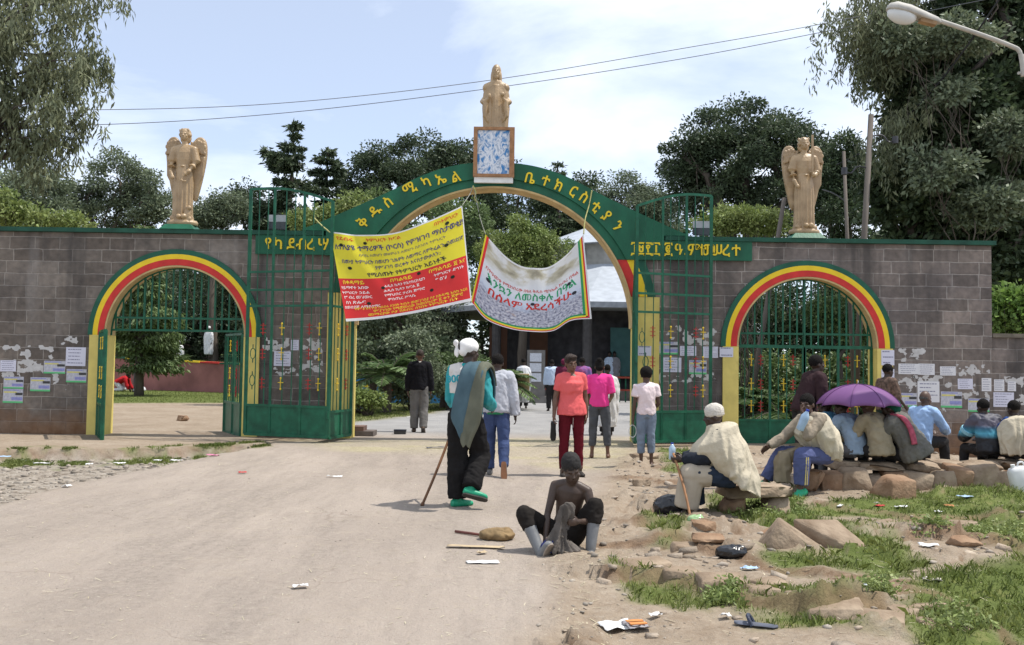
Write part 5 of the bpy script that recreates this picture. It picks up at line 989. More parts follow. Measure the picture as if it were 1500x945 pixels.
    def shoes(s, m, off=.008, sole=None, name='shoe', which='LR', boot=0.):
        k = s.k
        for n in which:
            kn, an = s.J['k'+n], s.J['a'+n]; f = s.J['f'+n]; sh_ = (an-kn).normalized(); dn = (sh_-f*sh_.dot(f)).normalized(); q = off; c = MB(); sd = f.cross(dn)
            def sec(x, dz, rw, rh): return [an+f*x*k+dn*dz*k+sd*(rw*k*math.cos(2*math.pi*j/14))+dn*(rh*k*math.sin(2*math.pi*j/14)) for j in range(14)]
            c.rings([sec(-.075, .045, .012, .012), sec(-.068, .042, .03+q, .03+q), sec(-.03, .036, .036+q, .042+q), sec(.05, .042, .04+q, .036+q), (sec(.12, .050, .043+q, .026+q)), sec(.17, .054, .034+q, .020+q), sec(.19, .056, .012, .010)])
            if boot: s.seg(c, kn.lerp(an, boot), an, [(0, .066), (.05, .066), (.6, .056), (1., .05)])
            else: c.tube([an-sh_*.01*k, an+dn*.02*k], [.040*k+q, .042*k], 10)
            o = remesh(c, name, .008, 2, s.o, m); wrinkle(o, .003, 12)
            c = MB(); c.rings([[an+f*x*k+dn*z*k+sd*(w_*k) for w_ in (-rw, rw)]+[an+f*x*k+dn*(z+.014)*k+sd*(w_*k) for w_ in (rw, -rw)] for x, rw, z in ((-.075, .022, .078), (-.05, .036, .078), (.04, .038, .078), (.12, .045, .078), (.175, .034, .078), (.192, .015, .078))]); c.build('sole', sole or mat('dark sole', (.05, .045, .04), .8, .2, 9), o)
        return s
def wrap(s, name, m, spec, amp=.016, f=6, seed=3, vox=.014, st=(1, 1, .35), extra=None):
    """a shawl: ellipses given as (centre, rx, ry, tilt axis offsets) in the figure's frame"""
    c = MB(); c.rings([[Vector(ce)+Vector((rx*math.cos(2*math.pi*k/36), ry*math.sin(2*math.pi*k/36), tz*math.sin(2*math.pi*k/36))) for k in range(36)] for ce, rx, ry, tz in spec])
    if extra: extra(c)
    o = remesh(c, name, vox, 2, s.o, m, .4); me = o.data; n = len(me.vertices); co = np.empty(n*3, np.float32); me.vertices.foreach_get('co', co); co = co.reshape(-1, 3); no = np.empty(n*3, np.float32); me.vertex_normals.foreach_get('vector', no); no = no.reshape(-1, 3)
    cx, cy = co[:, 0].mean(), co[:, 1].mean(); an = np.arctan2(co[:, 1]-cy, co[:, 0]-cx); z = co[:, 2]; ph = an*4.2+1.6*vn(z*3, an*.8, 0, seed)+1.1*vn(z*7+an, an*2, 2., seed+1); k_ = np.clip((co[:, 2].max()-z)/.25, .15, 1)
    co = co+no*(amp*1.15*k_*((1-2*np.abs(np.sin(ph)))*.6+(1-2*np.abs(np.sin(ph*1.9+z*6)))*.3))[:, None]; me.vertices.foreach_set('co', co.astype(np.float32).ravel()); me.update()
    wrinkle(o, amp*.55, f, st, seed); return o
def cap_(s, m, kind='skull', m2=None):
    c = MB()
    if kind == 'skull': s.hball(c, (0, -.012, .160), (.086, .104, .088), 20, 14); s.hball(c, (0, -.012, .128), (.087, .105, .035), 20, 10)
    if kind == 'bucket': s.hball(c, (0, -.012, .165), (.085, .102, .085), 20, 14); c.rings([[s.hp(.001+(a*math.cos(t)), -.012+(b*math.sin(t)), z) for t in [2*math.pi*k/24 for k in range(24)]] for a, b, z in ((.085, .10, .165), (.115, .135, .125), (.118, .138, .118), (.08, .1, .14))])
    if kind == 'wrap': s.hball(c, (0, -.015, .158), (.086, .106, .088), 20, 14); s.hball(c, (.0, -.07, .12), (.055, .055, .06))
    o = remesh(c, 'cap' if kind != 'wrap' else 'headscarf', .009, 2, s.o, m); wrinkle(o, .006, 16); return o
for b_ in STAT: wrinkle(b_, .006, 9, (1, 1, .25), 4)
# 1 the man with the cane
GRP = None; p = G(680, 742)
f1 = Fig('man in teal and white jacket and knotted white cap walking away with a cane', p, math.radians(-22), 1.74, (.06, .10), 0, 0, sk=0, head=(.05, -.55, 0), voxel=.0085, girth=.93, sh=.95,
    arms={'L': (V3(-.14, .12, -1), V3(-.16, .85, -.45), V3(.0, .9, -.4)), 'R': (V3(.26, -.06, -1), V3(-.15, .85, -.35))},
    legs={'L': (V3(-.0, .02, -1), V3(.03, -.05, -1), V3(.55, .8, 0)), 'R': (V3(.04, .42, -1), V3(.05, -.82, -1), V3(.8, .5, -.25))})
f1.body().hair('crop'); c_tw = bpy.data.materials.new('two tone jacket'); c_tw.use_nodes = True; N_ = c_tw.node_tree.nodes; K_ = c_tw.node_tree.links.new
t_ = N_.new('ShaderNodeTexCoord'); s_ = N_.new('ShaderNodeSeparateXYZ'); K_(t_.outputs['Object'], s_.inputs[0]); mm = N_.new('ShaderNodeMath'); mm.operation = 'GREATER_THAN'; mm.inputs[1].default_value = 1.17; K_(s_.outputs[2], mm.inputs[0])
ax = N_.new('ShaderNodeMath'); ax.operation = 'ABSOLUTE'; K_(s_.outputs[0], ax.inputs[0]); lt = N_.new('ShaderNodeMath'); lt.operation = 'LESS_THAN'; lt.inputs[1].default_value = .185; K_(ax.outputs[0], lt.inputs[0]); an_ = N_.new('ShaderNodeMath'); an_.operation = 'MULTIPLY'; K_(mm.outputs[0], an_.inputs[0]); K_(lt.outputs[0], an_.inputs[1])
mxn = N_.new('ShaderNodeMix'); mxn.data_type = 'RGBA'; mxn.inputs[6].default_value = (.02, .28, .30, 1); mxn.inputs[7].default_value = (.62, .58, .54, 1); K_(an_.outputs[0], mxn.inputs[0]); K_(mxn.outputs[2], N_['Principled BSDF'].inputs['Base Color']); N_['Principled BSDF'].inputs['Roughness'].default_value = .75
f1.top('jacket', c_tw, .020, 1.95, -.12, .7, .011, seed=4).legs_(cloth('black trousers', (.014, .013, .013)), .026, 1.97, .012, .028).shoes(mat('green plastic shoe', (.02, .30, .16), .4, .15, 6), .006)
c = MB(); c.rings([f1.ring(.965, .075*f1.k, .072*f1.k, 20), f1.ring(1.04, .066*f1.k, .064*f1.k, 20)]); c.build('collar', cloth('teal', (.012, .33, .34)), f1.o, True)
wc = cloth('white cap', (.74, .72, .70)); o = cap_(f1, wc, 'wrap'); c = MB(); f1.hball(c, (-.05, -.105, .15), (.03, .03, .035)); f1.hball(c, (-.075, -.12, .19), (.04, .02, .035)); f1.hball(c, (-.03, -.125, .09), (.018, .015, .05)); f1.hball(c, (-.06, -.125, .10), (.018, .015, .045)); remesh(c, 'knot', .008, 2, f1.o, wc)
c = MB(); c.add([f1.hp(-.055, -.108, .13), f1.hp(-.01, -.132, .20), f1.hp(.012, -.131, .12), f1.hp(-.055, -.098, .13), f1.hp(-.01, -.122, .20), f1.hp(.012, -.121, .12)], [(0,1,2),(5,4,3),(0,3,4,1),(1,4,5,2),(2,5,3,0)]); c.build('black_patch', M_HAIR, f1.o)
me_ = text_mesh('ፀዐዐዕ', .095, .003, .004); lo = link('back_lettering', me_, mat('teal print', (.02, .30, .36), .7, .1, 9), f1.o); cS, dS, rS, fS = f1.stn(.70); lo.matrix_local = Matrix.Translation(cS-fS*.156-rS*.055) @ Matrix.Rotation(math.radians(88), 4, 'X') @ Matrix.Rotation(.08, 4, 'Z')
# coat slung over the right shoulder
rows = [(1.02, .165, .02, .24), (1.22, .155, .03, .26), (1.40, .10, .05, .27), (1.49, .0, .06, .27), (1.47, -.09, .03, .28), (1.38, -.165, .01, .29), (1.2, -.19, -.02, .29), (1.02, -.20, -.05, .28), (.90, -.20, -.06, .24), (.80, -.195, .00, .20), (.72, -.19, .04, .16)]
def strap(s, name, rows, m, nx=10, th=.016, amp=.012, par=None):
    c = MB(); g = []
    P = [Vector(r) for r in [(z, y, x0) for z, y, x0, x1 in rows]]; z_ = bez([(r[0], r[1], r[2]) for r in rows], 4); x_ = bez([(r[3], 0, 0) for r in rows], 4); nn = len(z_); vs = []
    for i in range(nn):
        for j in range(nx+1):
            u = j/nx; x = z_[i].z*(1-u)+x_[i].x*u; cv = .035*math.cos((u-.5)*2.6); yy_ = z_[i].y; zz = z_[i].x-.10*max(0, u-.55)*(1 if abs(yy_) < .13 else .3)+.018*math.sin(9*u+i*.25)*(1 if i > nn*.6 else .3)
            vs.append((x, yy_+(cv if yy_ > 0 else -cv)*min(1, abs(yy_)/.1)+.010*math.sin(u*17+i*.12)+.022*noise.noise((x*7+3, zz*4, 1.7))+.010*noise.noise((x*20, zz*9, 5.1)), zz))
    W_ = nx+1; fs = [(i*W_+j, i*W_+j+1, (i+1)*W_+j+1, (i+1)*W_+j) for i in range(nn-1) for j in range(nx)]
    o = mk(name, vs, fs, m, s.o, True); sd_ = o.modifiers.new('thick', 'SOLIDIFY'); sd_.thickness = th; sd_.offset = 0; return o
strap(f1, 'shoulder_coat', rows, cloth('slate blue coat', (.075, .125, .15), .2))
rows2 = [(1.25, .15, .17, .27), (1.42, .08, .19, .285), (1.485, .0, .19, .29), (1.45, -.10, .19, .295), (1.3, -.17, .16, .30), (1.05, -.205, .12, .295), (.86, -.20, .08, .25), (.70, -.19, .05, .17), (.64, -.185, .06, .14)]
strap(f1, 'coat_lining', [(z+.008, y*1.09, a, b) for z, y, a, b in rows2], cloth('olive lining', (.13, .135, .10), .2), 6)
ha = f1.o.matrix_basis @ (f1.J['wL']+f1.J['hL']*.07) if False else (Matrix.Translation(f1.o.location) @ Matrix.Rotation(f1.o.rotation_euler.z, 4, 'Z')) @ (f1.J['wL']+f1.J['hL']*.075)
def wpt(s, v): return (Matrix.Translation(s.o.location) @ Matrix.Rotation(s.o.rotation_euler.z, 4, 'Z')) @ v
gq = G(618, 741); c = MB(); dcn = (ha-gq); c.tube(bez([gq, gq.lerp(ha, .4)+V3(.01, 0, 0), ha+dcn.normalized()*.06], 5), .014, 8); c.tube([gq, gq+dcn*.03], .019, 8); c.tube(bez([ha+dcn.normalized()*.05, ha+dcn.normalized()*.09+V3(.03, 0, 0), ha+dcn.normalized()*.07+V3(.09, 0, 0)], 4), .015, 8)
o = c.build('walking_cane', mat('brown cane wood', (.16, .075, .035), .55, .4, 8), None, True); tag(o, 'brown wooden cane planted by the white-capped man in teal', 'cane')
# 2 grey jacket
p = G(726, 696); f2 = Fig('man in pale grey jacket and blue jeans walking away past the caned man', p, math.radians(-4), 1.62, (.05, .08), sk=0, head=(.08, .05, 0), girth=1.02,
    arms={'L': (V3(-.25, .06, -1), V3(-.12, .35, -1)), 'R': (V3(.22, -.08, -1), V3(.14, .10, -1))}, legs={'L': (V3(-.03, .14, -1), V3(.02, -.02, -1), V3(-.1, 1, 0)), 'R': (V3(.06, -.12, -1), V3(.08, -.62, -1), V3(.06, -.25, -1))})
f2.body().hair('short').top('jacket', cloth('pale grey jacket', (.40, .41, .45), .12), .032, 2., -.10, .9, .014, cuff=.004, seed=6).legs_(cloth('blue jeans', (.045, .065, .14), .35), .014, 1.95, .009, .006)
f2.shoes(mat('grey canvas shoe', (.17, .16, .15), .85, .2, 8), .006, mat('rust brown sole', (.22, .10, .05), .8, .2, 9))
c = MB(); c.rings([f2.ring(-.16, .168*f2.k, .13*f2.k), f2.ring(-.08, .175*f2.k, .135*f2.k)]); c.build('shirt_hem', cloth('green shirt', (.03, .20, .09)), f2.o, True)
c = MB(); c.rings([f2.ring(.96, .082, .082, 20), f2.ring(1.03, .072, .074, 20)]); c.build('collar', cloth('pale grey jacket', (.40, .41, .45)), f2.o, True)
# 3 dark jacket
p = G(613, 633); f3 = Fig('man in black jacket and grey trousers walking into the church court', p, math.radians(2), 1.76, (.03, .05), sk=2, head=(.0, 0, 0), voxel=.011,
    arms={'L': (V3(-.22, .0, -1), V3(-.02, .12, -1)), 'R': (V3(.20, .02, -1), V3(.05, .15, -1))}, legs={'L': (V3(-.02, .05, -1), V3(.0, -.03, -1)), 'R': (V3(.03, .0, -1), V3(.02, -.30, -1), V3(.05, .6, -.8))})
f3.body().hair('crop', mat('dark brown hair', (.035, .022, .016), .6, .4, 30, .7, 90)).top('jacket', cloth('black jacket', (.010, .010, .013)), .032, 2., -.12, .9, .011).legs_(cloth('grey trousers', (.15, .145, .14)), .022, 1.97, .01, .014).shoes(mat('brown leather', (.06, .035, .022), .5, .2, 8), .007)
c = MB(); c.rings([f3.ring(.99, .07, .07, 20), f3.ring(1.05, .064, .066, 20)]); c.build('shirt_collar', wc, f3.o, True)
# 4 coral woman
p = G(836, 697); f4 = Fig('woman in coral t-shirt and dark red trousers facing the camera', p, math.radians(188), 1.63, (-.02, .03), side=.03, twist=.06, sk=2, head=(.05, .12, .06), girth=1.04, fem=1., voxel=.0085, sh=.96,
    arms={'L': (V3(-.20, -.02, -1), V3(-.02, .10, -1)), 'R': (V3(.22, .0, -1), V3(.10, .12, -1), None, (0, 1, .1), .9)}, legs={'L': (V3(-.05, .02, -1), V3(-.02, -.02, -1)), 'R': (V3(.05, .02, -1), V3(.02, -.02, -1))})
f4.body().face().hair('pulled', mat('dark brown hair', (.035, .022, .016), .6, .4, 30, .7, 90)).top('t_shirt', cloth('coral', (.70, .125, .125), .10, 3), .014, .62, -.16, .5, .008, .93, flare=.07, seed=8).legs_(cloth('dark red trousers', (.10, .008, .014), .15), .010, 1.95, .007).shoes(mat('dark sandal', (.03, .025, .022), .7, .2, 8), .004)
h_ = wpt(f4, f4.J['wR']+f4.J['hR']*.085); o = empty('shoe', h_-V3(0, 0, .20), 'black shoe hanging from the right hand of the woman in coral', 'shoe'); c = MB(); c.rings([[(rw*math.cos(t), y0+.0+rw*.4*math.sin(t), z) if False else (x_o+rw*math.cos(t), .015+rh*math.sin(t), z) for t in [2*math.pi*k/12 for k in range(12)]] for z, rw, rh, x_o in ((-.06, .012, .01, .0), (-.045, .036, .02, 0), (.03, .042, .032, 0), (.11, .035, .045, 0), (.18, .037, .05, 0), (.205, .03, .04, 0))]); remesh(c, 'upper', .008, 2, o, mat('black shoe', (.012, .012, .013), .45, .2, 9)); c = MB(); c.rings([[(-rw, .055, z), (rw, .055, z), (rw, .068, z), (-rw, .068, z)] for z, rw in ((-.06, .02), (-.02, .04), (.1, .034), (.2, .028))]); c.build('sole', mat('dark sole', (.05, .045, .04), .8, .2, 9), o)
c = MB(); c.tube([f4.stn(-.23)[0]+V3(.004, .125, 0), f4.stn(-.23)[0]+V3(.008, .12, -.13)], .0025, 6); c.build('drawstring', cloth('pale cord', (.6, .5, .45)), f4.o)
# 6 pink top
p = G(877, 671); f6 = Fig('woman in bright pink top and grey cropped jeans standing barefoot, seen from behind', p, math.radians(-6), 1.57, (-.02, .03), sk=2, head=(.12, -.05, 0), girth=.98, fem=.5,
    arms={'L': (V3(-.18, .15, -1), V3(.1, .8, -.6)), 'R': (V3(.20, -.02, -1), V3(-.12, .75, -.35))}, legs={'L': (V3(-.05, .0, -1), V3(-.03, -.02, -1)), 'R': (V3(.12, .02, -1), V3(.05, -.02, -1))})
f6.body().hair('bun').top('top', cloth('hot pink', (.76, .055, .26), .10, 3), .013, .9, -.08, .35, .008, cuff=.01).legs_(cloth('grey jeans', (.075, .078, .085), .3), .010, 1.66, .008, .006)
# 7 girl
p = G(946, 683); f7 = Fig('barefoot girl in white blouse and cropped pale jeans with her back turned', p, math.radians(6), 1.42, (.0, .03), sk=1, head=(.15, -.35, 0), girth=.96, hk=1.12,
    arms={'L': (V3(-.16, .0, -1), V3(-.06, .10, -1)), 'R': (V3(.2, .02, -1), V3(-.15, .75, -.4))}, legs={'L': (V3(-.02, .02, -1), V3(.02, -.03, -1), (-.35, .9, 0)), 'R': (V3(.0, .0, -1), V3(.03, -.03, -1), (.3, .9, 0))})
f7.body().hair('afro').top('blouse', cloth('white blouse', (.74, .62, .62), .06), .014, .55, -.06, .45, .010, cuff=.022).legs_(cloth('pale jeans', (.17, .21, .27), .28), .012, 1.62, .008, .006)
# 8 old man on the slab
p = G(1070, 752); p.z = p.z; seat = .30
f8 = Fig('old man in cream shawl and white cap sitting on the stone slab with a stick', p, math.radians(80), 1.56, (.10, .50), sk=0, head=(.12, .1, 0), pelvis=seat+.09, voxel=.0085, sh=.92,
    arms={'L': (V3(-.02, .5, -.85), V3(.12, .95, -.12)), 'R': (V3(.02, .5, -.85), V3(-.1, .95, -.12))}, legs={'L': (V3(-.10, 1, .04), V3(-.0, .16, -1), V3(-.1, 1, -.05)), 'R': (V3(.25, .9, .0), V3(.0, -.1, -1), V3(.1, 1, -.05))})
f8.body().hair('fringe', M_HAIRG); f8.legs_(cloth('dark blue trousers', (.025, .035, .055)), .03, 1.85, .012, .03); f8.top('jacket', cloth('dark blue jacket', (.022, .026, .036)), .026, 2., -.1, .8, .011)
f8.shoes(mat('worn white trainer', (.42, .41, .40), .8, .4, 22), .006); o = cap_(f8, cloth('ribbed cream cap', (.56, .52, .46), .1, 30, .6, 60), 'skull')
c1 = f8.stn(1.0)[0]; c8 = f8.stn(.8)[0]; c5 = f8.stn(.45)[0]
sh8 = cloth('cream shawl', (.52, .46, .35), .13, 3, .4, 30)
wrap(f8, 'shawl', sh8, [((c1.x, c1.y, c1.z+.055), .095, .095, -.02), ((c8.x, c8.y, c8.z+.09), .22, .15, -.05), ((c8.x, c8.y+.05, c8.z-.02), .275, .22, -.07), ((c5.x, c5.y+.08, c5.z+.04), .285, .27, -.05), ((0, -.0, f8.stn(.15)[0].z), .265, .22, .0), ((0, -.05, seat+.08), .265, .22, .05), ((0, -.10, seat-.03), .25, .19, .1), ((0, -.14, seat-.045), .2, .13, .1)], .02, 5.5, 5, .012)
c = MB(); kn = f8.J['kL']; an = f8.J['aL']; f8.seg(c, f8.J['pL'].lerp(kn, .55), kn, [(-.1, .125), (.5, .135), (1.05, .125)]); c.ball(kn, .128); f8.seg(c, kn, an, [(-.1, .125), (.3, .14), (.8, .138), (.88, .13)]); remesh(c, 'beige_wrap', .011, 3, f8.o, cloth('beige wrap', (.42, .36, .28), .15)); wrinkle(f8.o.children[-1], .012, 6)
h_ = wpt(f8, f8.J['wL']+f8.J['hL']*.08); gq = G(1012, 762); c = MB(); dd = h_-gq; c.tube(bez([gq, gq.lerp(h_, .5)+V3(.015, 0, 0), h_+dd*.12], 5), .013, 8); o = c.build('walking_stick', mat('pale stick wood', (.30, .15, .07), .6, .3, 9), None, True); tag(o, 'wooden stick leaning on the lap of the old man in cream', 'stick')
hh = wpt(f8, f8.hp(.0, -.12, .10)); c = MB(); q1 = wpt(f8, f8.hp(.10, -.05, .02)); q2 = wpt(f8, f8.hp(.085, -.10, .17)); c.tube(bez([q1+V3(0, -.03, -.12), q1+V3(0, -.02, 0), q2], 5), .012, 8); o = c.build('staff_tip', mat('pale stick wood', (.30, .15, .07), .6, .3, 9), None, True); tag(o, 'light wooden staff resting against the old man\'s shoulder and cap', 'stick')
# 9 man bending in maroon jacket
p = at(1176, 700, 12.5); p.z = hz1(p.x, 12.5); f9 = Fig('man in dark maroon jacket standing bent forward behind the seated youth', p, math.radians(-80), 1.68, (.30, .50), sk=0, head=(-.1, 0, 0), 
    arms={'L': (V3(-.15, .15, -1), V3(.0, .30, -1)), 'R': (V3(.15, .05, -1), V3(.0, .25, -1))}, legs={'L': (V3(-.04, .12, -1), V3(.0, -.1, -1)), 'R': (V3(.04, .05, -1), V3(0, -.05, -1))})
f9.body().hair('short').top('jacket', cloth('maroon jacket', (.040, .022, .024), .2), .030, 2., -.12, .8, .012).legs_(cloth('dark trousers', (.03, .028, .028)), .02, 1.97, .01, .012).shoes(mat('black shoe', (.012, .012, .013), .45, .2, 9), .006)
# 10 youth with shawl, hand to his mouth
p = G(1203, 722); sz_ = .38; f10 = Fig('seated youth in cream shawl and striped blue track trousers raising a hand to his mouth', p, math.radians(112), 1.68, (.16, .62), twist=.15, sk=1, head=(.0, .35, .05), pelvis=sz_+.09, sh=.94, voxel=.0085,
    arms={'L': (V3(-.1, .7, -.6), V3(.25, .1, 1.), None, (-.3, .5, .3)), 'R': (V3(.3, .6, -.7), V3(.2, .9, -.55))}, legs={'L': (V3(-.15, 1, .08), V3(-.02, .06, -1), V3(-.1, 1, -.35)), 'R': (V3(.55, 1, .0), V3(.45, .35, -1), V3(.4, 1, -.1))})
f10.body().face().hair('short').legs_(cloth('blue track trousers', (.085, .10, .21), .15), .020, 1.86, .010, .02).top('shirt', cloth('beige shirt', (.30, .25, .19)), .018, 2, -.08, .6, .01).shoes(mat('green plastic shoe', (.02, .30, .16), .4, .15, 6), .012)
c1 = f10.stn(1.0)[0]; c8 = f10.stn(.8)[0]; c5 = f10.stn(.45)[0]
wrap(f10, 'shawl', sh8, [((c1.x, c1.y, c1.z+.01), .085, .085, -.03), ((c8.x, c8.y, c8.z+.05), .20, .15, -.06), ((c8.x, c8.y, c8.z-.06), .26, .20, -.08), ((c5.x, c5.y+.0, c5.z), .27, .22, -.05), ((0, -.03, f10.stn(.1)[0].z), .26, .21, .0), ((0, -.06, sz_+.03), .22, .17, .02)], .02, 5.5, 15, .012)
wrap(f10, 'lap_cloth', cloth('beige lap cloth', (.27, .22, .15), .2), [((.14, .12, sz_+.16), .10, .12, 0), ((.19, .32, sz_+.15), .13, .13, -.05), ((.2, .40, sz_-.02), .12, .10, 0), ((.19, .42, sz_-.26), .10, .09, 0)], .014, 7, 8, .012)
kL, aL_ = f10.J['kL'], f10.J['aL']; c = MB()
for dx_ in (-.012, .014): c.tube([kL.lerp(aL_, t)+V3(-.098+.012*t, dx_, 0) for t in (.05, .4, .84)], .006, 6)
c.build('side_stripe', cloth('yellow stripe', (.62, .52, .2)), f10.o)
# seated backs along the rock ledge
ROW = 'people seated along the rock ledge'
def sitter(px, Y, H, rz, lean, sk, lab, seat=.34, head=(.1, 0, 0), arms=None, legs=None, side=0., sh=1., girth=1.0, twist=0., hairk='short', grp=ROW):
    p = at(px, 680, Y); p.z = hz1(p.x, Y); f = Fig(lab, p, math.radians(rz), H, lean, side, twist, sk=sk, head=head, pelvis=seat+.09, sh=sh, girth=girth, grp=grp, voxel=.010,
        arms=arms or {'L': (V3(-.2, .6, -.8), V3(.3, .8, -.3)), 'R': (V3(.2, .6, -.8), V3(-.3, .8, -.3))}, legs=legs or {'L': (V3(-.15, 1, .0), V3(-.03, .1, -1)), 'R': (V3(.15, 1, .0), V3(.03, .1, -1))}); f.body()
    if hairk: f.hair(hairk)
    return f
dk = cloth('dark trousers', (.03, .028, .028)); bs_ = mat('black shoe', (.012, .012, .013), .45, .2, 9)
f11 = sitter(1226, 12.0, 1.50, 35, (.12, .66), 0, 'seated man in teal shirt, left of the two men under the umbrella', .36, head=(.15, -.1, 0)); f11.top('shirt', cloth('teal blue shirt', (.10, .28, .42), .15), .020, 2, -.12, .8, .012).legs_(cloth('navy trousers', (.05, .06, .09)), .018, 1.95)
f12 = sitter(1254, 11.7, 1.50, 38, (.12, .70), 0, 'seated man in pale blue denim shirt holding the purple umbrella', .36, head=(.12, .25, 0), arms={'L': (V3(-.2, .6, -.8), V3(.3, .8, -.3)), 'R': (V3(.1, .75, -.5), V3(-.2, .35, 1.))}); f12.top('shirt', cloth('pale denim shirt', (.25, .33, .43), .14), .022, 2, -.14, .85, .014).legs_(cloth('grey work trousers', (.10, .10, .105)), .018, 1.95)
f13 = sitter(1290, 11.55, 1.47, 30, (.10, .60), 1, 'seated man in khaki coat and brown woollen hat', .36, head=(.12, .1, 0), hairk=None); f13.top('coat', cloth('khaki coat', (.29, .245, .165), .16), .030, 2, -.16, .95, .016, flare=.03).legs_(dk, .018, 1.95); cap_(f13, cloth('brown hat', (.13, .085, .05), .3, 20), 'bucket')
f14 = sitter(1340, 11.55, 1.66, 38, (.26, .85), 0, 'hunched man in grey wool coat with green cap and pink scarf', .36, head=(-.2, .3, 0), girth=1.1, side=-.30, hairk=None); f14.top('coat', cloth('grey wool coat', (.135, .13, .115), .18, 9), .038, 2, -.16, .95, .018, flare=.05).legs_(dk, .02, 1.95); cap_(f14, cloth('green cap', (.012, .085, .055), .3, 9), 'wrap')
cA = f14.stn(.97); pts = []
def on_b(t, dxx, e=.155): c_, d_, r_, f_ = f14.stn(t); return c_-f_*(e*f14.k)+r_*dxx
c = MB(); pk = [on_b(1.02, -.06, .085), on_b(.93, -.07, .125), on_b(.8, -.085, .165), on_b(.62, -.11, .178), on_b(.42, -.15, .17), on_b(.2, -.19, .15)]
nv_ = bez(pk, 5); W_ = .055; vs = []
for v in nv_: vs += [v-V3(W_, 0, 0)+V3(0, 0, .0), v+V3(W_*.2, -.012, .005), v+V3(W_, 0, .0)]
pass
o = mk('scarf', vs, [(3*i+j, 3*i+j+1, 3*i+4+j, 3*i+3+j) for i in range(len(nv_)-1) for j in (0, 1)], cloth('pink scarf', (.36, .075, .11), .25, 20), f14.o, True); sd_ = o.modifiers.new('t', 'SOLIDIFY'); sd_.thickness = .022; sd_.offset = 1
c = MB()
c.rings([f14.ring(.965, .09, .09, 20), f14.ring(1.06, .08, .085, 20)]); c.build('scarf_collar', cloth('pink scarf', (.36, .075, .11)), f14.o, True)
f17 = sitter(1449, 12.2, 1.46, 4, (.08, .36), 0, 'seated man in black jacket with a pale blue flash across its back', .34, head=(.18, .15, 0)); f17.top('jacket', cloth('black sports jacket', (.012, .014, .020)), .036, 2, -.10, .9, .012).legs_(dk, .018, 1.95)
mb_ = bpy.data.materials.new('jacket print'); mb_.use_nodes = True; N_ = mb_.node_tree.nodes; K_ = mb_.node_tree.links.new; t_ = N_.new('ShaderNodeTexCoord'); s_ = N_.new('ShaderNodeSeparateXYZ'); K_(t_.outputs['Object'], s_.inputs[0]); cr = N_.new('ShaderNodeValToRGB'); mr_ = N_.new('ShaderNodeMapRange'); mr_.inputs[1].default_value = .42; mr_.inputs[2].default_value = .86; K_(s_.outputs[2], mr_.inputs[0]); K_(mr_.outputs[0], cr.inputs[0]); e = cr.color_ramp.elements; e[0].color = (.012, .014, .02, 1); e[1].color = (.05, .05, .07, 1)
for q, cc_ in ((.32, (.012, .014, .02)), (.48, (.08, .36, .50)), (.62, (.03, .12, .2)), (.72, (.10, .09, .13))): x_ = e.new(q); x_.color = (*cc_, 1)
K_(cr.outputs[0], N_['Principled BSDF'].inputs['Base Color']); N_['Principled BSDF'].inputs['Roughness'].default_value = .6; f17.tp.data.materials[0] = mb_
c = MB()
for k_ in range(3): q = f17.J['sL'].lerp(f17.J['eL'], .72+.06*k_); d_ = (f17.J['eL']-f17.J['sL']).normalized(); c.tube([q-d_*.008, q+d_*.008], .098, 14)
c.build('sleeve_stripe', cloth('pale blue stripe', (.25, .5, .6)), f17.o)
f18 = sitter(1495, 12.0, 1.46, 8, (.08, .36), 0, 'seated person wrapped in cream shawl at the right edge', .34, head=(.15, 0, 0)); f18.legs_(dk, .018, 1.95)
c1 = f18.stn(1.0)[0]; c8 = f18.stn(.8)[0]; c5 = f18.stn(.45)[0]; wrap(f18, 'shawl', sh8, [((c1.x, c1.y, c1.z+.02), .09, .09, -.02), ((c8.x, c8.y, c8.z+.05), .2, .14, -.05), ((c8.x, c8.y, c8.z-.05), .26, .18, -.05), ((c5.x, c5.y, c5.z), .27, .20, -.03), ((0, -.0, f18.stn(.1)[0].z), .26, .20, 0), ((0, 0, .38), .25, .2, 0)], .02, 5.5, 25, .013)
f18.top('blouse', cloth('blue print', (.03, .07, .22), .5, 30), .012, 2, -.1, .5)
# 16 bald man in blue shirt, 15 passer-by at the pillar
f16 = sitter(1347, 13.2, 1.60, -55, (.22, .34), 1, 'balding man in light blue shirt sitting sideways by the posters', .40, head=(.05, -.1, 0), hairk='fringe', grp=None); f16.top('shirt', cloth('light blue shirt', (.33, .47, .70), .10), .022, 2, -.14, .8, .012).legs_(dk, .018, 1.95); o = f16.o.children[1]; o.data.materials[0] = M_HAIRG
p = at(1297, 690, 15.2); p.z = hz1(p.x, 15.2); f15 = Fig('young man in dark patterned shirt walking by the yellow pillar behind the umbrella', p, math.radians(-72), 1.52, (.05, .1), sk=0, head=(.1, -.1, 0), voxel=.011, arms={'L': (V3(-.2, -.05, -1), V3(0, .3, -1)), 'R': (V3(.2, .2, -1), V3(-.1, .7, -.6))}); f15.body().hair('short').top('shirt', cloth('dark patterned shirt', (.06, .045, .035), .6, 24, col2=(.20, .13, .10)), .022, 1.2, -.15, .8).legs_(cloth('dark green trousers', (.02, .035, .03)), .018, 1.97); f15.shoes(bs_)
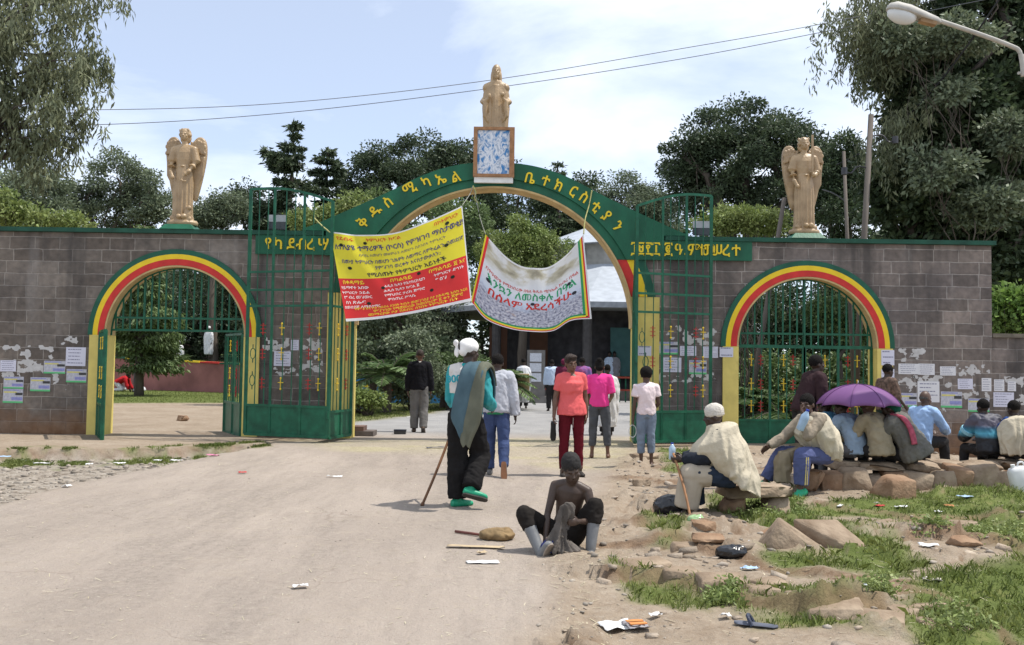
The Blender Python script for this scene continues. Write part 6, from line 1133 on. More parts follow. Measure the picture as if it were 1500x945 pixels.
# 5 the boy on the ground
p = G(828, 800); f5 = Fig('shirtless boy in grey rubber boots sitting on the roadside with ragged cloth', p, math.radians(176), 1.42, (-.12, .36), side=-.12, twist=-.16, sk=3, head=(.42, .36, .14), pelvis=.11, voxel=.007, hk=1.2, girth=.93, sh=.98,
    arms={'R': (V3(.25, .25, -1), V3(.05, .60, -.85), V3(-.1, .75, -.6), (-.6, .3, .2), .5), 'L': (V3(-.22, .25, -1), V3(.62, .80, .10), V3(.6, .7, .0), (0, .2, 1), 1.0)},
    legs={'L': (V3(-.50, .42, .82), V3(.10, .22, -1), V3(.10, 1, -.15)), 'R': (V3(.78, .45, .56), V3(-.36, .40, -.70), V3(-.30, .42, .72))})
f5.body().hair('crop', mat('shaved dark scalp', (.022, .020, .019), .8, .3, 60, .3, 200)); f5.legs_(cloth('torn black trousers', (.020, .017, .015), .3), .016, 1.40, .010, .012)
f5.shoes(mat('grey rubber boot', (.17, .175, .18), .42, .22, 6), .012, mat('pale boot sole', (.30, .25, .20), .85, .25, 14), 'boot', 'LR', .30)
mg = cloth('ragged grey cloth', (.12, .105, .092), .35, 8, .5, 30)
wrap(f5, 'ragged_cloth', mg, [((-.025, .30, .40), .025, .022, 0), ((-.02, .30, .365), .065, .03, .01), ((-.01, .305, .30), .07, .032, .02), ((.03, .31, .20), .055, .032, .02), ((.06, .32, .11), .075, .045, .01), ((.02, .32, .035), .14, .09, 0), ((.02, .32, .008), .12, .08, 0)], .022, 9, 12, .0075)
wrap(f5, 'blue_cloth', cloth('blue cloth', (.035, .04, .13), .3), [((.10, .30, .11), .04, .04, 0), ((.10, .31, .07), .09, .06, .0), ((.09, .30, .015), .11, .07, 0)], .012, 11, 9, .009)
# ---------------------------------------------------------------- small background figures
def far_fig(px, pyf, Y, H, rz, lab, robe=None, topm=None, legm=None, sk=0, head=None, grp=None, arms=None, z=None, sitp=None, lean=(.02, .05), legs=None):
    p = at(px, pyf, Y); p.z = hz1(p.x, Y) if z is None else z
    f = Fig(lab, p, math.radians(rz), H, lean, sk=sk, voxel=.016, grp=grp, arms=arms, pelvis=sitp, legs=legs or ({'L': (V3(-.15, 1, 0), V3(0, .1, -1)), 'R': (V3(.15, 1, 0), V3(0, .1, -1))} if sitp else None)); f.body(); f.hair('crop')
    if legm: f.legs_(legm, .02, 1.95, .008, .01)
    if topm: f.top('shirt', topm, .028, 1.9, -.14, .8, .012)
    if robe:
        c1 = f.stn(1.0)[0]; c8 = f.stn(.82)[0]; c4 = f.stn(.3)[0]; wrap(f, 'robe', robe, [((c1.x, c1.y, c1.z+.02), .09, .09, 0), ((c8.x, c8.y, c8.z+.04), .21, .14, 0), ((c8.x, c8.y, c8.z-.1), .25, .17, 0), ((c4.x, c4.y, c4.z), .26, .19, 0), ((0, 0, p.z*0+(.35 if not sitp else .1)*f.k), .22, .19, 0), ((0, 0, (.22 if not sitp else .04)*f.k), .2, .17, 0)], .018, 6, 3, .02)
    if head: cap_(f, head, 'wrap')
    return f
wr = cloth('white robe', (.70, .70, .72), .08); lb = cloth('pale blue shirt far', (.50, .60, .75), .1)
fa = far_fig(766, 598, 30.5, 1.66, 0, 'person in white wrap walking away with a tan sack on the court road', robe=wr, legm=dk); c1 = fa.stn(.5)[0]; c = MB(); c.rings([[(-.20*q, -.215-.02*q, z), (.20*q, -.215-.02*q, z), (.20*q, -.27, z), (-.20*q, -.27, z)] for z, q in ((.50, .9), (.55, 1), (1.05, 1), (1.15, .95))]); o = remesh(c, 'sack', .02, 2, None, mat('tan sack', (.36, .26, .13), .9, .2, 6)); wrinkle(o, .01); o.location = fa.o.location; tag(o, 'tan sack on the back of the person in white wrap', 'sack')
far_fig(808, 588, 29, 1.62, 10, 'person in pale blue shirt seen beyond the shoulder of the coral woman', topm=lb, legm=dk)
far_fig(825, 590, 28, 1.64, 0, 'person in maroon headscarf half hidden behind the coral woman', topm=cloth('maroon wrap', (.12, .02, .045)), legm=dk, head=cloth('maroon scarf', (.14, .02, .05)))
far_fig(852, 600, 24, 1.68, 0, 'man in red and blue top between the coral and pink women', topm=cloth('red and blue top', (.50, .03, .03), 0, 2.2, col2=(.07, .16, .45)), legm=dk)
far_fig(889, 628, 19.5, 1.50, 0, 'person in white shawl walking ahead of the pink topped woman', robe=wr, legm=dk)
for k_, (px, z0_) in enumerate(((893, .42), (900, .42), (790, .42))): far_fig(px, 545, 40 if k_ < 2 else 41, 1.65, 170, ['figure in pale blue robe standing on the church porch', 'figure in grey robe standing at the right of the church porch', 'figure in dark robe standing on the church porch at left'][k_], robe=[lb, cloth('grey robe', (.22, .22, .24)), cloth('dark robe', (.05, .05, .05))][k_], z=z0_)
far_fig(305, 530, 45.5, 1.60, 160, 'person in white robe standing on the terrace above the pink wall', robe=wr, z=1.5, head=wr)
far_fig(262, 530, 45.5, 1.55, 160, 'person in white sitting on the terrace at left above the pink wall', robe=wr, z=1.5, sitp=.2, head=wr)
kl = {'L': (V3(-.1, .6, -.6), V3(0, -1, -.1)), 'R': (V3(.1, .6, -.6), V3(0, -1, -.1))}
f = far_fig(172, 573, 40.5, 1.65, -90, 'person in red top kneeling bowed at the foot of the pink wall', topm=cloth('red top', (.42, .02, .025)), legm=cloth('white trousers', (.6, .6, .62)), sitp=.40, lean=(.9, 1.5), legs=kl, arms={'L': (V3(-.1, .3, -1), V3(0, .5, -.8)), 'R': (V3(.1, .3, -1), V3(0, .5, -.8))})
f = far_fig(200, 575, 40.2, 1.65, -80, 'person in grey wrap kneeling beside the red-topped one', topm=cloth('grey wrap', (.10, .10, .10)), legm=cloth('white trousers', (.6, .6, .62)), sitp=.42, lean=(.0, .1), legs=kl, head=cloth('grey scarf', (.25, .25, .26)))
far_fig(530, 590, 25.8, 1.6, 60, 'dark clothed person crouching by the palm beside the left gate pillar', topm=cloth('dark blue print', (.03, .035, .07), .6, 14), legm=dk, sitp=.18, lean=(.3, .6))
# ---------------------------------------------------------------- banners
def sheet(name, S, m, u0=0, u1=1, v0=0, v1=1, nu=40, nv=24, parent=None, off=0., inv=None):
    V = []; UV = []
    for j in range(nv+1):
        for i in range(nu+1): u = u0+(u1-u0)*i/nu; v = v0+(v1-v0)*j/nv; V.append(tuple(S(u, v)+Vector((0, -off, 0)))); UV.append((u, v))
    W_ = nu+1; Fs = [(j*W_+i, j*W_+i+1, (j+1)*W_+i+1, (j+1)*W_+i) for j in range(nv) for i in range(nu)]
    o = mk(name, V, Fs, m, None, True); uv = o.data.uv_layers.new(name='uv')
    for lp in o.data.loops: uv.data[lp.index].uv = UV[lp.vertex_index]
    if parent: ch(o, parent, inv)
    return o
def banner_fn(top, bot, Yf, rip):
    T = [[Vector((a, b, 0)) for a, b in q] for q in (top, bot)]
    def ev(P, u):
        n = len(P)-1; x = min(u*n, n-1e-6); i = int(x); t = x-i; a = P[max(i-1, 0)]; b = P[i]; c_ = P[i+1]; d = P[min(i+2, n)]
        return .5*((2*b)+(c_-a)*t+(2*a-5*b+4*c_-d)*t*t+(3*b-a-3*c_+d)*t**3)
    def S(u, v): p = ev(T[1], u).lerp(ev(T[0], u), v); q = at(p.x, p.y, Yf(u, v)); q.y += rip(u, v); return q
    return S
def wtext(s, S, u, v, h, m, par, inv, Wm, Hm, width=None, off=.008, bold=.0, nm='lettering'):
    """one line of writing laid on the cloth: h = height in v, width = width in u"""
    me = text_mesh(s, 1., 0, bold, 2); n = len(me.vertices)
    if not n: return
    co = np.empty(n*3, np.float32); me.vertices.foreach_get('co', co); co = co.reshape(-1, 3); w = co[:, 0].max()-co[:, 0].min(); sc = h/max(.5, co[:, 1].max()-co[:, 1].min()); co[:, 1] -= (co[:, 1].max()+co[:, 1].min())/2
    fx = (width/w) if width else sc*Hm/Wm
    for i, vx in enumerate(me.vertices): vx.co = S(u+co[i, 0]*fx, v+co[i, 1]*sc)+Vector((0, -off, 0))
    o = link(nm, me, m); ch(o, par, inv)
def vinyl(nm, c, tr=.30, rough=.38, **k): return mat(nm, c, rough, .06, 2.5, .15, 6, spec=.4, trans=tr, **k)
V_Y = vinyl('yellow vinyl', (.80, .70, .035)); V_R = vinyl('red vinyl', (.72, .03, .03)); V_W = vinyl('white vinyl', (.78, .78, .80)); V_G = vinyl('green vinyl', (.02, .30, .11))
I_B = mat('navy ink', (.03, .03, .14), .5, .1, 4); I_K = mat('black ink', (.02, .02, .03), .5, .1, 4); I_R = mat('red ink', (.55, .03, .02), .5, .1, 4); I_W = mat('white ink', (.78, .76, .74), .5, .05, 4); I_Y = mat('yellow ink', (.80, .62, .03), .5, .05, 4); I_G = mat('green ink', (.02, .30, .13), .5, .1, 4)
b1 = empty('hanging_banner', at(585, 470, 17.2), 'yellow over red vinyl banner covered in lettering strung across left of the archway', 'banner', 'banners strung in the archway'); B1 = Matrix.Translation(-Vector(b1.location))
S1 = banner_fn([(483, 339), (530, 344), (580, 341), (630, 323), (677, 301)], [(507, 471), (555, 467), (600, 460), (645, 451), (691, 441)], lambda u, v: 16.72+.55*u, lambda u, v: .035*math.sin(5*u+2.2*v)+.05*math.exp(-((u-.18-.35*(1-v))/.07)**2)*(v)-.03*math.exp(-((u-.10-.3*(1-v))/.05)**2)*v+.02*math.sin(14*u-5*v)*(1-v)+.035*math.sin(9*(u+v*.5))*u*(1-u))
sheet('yellow_field', S1, V_Y, 0, .985, .48, .985, parent=b1, inv=B1); sheet('red_field', S1, V_R, 0, .985, .03, .48, parent=b1, inv=B1)
for a in ((0, 1, .985, 1.), (0, 1, 0, .03), (.985, 1, .03, .985)): sheet('hem', S1, V_W, *a, 40, 2, parent=b1, inv=B1)
for s, u, v, h, m, w, b in (('ትምህርት ክፍል', .40, .935, .045, I_R, .26, .01), ('በኮትምህርት', .86, .935, .045, I_R, .17, .01), ('የደብሩ', .12, .935, .04, I_R, .12, .01),
        ('ለተለያዩ ተማሪዎች (ኮርስ) የምዝገባ ማስታወቂያ!', .51, .835, .085, I_B, .96, .02), ('ሰባኪ ለመሆን መዘምራን ለመሆን በሰንበት ትምህርት', .52, .755, .035, I_B, .64, .0), ('በሙያ ትምህርት በመሆን ጊዜዎት ለመማር ለምትፈልጉ በመደበኛ', .52, .675, .05, I_B, .90, .015), ('የምዝገባ ወረቀት እናስታውቃለን::', .55, .605, .05, I_B, .50, .01), ('የሚሰጡት የትምህርት አይነቶች', .53, .525, .06, I_K, .60, .02),
        ('በቀዳማይ', .12, .435, .045, I_Y, .15, .015), ('በካልዓይ', .48, .435, .045, I_Y, .17, .015), ('በማልሳይ ፩ እና', .83, .435, .045, I_Y, .27, .015),
        ('ሃይማኖተ አበው', .12, .375, .035, I_W, .20, .01), ('ትምህርተ ኃይል', .12, .32, .035, I_W, .20, .01), ('የግብረ መዝሙር', .13, .265, .035, I_W, .20, .01), ('ስነ ጽሑፍ', .11, .21, .035, I_W, .14, .01), ('በመደበኛ ለማስተማር', .15, .155, .035, I_W, .26, .01),
        ('ሐዲስ ኪዳን የቤተክርስቲያን', .50, .375, .035, I_W, .32, .01), ('ሐዲስ ኪዳን ክፍል ፪', .47, .32, .035, I_W, .28, .01), ('የማህበር ታሪክ ጅማሮ', .49, .265, .035, I_W, .32, .01), ('ምስጢረ ሥላሴ', .46, .21, .035, I_W, .22, .01), ('ትምህርተ ድኅነት', .84, .375, .035, I_W, .22, .01), ('ግዕዝ', .78, .32, .035, I_W, .08, .01),
        ('የምዝገባ ቦታ በደብሩ ሰንበት ት/ቤት መመዝገቢያ ቦታ ከቅዳሜ እስከ አርብ', .53, .135, .035, I_Y, .86, .01), ('ምዝገባው የሚጀመረው ከመስከረም ፩ ቀን ጀምሮ', .57, .095, .035, I_Y, .70, .01), ('መማሪያው ቦታ በደብሩ ሰንበት ትምህርት ቤት', .53, .058, .033, I_Y, .70, .01)):
    wtext(s, S1, u, v, h, m, b1, B1, 2.5, 1.7, w, .008, b)
def spots(L_, S, par, inv, m=None, r=.02):
    for u, v in L_: c = MB(); c.add([tuple(S(u+r*.75*math.cos(t), v+r*.9*math.sin(t))+V3(0, -.009, 0)) for t in [2*math.pi*k/10 for k in range(10)]]+[tuple(S(u+r*.75*math.cos(t), v+r*.9*math.sin(t))+V3(0, -.004, 0)) for t in [2*math.pi*k/10 for k in range(10)]], [tuple(range(9, -1, -1))]+[(k, (k+1) % 10, 10+(k+1) % 10, 10+k) for k in range(10)]); ch(c.build('wind_slit', m or mat('wind slit', (.012, .02, .012), .8, .2, 9)), par, inv)
spots([(.09, .86), (.26, .90), (.86, .89), (.84, .66), (.12, .60), (.62, .45), (.33, .36), (.86, .30), (.70, .22), (.20, .19)], S1, b1, B1)
# white banner
b2 = empty('hanging_banner', at(780, 480, 17.4), 'white festival banner with tricolour edges sagging in the middle of the archway', 'banner', 'banners strung in the archway'); B2 = Matrix.Translation(-Vector(b2.location))
S2 = banner_fn([(711, 343), (738, 373), (762, 389), (783, 393), (806, 390), (832, 371), (855, 343)], [(690, 441), (711, 467), (745, 481), (778, 486), (810, 485), (836, 470), (867, 467)], lambda u, v: 17.35+.1*math.sin(3*u), lambda u, v: .05*math.sin(7*u+1.5*v)*(1-.5*v)+.03*math.sin(17*u+3*v)*v)
pr_ = bpy.data.materials.new('festival print'); pr_.use_nodes = True; N_ = pr_.node_tree.nodes; K_ = pr_.node_tree.links.new; P_ = N_['Principled BSDF']; P_.inputs['Roughness'].default_value = .4
uvn = N_.new('ShaderNodeTexCoord'); sx_ = N_.new('ShaderNodeSeparateXYZ'); K_(uvn.outputs['UV'], sx_.inputs[0])
def n_noise(sc, det=5, st=(1, 1, 1)):
    a = N_.new('ShaderNodeMapping'); a.inputs['Scale'].default_value = st; K_(uvn.outputs['UV'], a.inputs[0]); b = N_.new('ShaderNodeTexNoise'); b.inputs['Scale'].default_value = sc; b.inputs['Detail'].default_value = det; K_(a.outputs[0], b.inputs[0]); return b.outputs[0]
def n_ramp(f, *st):
    r = N_.new('ShaderNodeValToRGB'); e = r.color_ramp.elements
    while len(e) < len(st): e.new(.5)
    for k, (q, cc_) in enumerate(st): e[k].position = q; e[k].color = (*cc_, 1)
    K_(f, r.inputs[0]); return r.outputs[0]
def n_mix(f, a, b):
    m = N_.new('ShaderNodeMix'); m.data_type = 'RGBA'; K_(f, m.inputs[0]); K_(a, m.inputs[6]); K_(b, m.inputs[7]); return m.outputs[2]
crowd = n_ramp(n_noise(30, 7, (1.6, 1.2, 1)), (.34, (.14, .14, .20)), (.5, (.42, .43, .54)), (.66, (.66, .65, .70)))
motif = n_ramp(n_noise(6, 4), (.36, (.30, .27, .20)), (.48, (.52, .48, .36)), (.60, (.74, .74, .74)))
plain = n_ramp(sx_.outputs[1], (.30, (.50, .60, .80)), (.55, (.76, .79, .85)), (.75, (.74, .75, .78)))
wob = N_.new('ShaderNodeMath'); wob.operation = 'MULTIPLY_ADD'; K_(n_noise(5, 4), wob.inputs[0]); wob.inputs[1].default_value = .22; K_(sx_.outputs[1], wob.inputs[2])
c_ = n_mix(n_ramp(wob.outputs[0], (.42, (1, 1, 1)), (.50, (0, 0, 0))), plain, crowd); c_ = n_mix(n_ramp(wob.outputs[0], (.78, (0, 0, 0)), (.88, (1, 1, 1))), c_, motif)
spo = n_ramp(n_noise(3.2, 3), (.60, (0, 0, 0)), (.68, (1, 1, 1))); lowm = N_.new('ShaderNodeMath'); lowm.operation = 'LESS_THAN'; K_(sx_.outputs[1], lowm.inputs[0]); lowm.inputs[1].default_value = .28; mu = N_.new('ShaderNodeMath'); mu.operation = 'MULTIPLY'; K_(spo, mu.inputs[0]); K_(lowm.outputs[0], mu.inputs[1])
c_ = n_mix(mu.outputs[0], c_, n_ramp(n_noise(20), (.4, (.50, .16, .05)), (.6, (.55, .40, .25))))
K_(c_, P_.inputs['Base Color']); trn = N_.new('ShaderNodeBsdfTranslucent'); K_(c_, trn.inputs[0]); msn = N_.new('ShaderNodeMixShader'); msn.inputs[0].default_value = .3; K_(P_.outputs[0], msn.inputs[1]); K_(trn.outputs[0], msn.inputs[2]); K_(msn.outputs[0], N_['Material Output'].inputs[0])
sheet('print', S2, pr_, .045, .925, .07, .975, 60, 30, parent=b2, inv=B2)
for a, m in (((0, .02, .0, 1), V_Y), ((.02, .045, .0, 1), V_R), ((.925, .945, .06, 1), V_G), ((.945, .96, .04, 1), V_Y), ((.96, .978, .02, 1), V_R), ((.978, 1, 0, 1), V_W), ((.045, .925, .047, .07), V_G), ((.045, .945, .027, .047), V_Y), ((.045, .96, .012, .027), V_R), ((.045, .978, .0, .012), V_W), ((.045, .925, .975, 1), V_W)): sheet('border', S2, m, *a, 40, 12, parent=b2, inv=B2)
for s, u, v, h, m, w, b in (('በየዓመቱ የሚከበረው በዓለ ቅዱስ ሚካኤል ክብረ በዓል', .49, .63, .055, I_R, .84, .012), ('እንኳን ለመስቀሉ በዓል', .49, .535, .115, I_G, .80, .018), ('በሰላም አደረሳችሁ', .485, .395, .13, I_R, .72, .022)): wtext(s, S2, u, v, h, m, b2, B2, 2.1, 1.4, w, .008, b)
spots([(.11, .50), (.50, .43), (.83, .55), (.87, .38)], S2, b2, B2, I_K, .026)
M_ROPE = mat('yellowish rope', (.42, .40, .16), .8, .2, 20); M_STRG = mat('grey string', (.30, .30, .26), .8, .2, 20)
def rope(pts, r, lab, m): o = MB().tube(bez(pts, 8), r, 6).build('rope', m, None, True); tag(o, lab, 'rope')
rope([at(460, 319, 17.6), at(472, 331, 17.1), at(483, 340, 16.72)], .012, 'short pale rope tying the yellow banner corner to the arch shoulder', M_ROPE)
rope([at(692, 274, 17.7), at(688, 285, 17.5), at(677, 301, 17.27)], .008, 'string tying the upper right corner of the yellow banner to the arch crown', M_STRG)
rope([at(694, 276, 17.7), at(697, 288, 17.6), at(703, 318, 17.5), at(711, 343, 17.36)], .007, 'long string dropping from the arch crown to the white banner', M_STRG)
rope([at(693, 272, 17.66), at(697, 282, 17.64), at(695, 290, 17.64), at(700, 297, 17.64)], .014, 'yellow rope end knotted at the foot of the framed picture', M_ROPE)
rope([at(867, 279, 17.68), at(863, 300, 17.66), at(857, 322, 17.5), at(855, 343, 17.37)], .012, 'yellow rope over the right half of the arch holding the white banner', M_ROPE)
# ---------------------------------------------------------------- posters and torn paper
PAPER = mat('poster paper', (.62, .62, .72), .8, .05, 3); PAPERW = mat('white paper', (.66, .66, .68), .8, .06, 3); FLY = mat('flyer print', (.36, .37, .42), .7, 0, 26, col2=(.55, .55, .60)); F_Y = mat('flyer yellow', (.60, .55, .18), .7, .1, 9); F_G = mat('flyer green', (.12, .50, .20), .7, .1, 9); F_B = mat('flyer blue', (.26, .27, .52), .7, .15, 20); F_D = mat('flyer dark', (.06, .06, .06), .8, .3, 20); INKL = mat('grey print', (.22, .22, .30), .8, .1, 9)
def poster(x0, y0, x1, y1, kind, lab, Y=YW, rows=5, grp='posters pasted on the gateway walls'):
    Yf = Y-.003; a = at(x0, y1, Yf); b = at(x1, y0, Yf); o = empty('poster', ((a.x+b.x)/2, Yf, a.z), lab, 'poster', grp); w = (b.x-a.x)/2; h = b.z-a.z; t = random.uniform(-.012, .012)
    o.rotation_euler = (0, t, 0); c = MB(); c.box((-w, -.004, 0), (w, .0, h)); c.build('sheet', FLY if kind == 'f' else (PAPER if kind == 'p' else PAPERW), o)
    def strip(nm, m, u0, v0, u1, v1, d=.0015): c = MB(); c.box((-w+2*w*u0, -.004-d, h*v0), (-w+2*w*u1, -.0042, h*v1)); return c.build(nm, m, o)
    if kind == 'f':
        strip('band', F_G, 0, 0, 1, .12); strip('band', F_Y, .04, .72, .68, .82); strip('dark_patch', F_D, .62, .56, .98, .74, .002); strip('band', F_B, .42, .20, .97, .42); strip('band', F_B, .05, .88, .8, .95)
    else:
        c = MB()
        for r in range(rows):
            v = .86-.72*r/max(1, rows-1); u = .08+random.uniform(0, .06); q = .92-random.uniform(0, .3)
            while u < q: e = min(q, u+random.uniform(.05, .16)); c.box((-w+2*w*u, -.0052, h*v), (-w+2*w*e, -.0042, h*(v+.45/rows*.5))); u = e+.025
        c.build('print', INKL, o)
    return o
PL = [(96, 509, 126, 536, 'p', 'pale lilac notice sheet pasted uppermost beside the left arch pillar'), (0, 528, 24, 544, 'p', 'blank pale sheet cut by the left picture edge'), (64, 529, 96, 547, 'f', 'colour flyer just left of the lilac notice sheet'), (97, 541, 127, 560, 'f', 'colour flyer below the lilac notice sheet by the pillar'), (5, 552, 35, 569, 'f', 'colour flyer topmost of the stacked pair at far left'), (4, 570, 34, 590, 'f', 'colour flyer lowest of the stacked pair at far left'), (44, 553, 74, 573, 'f', 'colour flyer alone between the stacked pair and the pillar'),
    (401, 515, 426, 536, 'p', 'white notice pair seen through the bars of the left folded gate'), (426, 498, 438, 513, 'p', 'small white notice high behind the bars of the left folded gate')]
PR = [(958, 501, 994, 519, 'f', 'colour flyer behind the bars right of the white-topped girl'), (996, 507, 1020, 521, 'p', 'white notice in the upper row behind the right folded gate'), (1030, 508, 1052, 524, 'p', 'blank pale sheet beside the yellow pillar of the right arch'), (971, 524, 998, 545, 'p', 'white notice low behind the right folded gate'), (1009, 528, 1035, 548, 'f', 'colour flyer low behind the right folded gate'),
    (1344, 559, 1376, 589, 'w', 'large white notice above the balding man in blue'), (1316, 533, 1345, 548, 'w', 'torn cream notice at the upper left of the right wall'), (1345, 533, 1369, 549, 'w', 'torn cream notice adjoining the upper left one'), (1377, 537, 1400, 550, 'w', 'small weathered notice right of the two cream ones'), (1403, 555, 1425, 570, 'p', 'blank lilac sheet in the middle of the right wall'), (1438, 554, 1452, 573, 'w', 'grey printed notice at the corner of the gateway end'), (1313, 576, 1343, 596, 'f', 'colour flyer nearest the right pillar of the right arch'), (1378, 574, 1409, 597, 'f', 'colour flyer right of the large white notice'), (1418, 584, 1449, 603, 'f', 'colour flyer above the seated man in black jacket')]
for q in PL+PR: poster(*q)
poster(1455, 575, 1485, 596, 'p', 'lilac notice on the low wall at the far right', YW+.05); poster(1456, 556, 1471, 573, 'w', 'grey printed notice on the low wall beside the corner', YW+.05); poster(1476, 559, 1488, 573, 'w', 'small torn notice on the low wall near the right picture edge', YW+.05)
poster(1054, 509, 1074, 523, 'p', 'notice on the left yellow pillar of the right arch', YW-.04, 2); poster(1291, 513, 1310, 535, 'p', 'upper notice on the right yellow pillar of the right arch', YW-.04, 3); poster(1291, 541, 1310, 556, 'p', 'lower notice on the right yellow pillar of the right arch', YW-.04, 3); poster(934, 507, 954, 521, 'p', 'notice on the central arch pillar behind the girl', YW-.06, 2)
TORN = mat('torn paper', (.50, .49, .48), .9, .12, 12)
def torn(x0, y0, x1, y1, thr, lab, Y=YW, sd=0, sx=9., sz=11.):
    a = at(x0, y1, Y); b = at(x1, y0, Y); nx = max(6, int((b.x-a.x)/.0115)); nz_ = max(5, int((b.z-a.z)/.0115)); xs = np.linspace(a.x, b.x, nx); zs = np.linspace(a.z, b.z, nz_); XX, ZZ = np.meshgrid(xs, zs); ex = np.minimum(1, np.minimum((XX-a.x), (b.x-XX))/.06)*np.minimum(1, np.minimum(ZZ-a.z, b.z-ZZ)/.05)
    f = fbm(XX*sx, ZZ*sz, sd, 3, 71+sd)-thr-.35*(1-ex); c = MB(); jx = vn(XX*40, ZZ*40, 3., 5)*.004; jz = vn(XX*40, ZZ*40, 9., 6)*.004
    for j in range(nz_-1):
        for i in range(nx-1):
            if f[j, i] > 0: c.add([(XX[j+p, i+q]+jx[j+p, i+q], Y-.0022, ZZ[j+p, i+q]+jz[j+p, i+q]) for p, q in ((0, 0), (0, 1), (1, 1), (1, 0))], [(0,1,2,3)])
    if not c.f: return
    o = c.build('torn_paper', TORN); tag(o, lab, 'torn paper', 'scraps of old posters')
for k, (q, thr, lab) in enumerate((((0, 505, 46, 527), .02, 'torn white scraps above the stacked flyers at far left'), ((56, 506, 80, 527), -.02, 'torn white scraps above the flyer left of the lilac sheet'), ((88, 488, 116, 506), .12, 'torn white scraps high beside the left arch'), ((25, 526, 64, 546), -.3, 'large torn white sheet between the far left sheet and the flyers'), ((0, 545, 30, 553), .0, 'torn edge of paper over the stacked flyers'), ((74, 547, 98, 571), .1, 'torn strips of paper below the middle flyers by the left pillar'),
        ((384, 495, 425, 515), .05, 'torn scraps at the left behind the folded left gate'), ((438, 495, 474, 545), .05, 'torn scraps at the right behind the folded left gate'), ((385, 538, 440, 552), .2, 'torn scraps low behind the folded left gate'), ((960, 475, 1000, 500), .15, 'torn scraps high behind the right folded gate'), ((1000, 480, 1050, 506), .0, 'torn scraps above the notices right of the gate'), ((960, 545, 1050, 562), .08, 'torn scraps below the notices behind the right folded gate'),
        ((1316, 510, 1358, 530), .15, 'faint outline of torn paper at the top of the right wall posters'), ((1312, 550, 1345, 574), .05, 'torn scraps beside the upper part of the right pillar'), ((1334, 550, 1382, 562), -.15, 'torn sheet above the large white notice'), ((1384, 555, 1404, 572), .0, 'torn scraps left of the blank lilac sheet'), ((1400, 534, 1450, 552), .12, 'torn scraps in a row above the lilac sheet'), ((1424, 556, 1440, 580), .05, 'torn scraps between the lilac sheet and the corner'), ((1352, 598, 1412, 607), .25, 'tiny white paper remains below the flyers on right wall'), ((1408, 572, 1450, 585), .05, 'torn scraps over the lowest flyer of the right wall'))):
    torn(*q, thr, lab, YW, k)
for k, (q, thr, lab) in enumerate((((1471, 552, 1500, 576), .05, 'torn scraps around the small notice on the low wall'), ((1486, 576, 1520, 596), .05, 'torn scraps at the right edge of the low wall'))): torn(*q, thr, lab, YW+.05, 30+k)
# ---------------------------------------------------------------- stones
M_ROCK = mat('sandy rock', (.19, .135, .09), .92, .3, 5, .7, 24, col2=(.36, .28, .20)); M_ROCKB = mat('reddish rock', (.20, .115, .065), .92, .3, 5, .7, 24, col2=(.33, .22, .14))
def rock(px, pyb, Y, w, d, h, lab, m=M_ROCK, sd=1, name='rock', grp=None, rz=0., tilt=(0, 0), n=26, z=None, sharp=.78, pts=None):
    r = random.Random(sd); bm = bmesh.new()
    for q_ in (pts or ()): bm.verts.new(q_)
    if pts: n = 0
    if 0 < n <= 12:
        for a_ in (-1, 1):
            for b_ in (-1, 1):
                for c_ in (-1, 1): bm.verts.new(((a_+r.uniform(-.28, .28))*w/2*(.78 if c_ > 0 else 1), (b_+r.uniform(-.28, .28))*d/2*(.8 if c_ > 0 else 1), (c_+r.uniform(-.3, .22))*h/2))
    for _ in range(n if n > 12 else max(0, n-8)):
        v = Vector((r.gauss(0, 1), r.gauss(0, 1), r.gauss(0, 1))).normalized(); q = 1/max(abs(v.x), abs(v.y), abs(v.z)); v = v*(1*(1-sharp)+q*sharp*.80); bm.verts.new((v.x*w/2, v.y*d/2, v.z*h/2))
    res = bmesh.ops.convex_hull(bm, input=bm.verts); bmesh.ops.delete(bm, geom=[e for e in res['geom_interior'] if isinstance(e, bmesh.types.BMVert)], context='VERTS')
    bmesh.ops.bevel(bm, geom=bm.edges[:], offset=.045*min(w, d, h), segments=1, profile=.6, affect='EDGES', clamp_overlap=True)
    bmesh.ops.triangulate(bm, faces=bm.faces); bmesh.ops.subdivide_edges(bm, edges=bm.edges, cuts=2, use_grid_fill=True)
    me = bpy.data.meshes.new(name); bm.to_mesh(me); bm.free(); nn = len(me.vertices); co = np.empty(nn*3, np.float32); me.vertices.foreach_get('co', co); co = co.reshape(-1, 3); no = np.empty(nn*3, np.float32); me.vertex_normals.foreach_get('vector', no); no = no.reshape(-1, 3)
    f_ = 2.2/max(w, .15); co += no*(fbm(co[:, 0]*f_*3+sd, co[:, 1]*f_*3, co[:, 2]*f_*3, 4, sd)*.075*min(w, h))[:, None]; me.vertices.foreach_set('co', co.ravel()); me.update()
    o = link(name, me, m, None, True); me.polygons.foreach_set('use_smooth', [True]*len(me.polygons)); p = at(px, pyb, Y); zz = lowz(p.x, Y, w*.35) if z is None else z
    o.location = (p.x, Y+d*.3, zz+h*.42); o.rotation_euler = (tilt[0], tilt[1], rz); return tag(o, lab, name, grp)
LG = 'stones of the rough seating ledge'
caps = [(1236, 11.65, .50), (1292, 11.55, .66), (1352, 11.6, .52), (1400, 11.7, .48), (1446, 11.85, .52), (1492, 11.9, .55)]
for k, (px, Y, w) in enumerate(caps): rock(px, 700, Y, w, .75, .15, ['flat capping slab at the left end of the seating ledge', 'broadest flat capping slab under the khaki coated man', 'flat capping slab under the hunched man in grey', 'flat capping slab between the hunched man and the black jacket', 'flat capping slab under the man in black jacket', 'flat capping slab at the right edge under the cream shawl'][k], sd=20+k, name='stone_slab', grp=LG, z=.195, sharp=.95, n=40)
